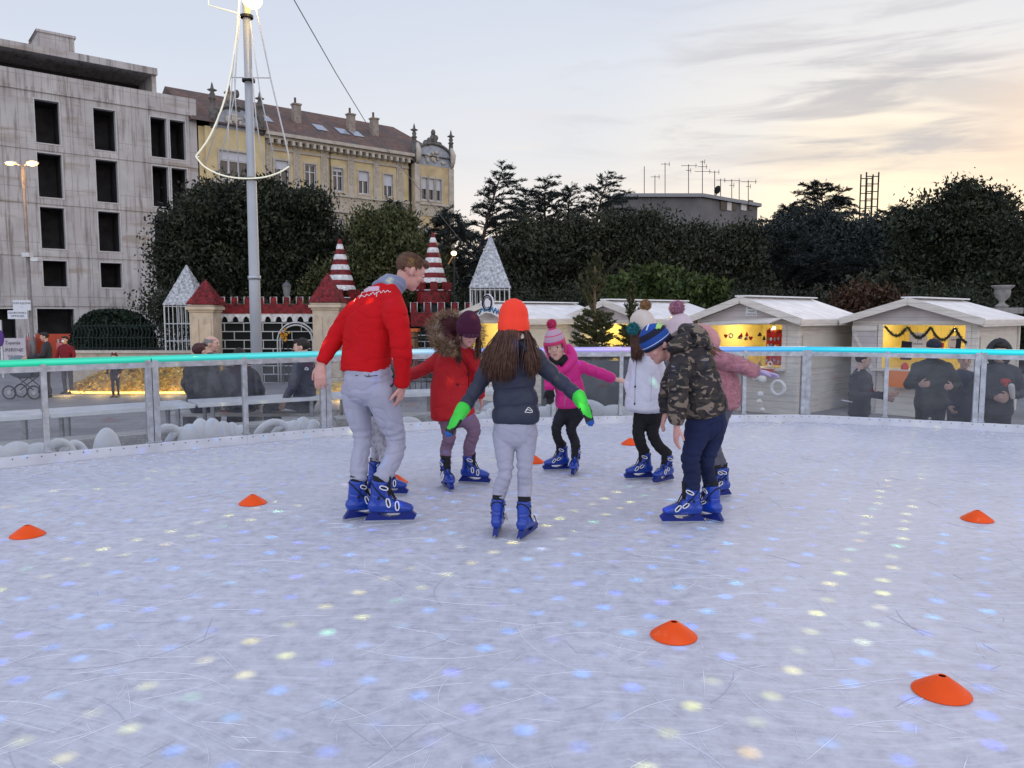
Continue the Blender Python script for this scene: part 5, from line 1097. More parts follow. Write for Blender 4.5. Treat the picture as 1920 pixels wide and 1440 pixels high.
def tinsel_pyramid(name, label, px0, px1, pyb, pyt, d, m, group=None, n=4, cat='decoration'):
    a, b, tp = at(px0, pyb, d), at(px1, pyb, d), at((px0 + px1) / 2, pyt, d); x = (a.x + b.x) / 2; w = (b.x - a.x) / 2; zb = a.z; h = tp.z - zb
    g = MB(); k = 12; rings = []
    vs = []; fs = []
    for i in range(k + 1):
        f = i / k; r = w * (1 - f) + .015
        ring = [(-r, -r), (0, -r), (r, -r), (r, 0), (r, r), (0, r), (-r, r), (-r, 0)] if n == 4 else [(r * math.cos(q), r * math.sin(q)) for q in np.linspace(0, 2 * math.pi, 17)[:-1]]
        nn = len(ring)
        for (u, v) in ring: j = .012 if 0 < i < k else 0; vs.append((u + random.uniform(-j, j), v + random.uniform(-j, j), h * f))
    for i in range(k):
        for j in range(nn): fs.append((i * nn + j, i * nn + (j + 1) % nn, (i + 1) * nn + (j + 1) % nn, (i + 1) * nn + j))
    fs.append(tuple(range(nn - 1, -1, -1))); fs.append(tuple(k * nn + j for j in range(nn))); g.add(vs, fs)
    o = thing(name, label, cat, (x, d, zb), 0, group); g.build('tinsel_cover', m, o)
    # loose tinsel strands standing off the surface
    lv = Leaves(); P = []
    for _ in range(900):
        f = 1 - math.sqrt(random.random()); r = w * (1 - f) + .02; q = random.uniform(0, 2 * math.pi)
        if n == 4: s = random.randrange(4); e = random.uniform(-r, r); P.append(((e, -r, h * f), (r, e, h * f), (e, r, h * f), (-r, e, h * f))[s])
        else: P.append((r * math.cos(q), r * math.sin(q), h * f))
    lv.add(np.array(P), .018, 3.2); q = lv.build('tinsel_fringe', m); q.parent = o
    return o, x, w, zb, h
pillar('cream stone gate pillar left of the tall lamp post', 366, 409, 572, 24); pillar('cream stone gate pillar beside the arm of the man in red', 593, 641, 568, 24)
tinsel_pyramid('red_tinsel_roof', 'red tinsel pyramid on the left gate pillar', 360, 414, 571, 524, 24, M['red_tinsel'], 'tinsel pyramids on the gate pillars'); tinsel_pyramid('red_tinsel_roof', 'red tinsel pyramid on the gate pillar beside the man in red', 586, 644, 567, 512, 24, M['red_tinsel'], 'tinsel pyramids on the gate pillars')
def cage_tower(label, px0, px1, pyb, pyt, d, half=False):
    m = M['silver_tinsel']; t, x, w, zb, h = tinsel_pyramid('silver_tower', label, px0, px1, pyb, pyt, d, m)
    H = zb - GZ
    for k in range(9):
        u = -w * .95 + 1.9 * w * k / 8; g = MB()
        for v in (-w * .95, w * .95): g.bar((u, v, -H), (u, v, 0), .022 if k not in (0, 8) else .04)
        g.build('cage_bar', M['rope_off'], t)
    for z in np.linspace(-.05, -H + .2, 5):
        g = MB(); r = w * .96; g.tube([(-r, -r, z), (r, -r, z), (r, r, z), (-r, r, z), (-r, -r, z)], .016, 5); g.build('cage_ring', M['rope_off'], t)
    return t
cage_tower('silver tinsel pyramid tower with an empty cage, right of the man', 882, 957, 541, 440, 24.5)
cage_tower('silver tinsel pyramid tower partly behind the left gate pillar', 320, 385, 572, 497, 26)
def crenel(name_l, px0, px1, pyt, pyb, d, nm, parent_label=None, lace=True, frame=True, zbot=None):
    a, b = at(px0, pyt, d), at(px1, pyb, d); x0, x1, zt, zb = a.x, b.x, a.z, b.z; t = thing('castle_wall', name_l, 'castle decoration', ((x0 + x1) / 2, d, GZ))
    n = nm; w = (x1 - x0) / (2 * n - 1); zm = zt - (zt - zb) * .42; lp = [(x0, zb), (x1, zb)]
    for i in range(n - 1, -1, -1):
        u0, u1 = x0 + 2 * i * w, x0 + (2 * i + 1) * w; lp += [(u1, zm), (u1, zt), (u0, zt), (u0, zm)]
    # drop duplicate points
    q = []
    for p in lp:
        if not q or (abs(p[0] - q[-1][0]) + abs(p[1] - q[-1][1])) > 1e-4: q.append(p)
    g = MB(); g.prism([q], lambda u, z, y: (u, y, z), d - .06, d + .06); bt = wpart(g.build('battlement', M['red_tinsel']), t)
    g = MB(); g.tube([(u, d - .07, z) for u, z in q[2:]], .017, 6); wpart(g.build('outline_tube', M['rope_off'], smooth=True), bt)
    if lace:
        g = MB(); zl = zb - .26; k = int((x1 - x0) / .33); lp = [(x0, zb - .003), (x0, zl)]
        cw = (x1 - x0) / k
        for i in range(k):
            c = x0 + cw * (i + .5); lp += [(c - cw * .30, zl)] + [(c + cw * .30 * -math.cos(s), zl + .17 * math.sin(s)) for s in np.linspace(.35, math.pi - .35, 6)] + [(c + cw * .30, zl)]
        lp += [(x1, zl), (x1, zb - .003)]
        g.prism([lp], lambda u, z, y: (u, y, z), d - .04, d + .04); wpart(g.build('lace_trim', M['white_tinsel']), t)
    if frame:
        g = MB(); g.bx(x0 + .02, x1 - .02, d + .09, d + .11, GZ, zb - .05); wpart(g.build('dark_backing', mat('dark_backing_stand_in', (.010, .013, .012), .9)), t)  # added dark panel standing in for the dark planting behind the frame
        z0 = GZ; zz = zb - .3; rows = 7
        for r in range(rows + 1):
            z = zz - (zz - z0) * r / rows; g = MB(); g.bar((x0, d, z), (x1, d, z), .028); wpart(g.build('frame_bar', M['rope_off']), t)
            if r < rows:
                for s in range(int((x1 - x0) / .62)):
                    u = x0 + .62 * (s + .5 * (r % 2) + .25)
                    if u < x1: g = MB(); g.bar((u, d, z), (u, d, z - (zz - z0) / rows), .024); wpart(g.build('frame_upright', M['rope_off']), t)
    return t
cw = crenel('red crenellated castle wall with white lace and wire frame between the pillars', 410, 594, 557, 588, 25, 8)
c2 = crenel('red crenellated castle wall piece right of the man in red', 770, 885, 567, 612, 26.5, 5, lace=False, frame=True)
def arch():
    d = 24.9; a, b = at(521, 640, d), at(592, 640, d); c = (a.x + b.x) / 2; r = (b.x - a.x) / 2; zc = at(0, 640, d).z; g = MB(); t = thing('archway_frame', 'round arch of pale tube in the castle wall behind the young man', 'arch', (c, d, GZ))
    for rr in (r, r * .86): g.tube([(c - rr, d - .04, GZ)] + [(c + rr * -math.cos(s), d - .04, zc + rr * math.sin(s)) for s in np.linspace(0, math.pi, 17)] + [(c + rr, d - .04, GZ)], .026, 6)
    wpart(g.build('arch_tube', M['rope_off'], smooth=True), t)
    g = MB()
    for i in range(7): u = c - r * .75 + 1.5 * r * i / 6; g.bar((u, d + .05, GZ), (u, d + .05, zc - .1), .03)
    wpart(g.build('gate_bars', M['iron']), t)
    g = MB(); o = at(533, 628, d - .3)
    for i in range(14): g.ell(o + Vector((random.gauss(0, .07), random.gauss(0, .05), random.gauss(0, .14))), random.uniform(.03, .06), None, 8, 6)
    tag(g.build('flower_cluster', mat('yellow_red_flowers', (.6, .35, .03), .7, c2=(.35, .02, .02), c2s=8), smooth=True), 'yellow and red flower cluster hung on the arch', 'flowers')
arch()
def striped_cone(label, px0, px1, pyb, pyt, d, shift=0):
    a, b = at(px0, pyb, d), at(px1, pyb, d); x = (a.x + b.x) / 2; w = (b.x - a.x) / 2; zb = a.z; h = at(0, pyt, d).z - zb
    t = thing('striped_cone', label, 'castle decoration', (x, d, GZ), 0, 'striped castle cones'); z0 = zb - GZ; nb = 10
    for i in range(nb):
        f0, f1 = i / nb, (i + 1) / nb; sh = shift * (x * 0 + 1); r0, r1 = w * (1 - f0 * .93), w * (1 - f1 * .93)
        g = MB(); k = 20; vs = []
        for f, r in ((f0, r0), ((f0 + f1) / 2, (r0 + r1) / 2 + .02), (f1, r1)):
            for j in range(k): q = 2 * math.pi * j / k; vs.append((r * math.cos(q) + shift * f, r * math.sin(q), z0 + h * f))
        fs = [(s * k + j, s * k + (j + 1) % k, (s + 1) * k + (j + 1) % k, (s + 1) * k + j) for s in range(2) for j in range(k)]
        if i == nb - 1: fs.append(tuple(2 * k + j for j in range(k)))
        g.add(vs, fs); g.build('white_band' if i % 2 == 0 else 'red_band', M['white_tinsel'] if i % 2 == 0 else M['red_tinsel'], t, True)
    # crenellated red drum below and dark round body
    g = MB(); R1 = w * 1.22; k = 24; hd = .75; 
    vs = []
    for z in (z0 - hd, z0 - .25): vs += [(R1 * math.cos(2 * math.pi * j / k), R1 * math.sin(2 * math.pi * j / k), z) for j in range(k)]
    g.add(vs, [(j, (j + 1) % k, (j + 1) % k + k, j + k) for j in range(k)] + [tuple(range(k, 2 * k))])
    for j in range(0, k, 3):
        q = 2 * math.pi * (j + .5) / k; g.box((R1 * .97 * math.cos(q), R1 * .97 * math.sin(q), z0 - .13), (.12, R1 * .42, .32), Matrix.Rotation(q, 3, 'Z'))
    dr = g.build('crenel_drum', M['red_tinsel'], t)
    g = MB(); g.tube([(R1 * 1.03 * math.cos(q), R1 * 1.03 * math.sin(q), z0 - .27) for q in np.linspace(0, 2 * math.pi, 25)], .02, 6); g.build('outline_tube', M['rope_off'], dr, True)
    g = MB(); g.lathe([(w * .95, 0), (w * .95, z0 - hd - .003)], n=24); g.build('tower_body', mat('dark_mesh', (.03, .03, .035), .7), t)
striped_cone('red and white striped castle cone left of the man in red', 611, 667, 545, 448, 29, .0); striped_cone('red and white striped castle cone right of the man\'s head', 787, 838, 531, 436, 29)
def small_props():
    d = 25.5; a, b = at(768, 640, d), at(787, 622, d); t = thing('orange_booth', 'small orange roofed wooden booth behind the red coat girl', 'booth', (a.x, d, GZ)); g = MB(); w = .5; h = b.z - GZ
    g.bx(-w / 2, w / 2, -.3, .3, 0, h); g.build('body', mat('brown_boards', (.25, .13, .06), .7, var=.2), t); k = MB(); k.bx(-w / 2 - .06, w / 2 + .06, -.38, .38, h + .003, h + .1); k.build('roof', mat('orange_roof', (.6, .14, .03), .6), t); k = MB(); k.ell((0.05, -.3, .9), (.13, .02, .4), None, 12, 8); k.build('hatch', M['iron'], t, True)
    # low iron railing behind the red coat girl
    d = 22; a, b = at(768, 655, d), at(900, 655, d); t = thing('iron_railing', 'black iron railing behind the red coat girl', 'railing', (a.x, d, GZ)); g = MB(); zt = at(0, 627, d).z
    for u in np.arange(a.x, b.x, .16): g.bar((u, d, GZ), (u, d, zt + .1 * (int(u * 10) % 2)), .025)
    for z in (zt - .1, GZ + .3): g.bar((a.x, d + .0, z), (b.x, d + .0, z), .045)
    wpart(g.build('bars', M['iron']), t)
    # stone urn on its pedestal above the right stall
    d = 21; p = at(1878, 577, d); t = thing('stone_urn', 'grey stone urn on a pedestal above the right stall roof', 'urn', (p.x, d, GZ)); h = p.z - GZ; s = mat('grey_stone', (.26, .25, .24), .85, var=.25, bump=.2)
    g = MB(); g.bx(-.28, .28, -.28, .28, 0, h - .16); g.bx(-.36, .36, -.36, .36, h - .157, h); g.build('pedestal', s, t); g = MB(); g.lathe([(.15, h + .003), (.16, h + .06), (.07, h + .12), (.07, h + .18), (.17, h + .28), (.2, h + .42), (.19, h + .5), (.27, h + .56), (.28, h + .6), (.22, h + .6), (.2, h + .5)], n=24); g.build('bowl', s, t, True)
small_props()
# ------------------------------------------------------------------ low wall, iron fence, clipped hedge, gold bed, hoardings
def left_side():
    d = 25.5; a, b = at(133, 690, d), at(420, 690, d); zt = at(0, 657, d).z; t = thing('low_stone_wall', 'low cream stone wall under the dark iron fence', 'wall', (a.x, d, GZ)); g = MB(); g.bx(a.x, b.x, d - .2, d + .2, GZ, zt - .08); wpart(g.build('masonry', M['stone']), t); g = MB(); g.bx(a.x - .05, b.x + .05, d - .26, d + .26, zt - .077, zt); wpart(g.build('coping', mat('pale_coping', (.56, .50, .42), .8, var=.1)), t)
    zb = zt; ztop = at(0, 598, d).z; x0, x1 = at(138, 640, d).x, at(362, 640, d).x; t = thing('iron_fence', 'dark green iron fence with wavy spear bars on the low wall', 'fence', (x0, d, zb)); m = mat('dark_green_iron', (.012, .022, .020), .5, .2)
    n = 0
    for u in np.arange(x0, x1, .125):
        g = MB(); tall = n % 9 == 0; zt2 = ztop + (.1 if tall else -.12 + .06 * math.sin(u * 2)); g.tube([(u, d, zb), (u, d, zb + .45), (u + .045, d, zb + .6), (u - .02, d, zb + .8), (u, d, zt2)], .024 if tall else .016, 5); n += 1; wpart(g.build('fence_bar', m), t)
    for z in (zb + .08, zb + .42, ztop - .22): g = MB(); g.bar((x0, d + .03, z), (x1, d + .03, z), .035); wpart(g.build('fence_rail', m), t)
    c = at(214, 655, 27); r = at(291, 655, 27).x - c.x; h = at(0, 577, 27).z - c.z; lv = Leaves(); t = thing('clipped_hedge', 'dome of dark clipped hedge behind the iron fence', 'hedge', (c.x, 27, GZ)); n = 9000; q = np.random.normal(size=(n, 3)); q /= np.linalg.norm(q, axis=1, keepdims=True); q[:, 2] = abs(q[:, 2]); q[:, 1] *= .6
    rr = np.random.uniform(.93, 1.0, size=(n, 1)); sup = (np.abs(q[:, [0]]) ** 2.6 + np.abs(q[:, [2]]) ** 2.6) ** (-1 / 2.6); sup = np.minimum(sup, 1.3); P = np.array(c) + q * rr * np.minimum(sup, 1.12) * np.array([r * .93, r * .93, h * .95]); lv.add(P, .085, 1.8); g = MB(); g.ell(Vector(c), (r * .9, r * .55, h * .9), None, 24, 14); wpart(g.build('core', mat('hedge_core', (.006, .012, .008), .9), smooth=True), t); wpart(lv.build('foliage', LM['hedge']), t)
    # gold tinsel bed glowing along its front edge
    d = 21.5; x0, x1 = at(120, 720, d).x, at(420, 720, d).x; g = MB(); t = thing('gold_flower_bed', 'mound of gold tinsel with a glowing front edge behind the barrier', 'flower bed', ((x0 + x1) / 2, d, GZ)); nu, nv = 60, 14; vs = []
    cx, rx = (x0 + x1) / 2, (x1 - x0) / 2
    for j in range(nv + 1):
        for i in range(nu + 1):
            u = -1 + 2 * i / nu; v = j / nv; e = max(0, 1 - abs(u) ** 3) ** .5; z = GZ + .04 + (.62 * math.sin(min(1, v * 1.6) * math.pi / 2) ) * e + .05 * mnoise.noise((u * 9, v * 7, 1)); vs.append((cx + u * rx, d - .2 + v * 1.9 + .5 * (1 - e), z))
    g.add(vs, [(j * (nu + 1) + i, j * (nu + 1) + i + 1, (j + 1) * (nu + 1) + i + 1, (j + 1) * (nu + 1) + i) for j in range(nv) for i in range(nu)]); gm = mat('gold_tinsel', (.55, .36, .08), .4, .25, var=.6, vs=7, bump=1, bs=30); wpart(g.build('mound', gm, smooth=True), t)
    P = np.array(vs)[np.random.randint(0, len(vs), 9000)] + np.random.normal(size=(9000, 3)) * np.array([.08, .06, .035]); lv = Leaves(); lv.add(P, .04, 2.6); wpart(lv.build('tinsel_fringe', gm), t)
    g = MB(); g.tube([(cx + u * rx, d - .28 + .5 * (1 - max(0, 1 - abs(u) ** 3) ** .5), GZ + .05) for u in np.linspace(-1, 1, 40)], .035, 8); wpart(g.build('edge_light', mat('gold_rope_light', (1, .8, .3), .4, emit=(1, .68, .16), es=1.4), smooth=True), t)
    for k in range(5):
        ld = bpy.data.lights.new('bed_lamp', 'POINT'); ld.energy = 9; ld.color = (1, .66, .18); ld.shadow_soft_size = .1; lo = bpy.data.objects.new('bed_lamp', ld); col.objects.link(lo); lo.location = (cx + (k - 2) * rx * .42, d - .55, GZ + .22)
    # second gold bed seen beyond the man's legs
    d = 20.5; c = at(655, 742, d); g = MB(); g.ell((c.x + .2, d, GZ), (1.3, .7, .45), None, 28, 12); o = g.build('gold_flower_bed', gm, smooth=True); tag(o, 'small gold tinsel mound seen past the man\'s left hip', 'flower bed')
    ld = bpy.data.lights.new('bed_lamp', 'POINT'); ld.energy = 14; ld.color = (1, .66, .18); ld.shadow_soft_size = .1; lo = bpy.data.objects.new('bed_lamp', ld); col.objects.link(lo); lo.location = (c.x, d - .9, GZ + .25)
    # hoardings
    def board(label, px0, py0, px1, py1, d, m, lines=(), sz=.12, fm=None, name='hoarding'):
        a, b = at(px0, py1, d), at(px1, py0, d); t = thing(name, label, 'hoarding', (a.x, d, GZ), 0, 'hoardings before the building site'); g = MB(); g.bx(a.x, b.x, d - .03, d + .03, GZ + .1, b.z); pn = wpart(g.build('board', m), t)
        for x in (a.x + .04, b.x - .04): g = MB(); g.bx(x - .03, x + .03, d + .035, d + .09, GZ, b.z + .15); wpart(g.build('post', M['steel']), t)
        for i, s in enumerate(lines): q = text_mesh(s, sz, INK, 'lettering', None, (a.x + (b.x - a.x) * .5, d - .035, b.z - .18 - i * sz * 1.6), (math.pi / 2, 0, 0), .001); wpart(q, pn)
    red = mat('orange_red_sheet', (.50, .07, .03), .6, var=.15, vs=2); pink = mat('pale_banner', (.55, .50, .53), .6, var=.12, vs=2); pr = mat('pink_red_banner', (.62, .20, .19), .6, var=.15)
    board('tall orange red hoarding behind the woman in red', 69, 626, 139, 690, 30.5, red); board('pale printed banner at the far left before the site', 4, 634, 48, 690, 29.5, pink, ('Županija', 'UREĐENJE', 'TRGA', 'Investitor'), .17)
    board('small red notice behind the pram man', 50, 632, 66, 662, 30.2, pr, ('POZOR',), .1); board('small pink notice right of the woman in red', 109, 643, 138, 690, 30.2, pr, ('ZABRANJEN', 'PRISTUP'), .1)
    d = 27; p = at(3, 640, d); t = thing('purple_flag', 'purple banner flag on a pale pole at the left edge', 'flag', (p.x, d, GZ)); g = MB(); g.bar((0, 0, 0), (0, 0, at(0, 600, d).z - GZ), .06); g.build('pole', M['white_metal'], t); k = MB(); k.ell((.0, -.05, at(0, 634, d).z - GZ), (.13, .03, .28), None, 14, 10); k.build('cloth', mat('purple_cloth', (.10, .04, .22), .7), t, True)
left_side()
# ------------------------------------------------------------------ people: builders
V3 = Vector
SKIN = mat('skin', (.62, .385, .30), .5, var=.07, vs=20, spec=.35, sss=.12); SKIN_P = mat('cold_pink_skin', (.58, .31, .265), .5, var=.08, vs=25, spec=.35, sss=.12)
LIP = mat('lips', (.42, .16, .14), .5); EYEW = mat('eye_white', (.62, .60, .58), .25); EYED = mat('iris', (.02, .013, .01), .15)
HAIR_B = mat('brown_hair', (.085, .042, .028), .6, var=.4, vs=40, spec=.25); HAIR_S = mat('short_light_brown_hair', (.12, .060, .036), .7, var=.35, vs=60, bump=.5, bs=200); HAIR_K = mat('dark_hair', (.018, .012, .010), .5, var=.3, vs=50, bump=.4, bs=150); HAIR_G = mat('grey_hair', (.22, .20, .19), .7, var=.2); HAIR_R = mat('maroon_brown_hair', (.055, .014, .016), .45, var=.3, vs=40, bump=.4, bs=100); HAIR_L = mat('light_brown_hair', (.22, .115, .055), .45, var=.4, vs=40, spec=.45)
def cr(P, n):
    P = np.asarray(P, float); k = len(P)
    if k < 3:
        t = np.linspace(0, 1, n * (k - 1) + 1)[:, None]; return P[0] * (1 - t) + P[-1] * t
    Q = np.vstack([2 * P[0] - P[1], P, 2 * P[-1] - P[-2]]); res = []
    for i in range(1, k):
        for j in range(n):
            u = j / n; p0, p1, p2, p3 = Q[i - 1], Q[i], Q[i + 1], Q[i + 2]
            res.append(.5 * (2 * p1 + (p2 - p0) * u + (2 * p0 - 5 * p1 + 4 * p2 - p3) * u * u + (3 * p1 - p0 - 3 * p2 + p3) * u ** 3))
    res.append(P[-1]); return np.array(res)
def rtube(mb, pts, rads, side=None, n=16, sub=4, cap=1.0, m=0, e=2.0):
    """closed tube; rads are scalars or (across, through); side = axis of 'across'"""
    pts = [tuple(p) for p in pts]; rd = [(r, r) if isinstance(r, (int, float)) else r for r in rads]
    X = cr(np.hstack([np.array(pts, float), np.array(rd, float)]), sub); P = X[:, :3]; Rr = np.maximum(X[:, 3:], .002); k = len(P)
    sd = np.array(side if side is not None else (1, .13, .07), float); rings = []; prev = None
    def frame(i):
        t = P[min(i + 1, k - 1)] - P[max(i - 1, 0)]; t /= np.linalg.norm(t) + 1e-9; a = sd - t * sd.dot(t)
        if np.linalg.norm(a) < .2: a = np.array((0, 1, .1)) - t * np.dot((0, 1, .1), t)
        a /= np.linalg.norm(a); return t, a, np.cross(t, a)
    fr = [frame(i) for i in range(k)]; q = np.arange(n) * 2 * math.pi / n; cs, sn = np.cos(q), np.sin(q); cs = np.sign(cs) * abs(cs) ** (2 / e); sn = np.sign(sn) * abs(sn) ** (2 / e)
    def ring(p, a, b, ra, rb): return p + np.outer(cs * ra, a) + np.outer(sn * rb, b)
    t, a, b = fr[0]
    for h in (1.35, .75, .35)[:3]:
        s = math.sin(h); rings.append(ring(P[0] - t * min(Rr[0]) * s * cap, a, b, Rr[0][0] * math.cos(h), Rr[0][1] * math.cos(h)))
    for i in range(k): t, a, b = fr[i]; rings.append(ring(P[i], a, b, *Rr[i]))
    t, a, b = fr[-1]
    for h in (.35, .75, 1.35):
        s = math.sin(h); rings.append(ring(P[-1] + t * min(Rr[-1]) * s * cap, a, b, Rr[-1][0] * math.cos(h), Rr[-1][1] * math.cos(h)))
    vs = np.vstack(rings); K = len(rings)
    fs = [(i * n + j, i * n + (j + 1) % n, (i + 1) * n + (j + 1) % n, (i + 1) * n + j) for i in range(K - 1) for j in range(n)] + [tuple(range(n - 1, -1, -1)), tuple((K - 1) * n + j for j in range(n))]
    mb.add([tuple(v) for v in vs], fs, m)
def vox(mb, size, smooth=2, fac=.5):
    me = mb.mesh('tmp', []) if False else bpy.data.meshes.new('tmp'); me.from_pydata([tuple(p) for p in mb.v], [], mb.f); me.update()
    bm = bmesh.new(); bm.from_mesh(me); bmesh.ops.recalc_face_normals(bm, faces=bm.faces); bm.to_mesh(me); bm.free()
    o = bpy.data.objects.new('tmp', me); col.objects.link(o); r = o.modifiers.new('r', 'REMESH'); r.mode = 'VOXEL'; r.voxel_size = size; r.adaptivity = 0
    if smooth: s = o.modifiers.new('s', 'SMOOTH'); s.factor = fac; s.iterations = smooth
    dg = bpy.context.evaluated_depsgraph_get(); m2 = bpy.data.meshes.new_from_object(o.evaluated_get(dg)); bpy.data.objects.remove(o); bpy.data.meshes.remove(me); m2.materials.clear(); return m2
def co_n(me):
    n = len(me.vertices); V = np.empty(n * 3, np.float32); me.vertices.foreach_get('co', V); Nn = np.empty(n * 3, np.float32); me.vertex_normals.foreach_get('vector', Nn); return V.reshape(-1, 3).astype(float), Nn.reshape(-1, 3).astype(float)
def put(me, V): me.vertices.foreach_set('co', V.astype(np.float32).ravel()); me.update()
def along(V, line):
    """distance along a polyline and distance to it"""
    L_ = np.array([tuple(p) for p in line], float); best = np.full(len(V), 1e9); S = np.zeros(len(V)); acc = 0
    for a, b in zip(L_[:-1], L_[1:]):
        ab = b - a; ln = np.linalg.norm(ab) + 1e-9; t = np.clip((V - a) @ ab / ln ** 2, 0, 1); d = np.linalg.norm(V - a - t[:, None] * ab, axis=1); m = d < best; best[m] = d[m]; S[m] = acc + t[m] * ln; acc += ln
    return S, best
def noise_arr(V, sc, off=0): return np.array([mnoise.noise((v[0] * sc[0] + off, v[1] * sc[1], v[2] * sc[2])) for v in V])
def finish(name, me, m, parent, smooth=True):
    for x in (m if isinstance(m, (list, tuple)) else [m]): me.materials.append(x)
    me.polygons.foreach_set('use_smooth', [True] * len(me.polygons)); me.update(); me.name = name
    return wpart(link(name, me), parent)
def frame(f, u):
    f = V3(f).normalized(); u = V3(u); u = (u - f * u.dot(f)).normalized(); r = f.cross(u); return Matrix((r, f, u)).transposed()
def head_prims(mb, c, Rm, k, fem=False):
    T = lambda x, y, z: c + Rm @ (V3((x, y, z)) * k)
    def E(x, y, z, rx, ry, rz, rot=None): mb.ell(T(x, y, z), (rx * k, ry * k, rz * k), Rm if rot is None else Rm @ rot, 18, 12)
    E(0, -.012, .028, .076, .094, .084); E(0, .030, .012, .064, .068, .082); E(0, .034, -.045, .056, .058, .066); E(0, .060, -.088, .026, .028, .024); E(0, .022, -.072, .048, .058, .040)
    E(0, .078, .036, .048, .014, .012)                      # brow
    for s in (-1, 1): E(s * .034, .060, -.024, .026, .026, .026); E(s * .076, -.006, -.006, .011, .020, .032, Matrix.Rotation(s * .35, 3, 'Z'))
    q = .72 if fem else 1.0
    E(0, .092, .012, .009 * q, .013 * q, .026); E(0, .098 + .007 * q, -.014, .011 * q, .015 * q, .012 * q); E(0, .095, -.019, .016 * q, .011, .009)
    E(0, .079, -.050, .019, .012, .0060); E(0, .079, -.0585, .016, .012, .0062)
    return T
def hand_prims(mb, w, d, pn, sgn, k, curl=.35, spread=.10, fat=1.0, mitt=False):
    d = V3(d).normalized(); pn = V3(pn); pn = (pn - d * pn.dot(d)).normalized(); ac = d.cross(pn) * sgn   # ac points to the thumb side
    w = V3(w); P = lambda a, b, c: w + d * a * k + ac * b * k + pn * c * k
    rtube(mb, [P(-.02, 0, 0), P(.02, 0, 0), P(.055, .002, 0), P(.085, 0, 0)], [(.027 * k * fat, .021 * k * fat), (.034 * k * fat, .020 * k * fat), (.042 * k * fat, .018 * k * fat), (.041 * k * fat, .014 * k * fat)], side=ac, n=14)
    for i, (b, ln, r) in enumerate(((.030, .070, .0088), (.010, .080, .0092), (-.011, .074, .0088), (-.030, .058, .0078))):
        sp = spread * (1.5 - i) * .8; q = (d + ac * sp).normalized(); p = P(.086, b, 0); pts = [p]; cu = curl * (1 + .18 * i); ang = cu * .6
        for s, f in enumerate((.45, .32, .23)):
            v = q * math.cos(ang) + pn * math.sin(ang); p = p + v * ln * f * k; pts.append(p); ang += cu
        rtube(mb, pts, [r * k * fat * 1.12, r * k * fat * 1.05, r * k * fat, r * k * fat * .85], side=ac, n=10, sub=3)
    q = (d * .75 + ac * .8 + pn * .25).normalized(); p0 = P(.018, .026, .004); p1 = p0 + q * .034 * k; p2 = p1 + (q * .6 + d * .5 + pn * .25).normalized() * .030 * k; p3 = p2 + (d * .9 + ac * .2 + pn * .3).normalized() * .024 * k
    rtube(mb, [p0, p1, p2, p3], [.013 * k * fat, .0115 * k * fat, .010 * k * fat, .0085 * k * fat], n=10, sub=3)
def hat_mesh(c, Rm, k, prof, name, mats, parent, ribs=0, amp=.0, n=96, yo=0.0, band_m=None):
    """prof rows: (z, rx, ry, material)"""
    g = MB(); vs = []
    for (z, rx, ry, m_) in prof:
        for j in range(n):
            q = 2 * math.pi * j / n; rr = 1 + (amp * abs(math.sin(ribs * q / 2)) if ribs else 0)
            vs.append(c + Rm @ (V3((rx * rr * math.cos(q), ry * rr * math.sin(q) + yo, z)) * k))
    K = len(prof); fs = []; mi = []
    for i in range(K - 1):
        for j in range(n): fs.append((i * n + j, i * n + (j + 1) % n, (i + 1) * n + (j + 1) % n, (i + 1) * n + j)); mi.append(prof[i][3])
    fs.append(tuple((K - 1) * n + j for j in range(n))); mi.append(prof[-1][3]); g.v = vs; g.f = fs; g.mi = mi
    return wpart(g.build(name, mats, smooth=True), parent)
def strands(name, m, paths, r, parent, n=4):
    g = MB()
    for p in paths: k = len(p); g.tube(p, [r * (1 - .75 * (i / (k - 1)) ** 2) for i in range(k)], n)
    return wpart(g.build(name, m, smooth=True), parent)
def bez(p0, p1, p2, p3, n=7): return [p0 * (1 - t) ** 3 + p1 * 3 * t * (1 - t) ** 2 + p2 * 3 * t * t * (1 - t) + p3 * t ** 3 for t in np.linspace(0, 1, n)]
def fur_tufts(name, m, P, D, ln, w, parent):
    lv = Leaves(); P = np.asarray(P, float); D = np.asarray(D, float); D = D / (np.linalg.norm(D, axis=1, keepdims=True) + 1e-9); lv.add(P + D * ln * .45, w, ln / w, D + np.random.normal(size=D.shape) * .28); return lv.build(name, m, parent)
def pompom(c, r, m, parent, name='pompom', n=1500, w=.006):
    q = np.random.normal(size=(n, 3)); q /= np.linalg.norm(q, axis=1, keepdims=True); g = MB(); g.ell(c, r * .8, None, 16, 12); o = wpart(g.build(name, m, smooth=True), parent); lv = Leaves(); lv.add(np.array(c) + q * r * .78, w, r * .55 / w, q + np.random.normal(size=q.shape) * .3); f = lv.build('fluff', m); wpart(f, o); return o
def eyes(T, k, Rm, parent, brow=None, closed=False):
    for s in (-1, 1):
        g = MB(); g.ell(T(s * .031, .0830, .008), (.0135 * k, .007 * k, (.0078 if not closed else .003) * k), Rm, 12, 8); o = wpart(g.build('eye', EYEW if not closed else LIP, smooth=True), parent)
        if not closed: g = MB(); g.ell(T(s * .031, .0885, .0075), (.0078 * k, .004 * k, .0074 * k), Rm, 10, 8); wpart(g.build('iris', EYED, smooth=True), o)
        g = MB(); g.tube([T(s * .016, .096, .026), T(s * .032, .094, .031), T(s * .048, .083, .027)], [.0034 * k, .0044 * k, .0024 * k], 6); wpart(g.build('eyebrow', brow or HAIR_K, smooth=True), parent)

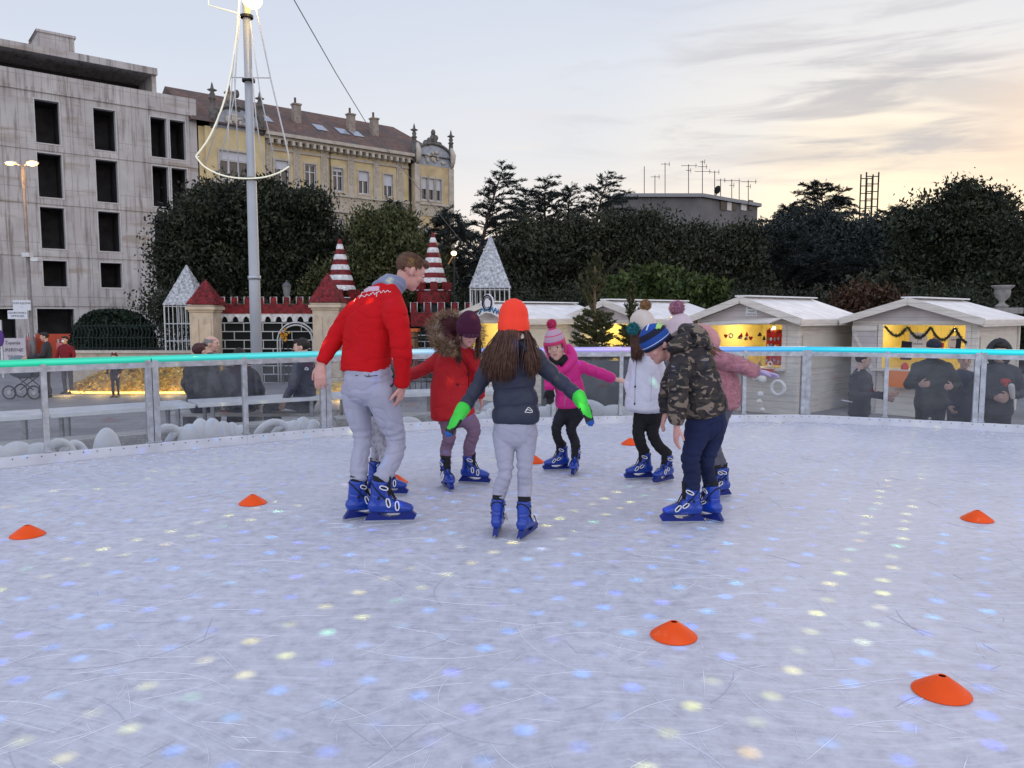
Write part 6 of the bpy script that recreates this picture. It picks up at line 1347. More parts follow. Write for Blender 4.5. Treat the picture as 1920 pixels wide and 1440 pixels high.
# skate: built once, copied for every foot
def skate_protos():
    blue = mat('blue_skate_plastic', (.006, .042, .33), .28, var=.10, vs=14, spec=.5, coat=.25); navy = mat('navy_skate_plastic', (.004, .016, .17), .35, var=.1); lin = mat('black_liner', (.012, .012, .015), .8, var=.3, vs=60); blade = mat('skate_blade', (.60, .62, .66), .25, .85); wb = mat('white_buckle', (.72, .73, .76), .4)
    g = MB()
    rtube(g, [(-.055, 0, .112), (.0, 0, .116), (.07, 0, .112), (.135, 0, .102), (.182, 0, .094)], [(.042, .040), (.046, .044), (.050, .043), (.052, .034), (.040, .024)], side=(0, 1, 0), n=20, cap=.9)
    rtube(g, [(-.012, 0, .10), (-.016, 0, .16), (-.010, 0, .22), (-.004, 0, .268)], [(.044, .058), (.045, .056), (.049, .056), (.053, .058)], side=(0, 1, 0), n=20, cap=.15)
    rtube(g, [(.045, 0, .13), (.02, 0, .19), (.018, 0, .235)], [(.036, .040), (.036, .038), (.036, .030)], side=(0, 1, 0), n=16, cap=.4)
    rtube(g, [(-.07, 0, .088), (.06, 0, .082), (.19, 0, .086)], [(.034, .014), (.046, .013), (.034, .012)], side=(0, 1, 0), n=16, cap=.9)
    shell = vox(g, .0055, 2); V, Nn = co_n(shell)
    # seam line between upper cuff and lower shell
    s = np.abs(V[:, 2] - (.175 - .25 * np.clip(V[:, 0], -.05, .03))); V -= Nn * (.0035 * np.exp(-(s / .0045) ** 2))[:, None]; put(shell, V); shell.materials.append(blue); shell.polygons.foreach_set('use_smooth', [True] * len(shell.polygons))
    g = MB(); rtube(g, [(-.004, 0, .262), (-.002, 0, .285), (.0, 0, .305)], [(.044, .049), (.045, .05), (.047, .054)], side=(0, 1, 0), n=18, cap=.1); rtube(g, [(.045, 0, .17), (.048, 0, .25), (.056, 0, .300)], [(.030, .016), (.034, .014), (.030, .010)], side=(0, 1, 0), n=12, cap=.6)
    liner = g.mesh('liner', lin, True)
    g = MB(); outer = [(-.108, .020), (-.100, .030), (-.075, .066), (-.062, .083), (.185, .083), (.205, .066), (.222, .052), (.212, .036), (.205, .022)]; hole = [(-.035, .066), (.055, .040), (.105, .046), (.125, .066)]
    g.prism([outer, hole[::-1]], lambda a, b, d: (a, d, b), -.019, .019); holder = g.mesh('blade_holder', navy)
    g = MB(); g.prism([[(-.112, .004), (-.104, .0), (.19, .0), (.207, .008), (.21, .030), (-.11, .030)]], lambda a, b, d: (a, d, b), -.002, .002); bl = g.mesh('blade', blade)
    bk = []; tree = BVHTree.FromPolygons([v.co.copy() for v in shell.vertices], [tuple(p.vertices) for p in shell.polygons])
    for cx, cz, ax in (((0.004), .236, (.0, 0, 1)), (.055, .125, (.75, 0, .62)), (.110, .105, (.88, 0, .45))):
        g = MB(); c = Vector((cx, 0, cz)); n_ = Vector(ax).normalized(); fw = Vector((n_.z, 0, -n_.x)); fw = fw if cz > .2 else Vector((-n_.z, 0, n_.x)); pts = []
        for q in np.linspace(-1.75, 1.75, 23):
            dv = fw * math.cos(q) + Vector((0, 1, 0)) * math.sin(q); h = tree.ray_cast(c + dv * .2, -dv)
            if h[0] is not None: pts.append((h[0] + h[1] * .002, h[1], q))
        g.tube([p for p, _, _ in pts], .0048, 8, 1)
        for s in (-1, 1):      # white ring buckle lying on each side
            p, nm, _ = min(pts, key=lambda t: abs(t[2] - s * 1.28)); up = n_; tn = nm.cross(up).normalized(); u2 = (tn * .85 + up * .35).normalized(); v2 = nm.cross(u2)
            g.tube([p + nm * .006 + u2 * (.020 * math.cos(e) + (.008 if math.cos(e) > 0 else -.008)) + v2 * .011 * math.sin(e) for e in np.linspace(0, 2 * math.pi, 21)], .0042, 6, 0)
        bk.append(g.mesh('buckle', [wb, lin], True))
    g = MB()
    for s in (-1, 1): g.ell((-.012, s * .047, .168), (.010, .006, .010), None, 10, 8)
    piv = g.mesh('rivet', lin, True)
    return shell, liner, holder, bl, bk, piv
SKATE = skate_protos()
def skate(parent, foot, yaw, k, roll=0.0, pitch=0.0):
    sh, li, ho, bl, bk, pv = SKATE
    o = link('skate', sh, None); Mx = Matrix.Translation(foot) @ Matrix.Rotation(yaw, 4, 'Z') @ Matrix.Rotation(roll, 4, 'X') @ Matrix.Rotation(pitch, 4, 'Y') @ Matrix.Scale(k, 4); o.parent = parent; o.matrix_parent_inverse = wm(parent).inverted(); o.matrix_basis = Mx
    for nm, me in (('liner', li), ('blade_holder', ho), ('blade', bl), ('buckle', bk[0]), ('buckle', bk[1]), ('buckle', bk[2]), ('rivet', pv)):
        q = link(nm, me, o)
    return o, Mx
def figure(label, group, root, S, head, torso, side, arms, legs, pelvis, hands, top_m, leg_m, skin=SKIN_P, vs=.007, bare=.006, quilt=None, wrinkle=.006, sleeve_quilt=None, top_name='jacket', leg_name='trousers', feet=None, face=None, hem=None, leg_wr=.006, extra_top=None, neck=None):
    t = thing('person', label, 'person', root, 0, group); c, f, u, k = head; Rm = frame(f, u)
    g = MB(); T = head_prims(g, c, Rm, k, S < .9); nb = V3(torso[-1][0]) if neck is None else V3(neck)
    rtube(g, [c + Rm @ (V3((0, -.025, -.03)) * k), c + Rm @ (V3((0, -.02, -.10)) * k), nb], [.050 * k, .048 * k, .055 * k])
    rtube(g, [V3(pelvis[0])] + [V3(p) for p, a, b in torso[1:]], [(pelvis[1] * .8, pelvis[2] * .8)] + [(a * .72, b * .72) for p, a, b in torso[1:]], side=side)
    for a in arms: rtube(g, [p for p, r in a], [.035 * S + .0 * r for p, r in a][:-1] + [.027 * S]); rtube(g, [nb, a[0][0]], [.034 * S, .03 * S])
    for l in legs: rtube(g, [p for p, r in l], [min(r * .58, .05) for p, r in l]); rtube(g, [V3(pelvis[0]), l[0][0]], [.06 * S, .055 * S])
    for h in hands:
        if h: hand_prims(g, *h)
    me = vox(g, bare, 2, .45)
    # lips take their own colour
    V, Nn = co_n(me); W = (np.array(V) - np.array(c)) @ np.array(Rm) / k; body = finish('body', me, [skin, LIP], t)
    lipv = (np.abs(W[:, 0]) < .018) & (np.abs(W[:, 2] + .0545) < .0085) & (W[:, 1] > .070)
    if lipv.any():
        mi = np.zeros(len(me.polygons), np.int32)
        for i, p in enumerate(me.polygons):
            if lipv[p.vertices[0]] and lipv[p.vertices[2]]: mi[i] = 1
        me.polygons.foreach_set('material_index', mi)
    # trousers
    g = MB(); pc = V3(pelvis[0]); upv = (V3(torso[1][0]) - pc).normalized()
    rtube(g, [pc - upv * .05 * S, pc, pc + upv * .10 * S], [(pelvis[1] * .92, pelvis[2] * .95), (pelvis[1], pelvis[2]), (pelvis[1] * .9, pelvis[2] * .9)], side=side, e=2.4)
    for l in legs: rtube(g, [p for p, r in l], [r for p, r in l], cap=.4, sub=6); rtube(g, [pc, l[0][0]], [l[0][1] * .95, l[0][1]])
    me = vox(g, vs, 3); V, Nn = co_n(me); d = np.zeros(len(V))
    for l in legs:
        s, dist = along(V, [p for p, r in l]); tot = sum((V3(b[0]) - V3(a[0])).length for a, b in zip(l[:-1], l[1:])); hk = sum((V3(b[0]) - V3(a[0])).length for a, b in zip(l[:len(l) // 2], l[1:len(l) // 2 + 1])); near = dist < .13 * S
        fold = (np.exp(-((s - hk) / (.09 * S)) ** 2) * 1.0 + np.exp(-((s - tot) / (.08 * S)) ** 2) * .8); d += near * fold * np.sin(s / S * 105 + 3 * noise_arr(V, (9, 9, 4))) * leg_wr * .55
    d += noise_arr(V, (7, 7, 4)) * leg_wr; d -= np.exp(-np.abs(noise_arr(V, (7, 7, 12), 5)) / .07) * leg_wr * .9; put(me, V + Nn * d[:, None]); tr = finish(leg_name, me, leg_m, t)
    # jacket
    g = MB(); rtube(g, [p for p, a, b in torso], [(a, b) for p, a, b in torso], side=side, n=24, cap=.35, sub=6, e=2.35)
    for a in arms: rtube(g, [p for p, r in a], [r for p, r in a], cap=.5, sub=6); rtube(g, [V3(torso[-2][0]), a[0][0]], [a[0][1] * 1.05, a[0][1]]) 
    if extra_top: extra_top(g)
    me = vox(g, vs, 3); V, Nn = co_n(me); d = np.zeros(len(V)); ST, DT = along(V, [p for p, a, b in torso]); rT = max(a for p, a, b in torso); arm_d = np.full(len(V), 9.0); arm_s = np.zeros(len(V))
    for a in arms: s, ds = along(V, [p for p, r in a]); ds = ds / (a[0][1] * 1.2); m_ = ds < arm_d; arm_d[m_] = ds[m_]; arm_s[m_] = s[m_]
    on_arm = arm_d < DT / (rT * .85)
    if quilt: per, amp, _ = quilt; q = np.abs(np.sin(math.pi * ST / per)) ** .45; d += np.where(on_arm, 0, amp * (q - .8))
    if sleeve_quilt: per, amp = sleeve_quilt; q = np.abs(np.sin(math.pi * arm_s / per)) ** .45; d += np.where(on_arm, amp * (q - .8), 0)
    # soft folds: drawn out around the sleeves and across the waist
    d += noise_arr(V, (6, 6, 11)) * wrinkle; d -= np.exp(-np.abs(noise_arr(V, (6, 6, 10), 9)) / .06) * wrinkle * .9; d += noise_arr(V, (15, 15, 26), 4) * wrinkle * .3
    d += np.where(on_arm, np.sin(arm_s / S * 78 + 5 * noise_arr(V, (8, 8, 8), 3)) * wrinkle * .14, 0)
    put(me, V + Nn * d[:, None]); jk = finish(top_name, me, top_m, t)
    if feet:
        for fo, yaw, kk, roll in feet: skate(t, fo, yaw, kk, roll)
    return t, T, Rm, body, tr, jk
def bvh_of(o):
    me = o.data; return BVHTree.FromPolygons([v.co.copy() for v in me.vertices], [tuple(p.vertices) for p in me.polygons])
def print_strokes(o, strokes, r, m, name, parent=None):
    """lay traced strokes (photo pixels) onto a garment surface as thin raised print"""
    b = bvh_of(o); g = MB()
    for st in strokes:
        pts = []
        P = cr(np.array(st, float), 4)
        for x, y in P:
            d = ray(x, y).normalized(); h = b.ray_cast(CAM, d)
            if h[0] is not None: pts.append(h[0] + h[1] * .002 if h[1].dot(d) < 0 else h[0] - h[1] * .002)
        if len(pts) > 1: g.tube(pts, r, 6)
    q = g.build(name, m, smooth=True); return wpart(q, parent or o)
# ------------------------------------------------------------------ skaters
GS = 'skaters in the ring on the ice'
def foot(px, py, dx, dy, k, roll=0.0):
    return (gnd(px, py), math.atan2(dy, dx), k, roll)
def leg_end(ft, h=.285):
    p, yaw, k, roll = ft; return p + Matrix.Rotation(yaw, 3, 'Z') @ Matrix.Rotation(roll, 3, 'X') @ V3((0, 0, h * k))
def man():
    d = 5.2; J = lambda x, y, dd=0: at(x, y, d + dd); S = 1.04
    fL = foot(672, 974, .86, .5, 1.0, .02); fR = foot(716, 980, 1, .06, 1.06, 0)
    redm = mat('red_sweatshirt', (.52, .008, .012), .85, var=.08, vs=5, bump=.12, bs=260, spec=.12); grey = mat('light_grey_sweatpants', (.37, .37, .46), .9, var=.07, vs=6, bump=.15, bs=240, spec=.15)
    head = (J(769, 509, .22), (.84, .40, -.48), (.38, .16, 1), 1.05); side = (J(756, 592, -.10) - J(655, 590, .12)).normalized()
    torso = [(J(683, 691, 0), .172, .128), (J(690, 655, .03), .180, .138), (J(697, 615, .06), .188, .145), (J(709, 577, .10), .172, .13), (J(727, 550, .13), .108, .095), (J(738, 539, .165), .072, .066)]
    aL = [(J(664, 588, .12), .082), (J(643, 612, .13), .074), (J(626, 640, .11), .062), (J(613, 662, .06), .054), (J(604, 678, .03), .047)]
    aR = [(J(742, 592, -.10), .084), (J(750, 630, -.14), .074), (J(754, 668, -.15), .064), (J(755, 700, -.12), .055), (J(753, 720, -.09), .050)]
    lL = [(J(668, 730, .06), .108), (J(672, 775, .07), .088), (J(680, 822, .09), .066), (J(674, 862, .04), .064), (leg_end(fL), .057)]
    lR = [(J(712, 735, -.04), .112), (J(727, 778, -.02), .092), (J(742, 823, .02), .070), (J(735, 862, -.02), .068), (leg_end(fR), .060)]
    hands = [(J(602, 684, .03), (J(600, 722, .0) - J(602, 684, .03)), (.25, 1, 0), -1, 1.08, .38, .12), (J(755, 724, -.09), (J(746, 768, -.06) - J(756, 722, -.09)), (-1, .35, -.1), -1, 1.08, .55, .06)]
    def hoodless(g): pass
    t, T, Rm, body, tr, jk = figure('man in red sweatshirt and light grey sweatpants leaning over the children', GS, gnd(695, 978), S, head, torso, side, [aL, aR], [lL, lR], (J(690, 712, .0), .172, .138), hands, redm, grey, vs=.008, bare=.0055, wrinkle=.009, top_name='sweatshirt', leg_name='sweatpants', feet=[fL, fR], leg_wr=.009, neck=J(733, 545, .16))
    c, f, u, k = head
    # rolled grey snood round the neck
    g = MB()
    cc = J(732, 537, .16); ax = (J(752, 520, .19) - J(726, 545, .15)).normalized(); s1 = V3(side); s2 = ax.cross(s1).normalized()
    for i, (o, rr) in enumerate(((-.032, .088), (.0, .084), (.032, .076))):
        pts = [cc + ax * (o + .006 * math.sin(3 * q + i)) + s1 * rr * math.cos(q) + s2 * rr * .88 * math.sin(q) for q in np.linspace(0, 2 * math.pi, 33)]; g.tube(pts, .021, 10)
    me = vox(g, .006, 1); V, Nn = co_n(me); put(me, V + Nn * (noise_arr(V, (14, 14, 20)) * .006)[:, None]); finish('snood', me, mat('grey_fleece', (.20, .22, .33), .95, var=.1, bump=.15, bs=200, sheen=.3), t)
    # short hair: cap over the skull, faded sides
    hc = MB(); hc.ell(T(0, -.016, .036), (.081 * k, .099 * k, .086 * k), Rm, 48, 36); hc.ell(T(0, .062, .088), (.058 * k, .040 * k, .030 * k), Rm, 24, 16)
    me = vox(hc, .006, 1); V, Nn = co_n(me); W = (V - np.array(c)) @ np.array(Rm) / k; put(me, V + Nn * (noise_arr(V, (70, 70, 70)) * .0035)[:, None])
    bm = bmesh.new(); bm.from_mesh(me); bm.verts.ensure_lookup_table(); dl = [v for v in bm.verts if (W[v.index][1] > .045 and W[v.index][2] < .062) or W[v.index][2] < -.055 or (abs(W[v.index][0]) > .055 and W[v.index][2] < -.0 and W[v.index][1] > -.055) or (abs(W[v.index][0]) > .05 and W[v.index][1] > .02 and W[v.index][2] < .03)]; bmesh.ops.delete(bm, geom=dl, context='VERTS'); bm.to_mesh(me); bm.free(); finish('hair', me, HAIR_S, t)
    P = []; D = []
    for _ in range(4200):
        q = V3((random.gauss(0, 1), random.gauss(0, 1), random.gauss(0, 1))).normalized(); w = V3((q.x * .082, q.y * .100 - .016, q.z * .087 + .036))
        if (w.y > .035 and w.z < .07) or w.z < -.02 or (abs(w.x) > .06 and w.z < .035): continue
        P.append(T(*w)); D.append(Rm @ (V3((q.x * .35, .9, q.z * .35 - .15))))
    fur_tufts('hair_tufts', HAIR_S, P, D, .013, .0022, t)
    eyes(T, k, Rm, t, HAIR_S)
    wht = mat('white_print', (.70, .66, .68), .7)
    st = [[(664, 566), (668, 556), (674, 549)], [(666, 549), (675, 549), (690, 547)], [(674, 560), (678, 552), (681, 545)], [(672, 556), (680, 555), (684, 557), (688, 552), (692, 555), (696, 550)], [(696, 553), (700, 548), (703, 553), (707, 548), (706, 557)], [(708, 549), (712, 546), (715, 550), (719, 545), (722, 549)], [(722, 549), (727, 545), (730, 548), (733, 547)]]
    print_strokes(jk, st, .0026, wht, 'script_print')
    bl = [[(684 + i * .0, 540 + i * 2.0), (698, 539.2 + i * 2), (711, 538.5 + i * 2)] for i in range(4)]
    print_strokes(jk, bl, .0065, mat('pink_print', (.62, .45, .55), .7), 'block_print')
    print_strokes(tr, [[(667, 703), (671, 704.5)], [(684, 704), (690, 706), (697, 705), (708, 704)], [(690, 702), (694, 706)]], .0022, M['black'], 'pocket_seam')
    print_strokes(tr, [[(735, 705), (739, 712), (737, 720), (732, 725)]], .006, mat('navy_pocket_edge', (.02, .02, .07), .8), 'pocket_edge')
    # ribbed hem and cuffs
    g = MB(); a, b = torso[0][0], torso[1][0]; up = (b - a).normalized(); s2 = up.cross(V3(side)).normalized()
    rtube(g, [a - up * .035, a + up * .02], [(.165, .120), (.172, .128)], side=side, n=40, cap=.1, e=2.3); wpart(g.build('rib_hem', redm, smooth=True), t)
man()
def long_hair(T, Rm, k, parent, m, n, a0, a1, ends, zroot=-.005, r=.005, rx=.082, ry=.1, jit=.02, name='long_hair', mids=None):
    """strands from an arc of the scalp (degrees, 0 = person's right, 90 = front, -90 = back) down to points along a polyline of ends"""
    E = [V3(e) for e in ends]; paths = []
    for i in range(n):
        s = random.random(); a = R(a0 + (a1 - a0) * s); p0 = T(rx * math.cos(a), ry * math.sin(a), zroot + random.uniform(-.01, .05)); x = s * (len(E) - 1); j = min(len(E) - 2, int(x)); e = E[j].lerp(E[j + 1], x - j) + V3((random.gauss(0, jit), random.gauss(0, jit * .6), random.gauss(0, jit * 1.6)))
        o = Rm @ V3((math.cos(a), math.sin(a), 0)); ln = (e - p0).length; p1 = p0 + o * .03 * k + V3((0, 0, -1)) * ln * .35; p2 = e + V3((0, 0, 1)) * ln * .3
        if mids is not None: p2 = p2 + V3(mids) 
        paths.append(bez(p0, p1, p2, e, 8))
    return strands(name, m, paths, r, parent, 4)
def orange_girl():
    d = 4.83; J = lambda x, y, dd=0: at(x, y, d + dd); S = .82
    fL = foot(931, 1003, .10, 1, .86, .05); fR = foot(984, 1008, .40, .92, .86, -.02)
    nav = mat('navy_puffer', (.024, .029, .056), .55, var=.15, vs=6, bump=.2, bs=120, spec=.4); nt = nav.node_tree; grey = mat('pale_lilac_leggings', (.36, .36, .45), .9, var=.06, vs=7, bump=.12, bs=260)
    head = (J(963, 607, 0), (.05, 1, -.12), (0, .1, 1), .98); side = (1, 0, 0)
    torso = [(J(968, 792, .0), .150, .112), (J(967, 765, 0), .146, .108), (J(964, 725, .01), .136, .102), (J(962, 685, .0), .140, .098), (J(963, 655, 0), .105, .08), (J(963, 640, 0), .06, .06)]
    aL = [(J(926, 669, 0), .062), (J(909, 700, .02), .056), (J(893, 730, .02), .050), (J(878, 752, -.02), .046), (J(866, 770, -.06), .042)]
    aR = [(J(1000, 665, 0), .062), (J(1024, 692, .02), .056), (J(1049, 714, .02), .050), (J(1070, 732, -.02), .046), (J(1087, 748, -.06), .042)]
    lL = [(J(945, 812, 0), .074), (J(946, 848, -.01), .062), (J(947, 886, -.02), .048), (J(939, 912, 0), .050), (leg_end(fL, .29), .043)]
    lR = [(J(988, 812, 0), .074), (J(986, 848, -.01), .062), (J(984, 886, -.02), .048), (J(984, 912, 0), .050), (leg_end(fR, .29), .043)]
    t, T, Rm, body, tr, jk = figure('girl seen from behind in bright orange hat and navy puffer jacket', GS, gnd(958, 1005), S, head, torso, side, [aL, aR], [lL, lR], (J(966, 802, 0), .136, .10), [], nav, grey, vs=.007, bare=.008, quilt=(.105, .016, 0), sleeve_quilt=(.10, .008), wrinkle=.005, leg_name='leggings', feet=[fL, fR], leg_wr=.005)
    c, f, u, k = head
    org = mat('neon_orange_knit', (.95, .055, .025), .8, var=.05, bump=.2, bs=160, emit=None)
    hat_mesh(c, Rm, k, [(-.055, .094, .110, 0), (-.03, .098, .114, 0), (.012, .097, .113, 0), (.016, .093, .109, 0), (.05, .092, .108, 0), (.09, .086, .100, 0), (.122, .070, .082, 0), (.145, .048, .056, 0), (.158, .022, .026, 0)], 'knit_hat', org, t, 44, .035)
    long_hair(T, Rm, k, t, HAIR_B, 430, -182, -72, [J(905, 690, -.11), J(918, 704, -.14), J(935, 708, -.15), J(950, 706, -.15), J(964, 696, -.14)], r=.0046, jit=.016, mids=(0, -.07, .02), zroot=-.055)
    long_hair(T, Rm, k, t, HAIR_B, 150, -38, 4, [J(987, 690, -.13), J(997, 703, -.13), J(1007, 690, -.11)], r=.0044, jit=.016, mids=(0, -.07, .02), zroot=-.055)
    # hood bunched at the nape
    g = MB(); rtube(g, [J(942, 645, -.02), J(968, 662, -.10), J(992, 645, -.02)], [.055, .075, .05]); me = vox(g, .008, 3); finish('hood', me, mat('navy_hood', (.016, .018, .035), .7, var=.15), t)
    # green ski gloves: black palm, blue tips
    gr = mat('neon_green_glove', (.05, .62, .06), .55, var=.08); bk = M['black']; bu = mat('blue_glove_tip', (.01, .09, .36), .5)
    for a, tip, sg in ((aL, J(838, 815, -.10), 1), (aR, J(1110, 795, -.10), -1)):
        w = a[-1][0] ; dv = tip - w; ln = dv.length; g = MB(); kk = ln / .172; pn = V3((sg * .75, .55, -.3)); hand_prims(g, w + dv * .14, dv, pn, -1 if sg > 0 else 1, kk * .92, .10, .035, 1.55); rtube(g, [w - dv * .10, w + dv * .12], [.046, .042])
        me = vox(g, .006, 2); V, Nn = co_n(me); dn = dv.normalized(); pn2 = (pn - dn * pn.dot(dn)).normalized(); ac = dn.cross(pn2); me2 = me; gl = finish('ski_glove', me, [gr, bk, bu], t)
        s = (V - np.array(w)) @ np.array(dn) / ln; q = (V - np.array(w + dv * .5)) @ np.array(pn2); lat = ((V - np.array(w)) @ np.array(ac)) * (-1 if sg > 0 else 1); mi = np.zeros(len(me.polygons), np.int32)
        for i, p in enumerate(me.polygons):
            v = p.vertices[0]
            if s[v] > .88: mi[i] = 2
            elif s[v] > .30 and (q[v] > -.010 or lat[v] > .026): mi[i] = 1
        me.polygons.foreach_set('material_index', mi)
    print_strokes(jk, [[(984, 773), (991, 764), (998, 773), (984, 773)]], .0026, M['white'], 'triangle_mark'); print_strokes(jk, [[(986, 770), (990, 768), (993, 770), (996, 770)]], .0022, M['white'], 'triangle_fill')
orange_girl()
def red_girl():
    d = 6.3; J = lambda x, y, dd=0: at(x, y, d + dd); S = .80
    fL = foot(836, 914, .35, -.94, .86, 0); fR = foot(880, 906, .96, -.25, .86, 0)
    rc = mat('red_winter_coat', (.46, .008, .014), .7, var=.10, vs=5, bump=.2, bs=120); mv = mat('mauve_trousers', (.20, .125, .19), .9, var=.08, bump=.15, bs=200)
    head = (J(878, 620, -.18), (.26, -.88, -.40), (.10, -.30, .9), 1.0); side = (.96, .28, 0)
    torso = [(J(849, 779, 0), .185, .130), (J(846, 750, 0), .178, .128), (J(846, 715, .0), .162, .12), (J(850, 680, -.02), .145, .105), (J(858, 655, -.06), .105, .085), (J(866, 644, -.09), .06, .06)]
    aL = [(J(824, 672, .0), .066), (J(808, 684, .0), .060), (J(792, 694, .04), .054), (J(775, 702, .08), .050), (J(762, 708, .1), .046)]
    aR = [(J(884, 668, -.06), .064), (J(892, 685, -.05), .060), (J(896, 705, .0), .054), (J(899, 725, .06), .050), (J(900, 742, .1), .046)]
    lL = [(J(838, 785, 0), .078), (J(841, 802, -.02), .066), (J(842, 822, -.03), .054), (J(837, 840, 0), .052), (leg_end(fL), .046)]
    lR = [(J(872, 782, 0), .080), (J(884, 795, -.03), .070), (J(888, 812, -.04), .058), (J(881, 835, 0), .054), (leg_end(fR), .046)]
    t, T, Rm, body, tr, jk = figure('girl in long red coat with brown fur hood and maroon hat', GS, gnd(858, 912), S, head, torso, side, [aL, aR], [lL, lR], (J(856, 772, 0), .13, .105), [(aL[-1][0], (-1, .3, -.4), (.2, -1, 0), 1, .85, .3, .1), (aR[-1][0], (.2, .3, -1), (-1, 0, 0), 1, .85, .3, .1)], rc, mv, vs=.008, bare=.0065, wrinkle=.008, top_name='coat', feet=[fL, fR], leg_wr=.006)
    c, f, u, k = head; mar = mat('maroon_knit', (.055, .006, .030), .85, var=.1, bump=.25, bs=150)
    hat_mesh(c, Rm, k, [(-.012, .091, .109, 0), (.02, .095, .113, 0), (.055, .095, .112, 0), (.06, .090, .107, 0), (.095, .084, .098, 0), (.13, .066, .076, 0), (.155, .040, .046, 0), (.166, .014, .016, 0)], 'knit_hat', mar, t, 40, .03)
    print_w = mat('dim_letter_print', (.16, .07, .12), .8)
    hb = [o for o in kids(t) if o.name.startswith('knit_hat')][0]; print_strokes(hb, [[(869, 627), (870, 631), (873, 627), (874, 631)], [(876, 628), (879, 627), (879, 631), (876, 631)], [(882, 627), (882, 632)], [(885, 634), (886, 627), (889, 629), (886, 631)], [(891, 628), (894, 628), (894, 632), (896, 628)]], .0024, print_w, 'letter_print')
    long_hair(T, Rm, k, t, HAIR_B, 90, 20, -40, [J(858, 674, -.16), J(862, 678, -.18)], r=.005, jit=.012, rx=.074, ry=.09, zroot=-.02); long_hair(T, Rm, k, t, HAIR_B, 120, 160, 215, [J(898, 664, -.14), J(895, 668, -.15)], r=.005, jit=.012, rx=.074, ry=.09, zroot=-.02)
    eyes(T, k, Rm, t, HAIR_B, True)
    fm = mat('brown_fur', (.23, .145, .09), .8, c2=(.50, .40, .30), c2t=(.5, .68), c2s=14); path = [J(815, 612, .02), J(818, 632, -.10), J(828, 648, -.17), J(846, 655, -.2)]; path2 = [J(812, 614, .02), J(826, 600, .05), J(848, 596, .06), J(862, 604, .05), J(893, 650, -.1), J(897, 628, .0), J(892, 612, .05)]
    P = []; D = []
    for pp, n in ((path, 3800), (path2[:4], 2300), (path2[4:], 800)):
        C = cr([tuple(p) for p in pp], 10)
        for _ in range(n):
            i = random.randrange(len(C)); q = np.random.normal(size=3); q /= np.linalg.norm(q); r = random.uniform(.02, .055 if pp is not path2[4:] else .03); P.append(C[i] + q * r); D.append(q)
    fur_tufts('hood_fur', fm, P, D, .046, .0034, t)
    g = MB(); rtube(g, [J(826, 620, .06), J(832, 640, -.06), J(850, 650, -.1)], [.07, .085, .07]); rtube(g, [J(826, 622, .05), J(844, 612, .05), J(862, 616, .06)], [.075, .09, .07]); finish('hood', vox(g, .009, 3), mat('maroon_hood_lining', (.05, .010, .014), .9), t)
    print_strokes(jk, [[(861, 650), (864, 668), (872, 682), (878, 694), (878, 725), (874, 760)]], .004, mat('dark_red_seam', (.14, .004, .008), .8), 'front_placket')
    for x, y in ((876, 704), (857, 722), (872, 740)): g = MB(); 
    b = bvh_of(jk)
    for x, y in ((877, 702), (858, 721)):
        h = b.ray_cast(CAM, ray(x, y).normalized())
        if h[0] is not None: g = MB(); g.ell(h[0], .011, None, 10, 8); wpart(g.build('button', mat('dark_button', (.06, .01, .01), .4), smooth=True), jk)
red_girl()
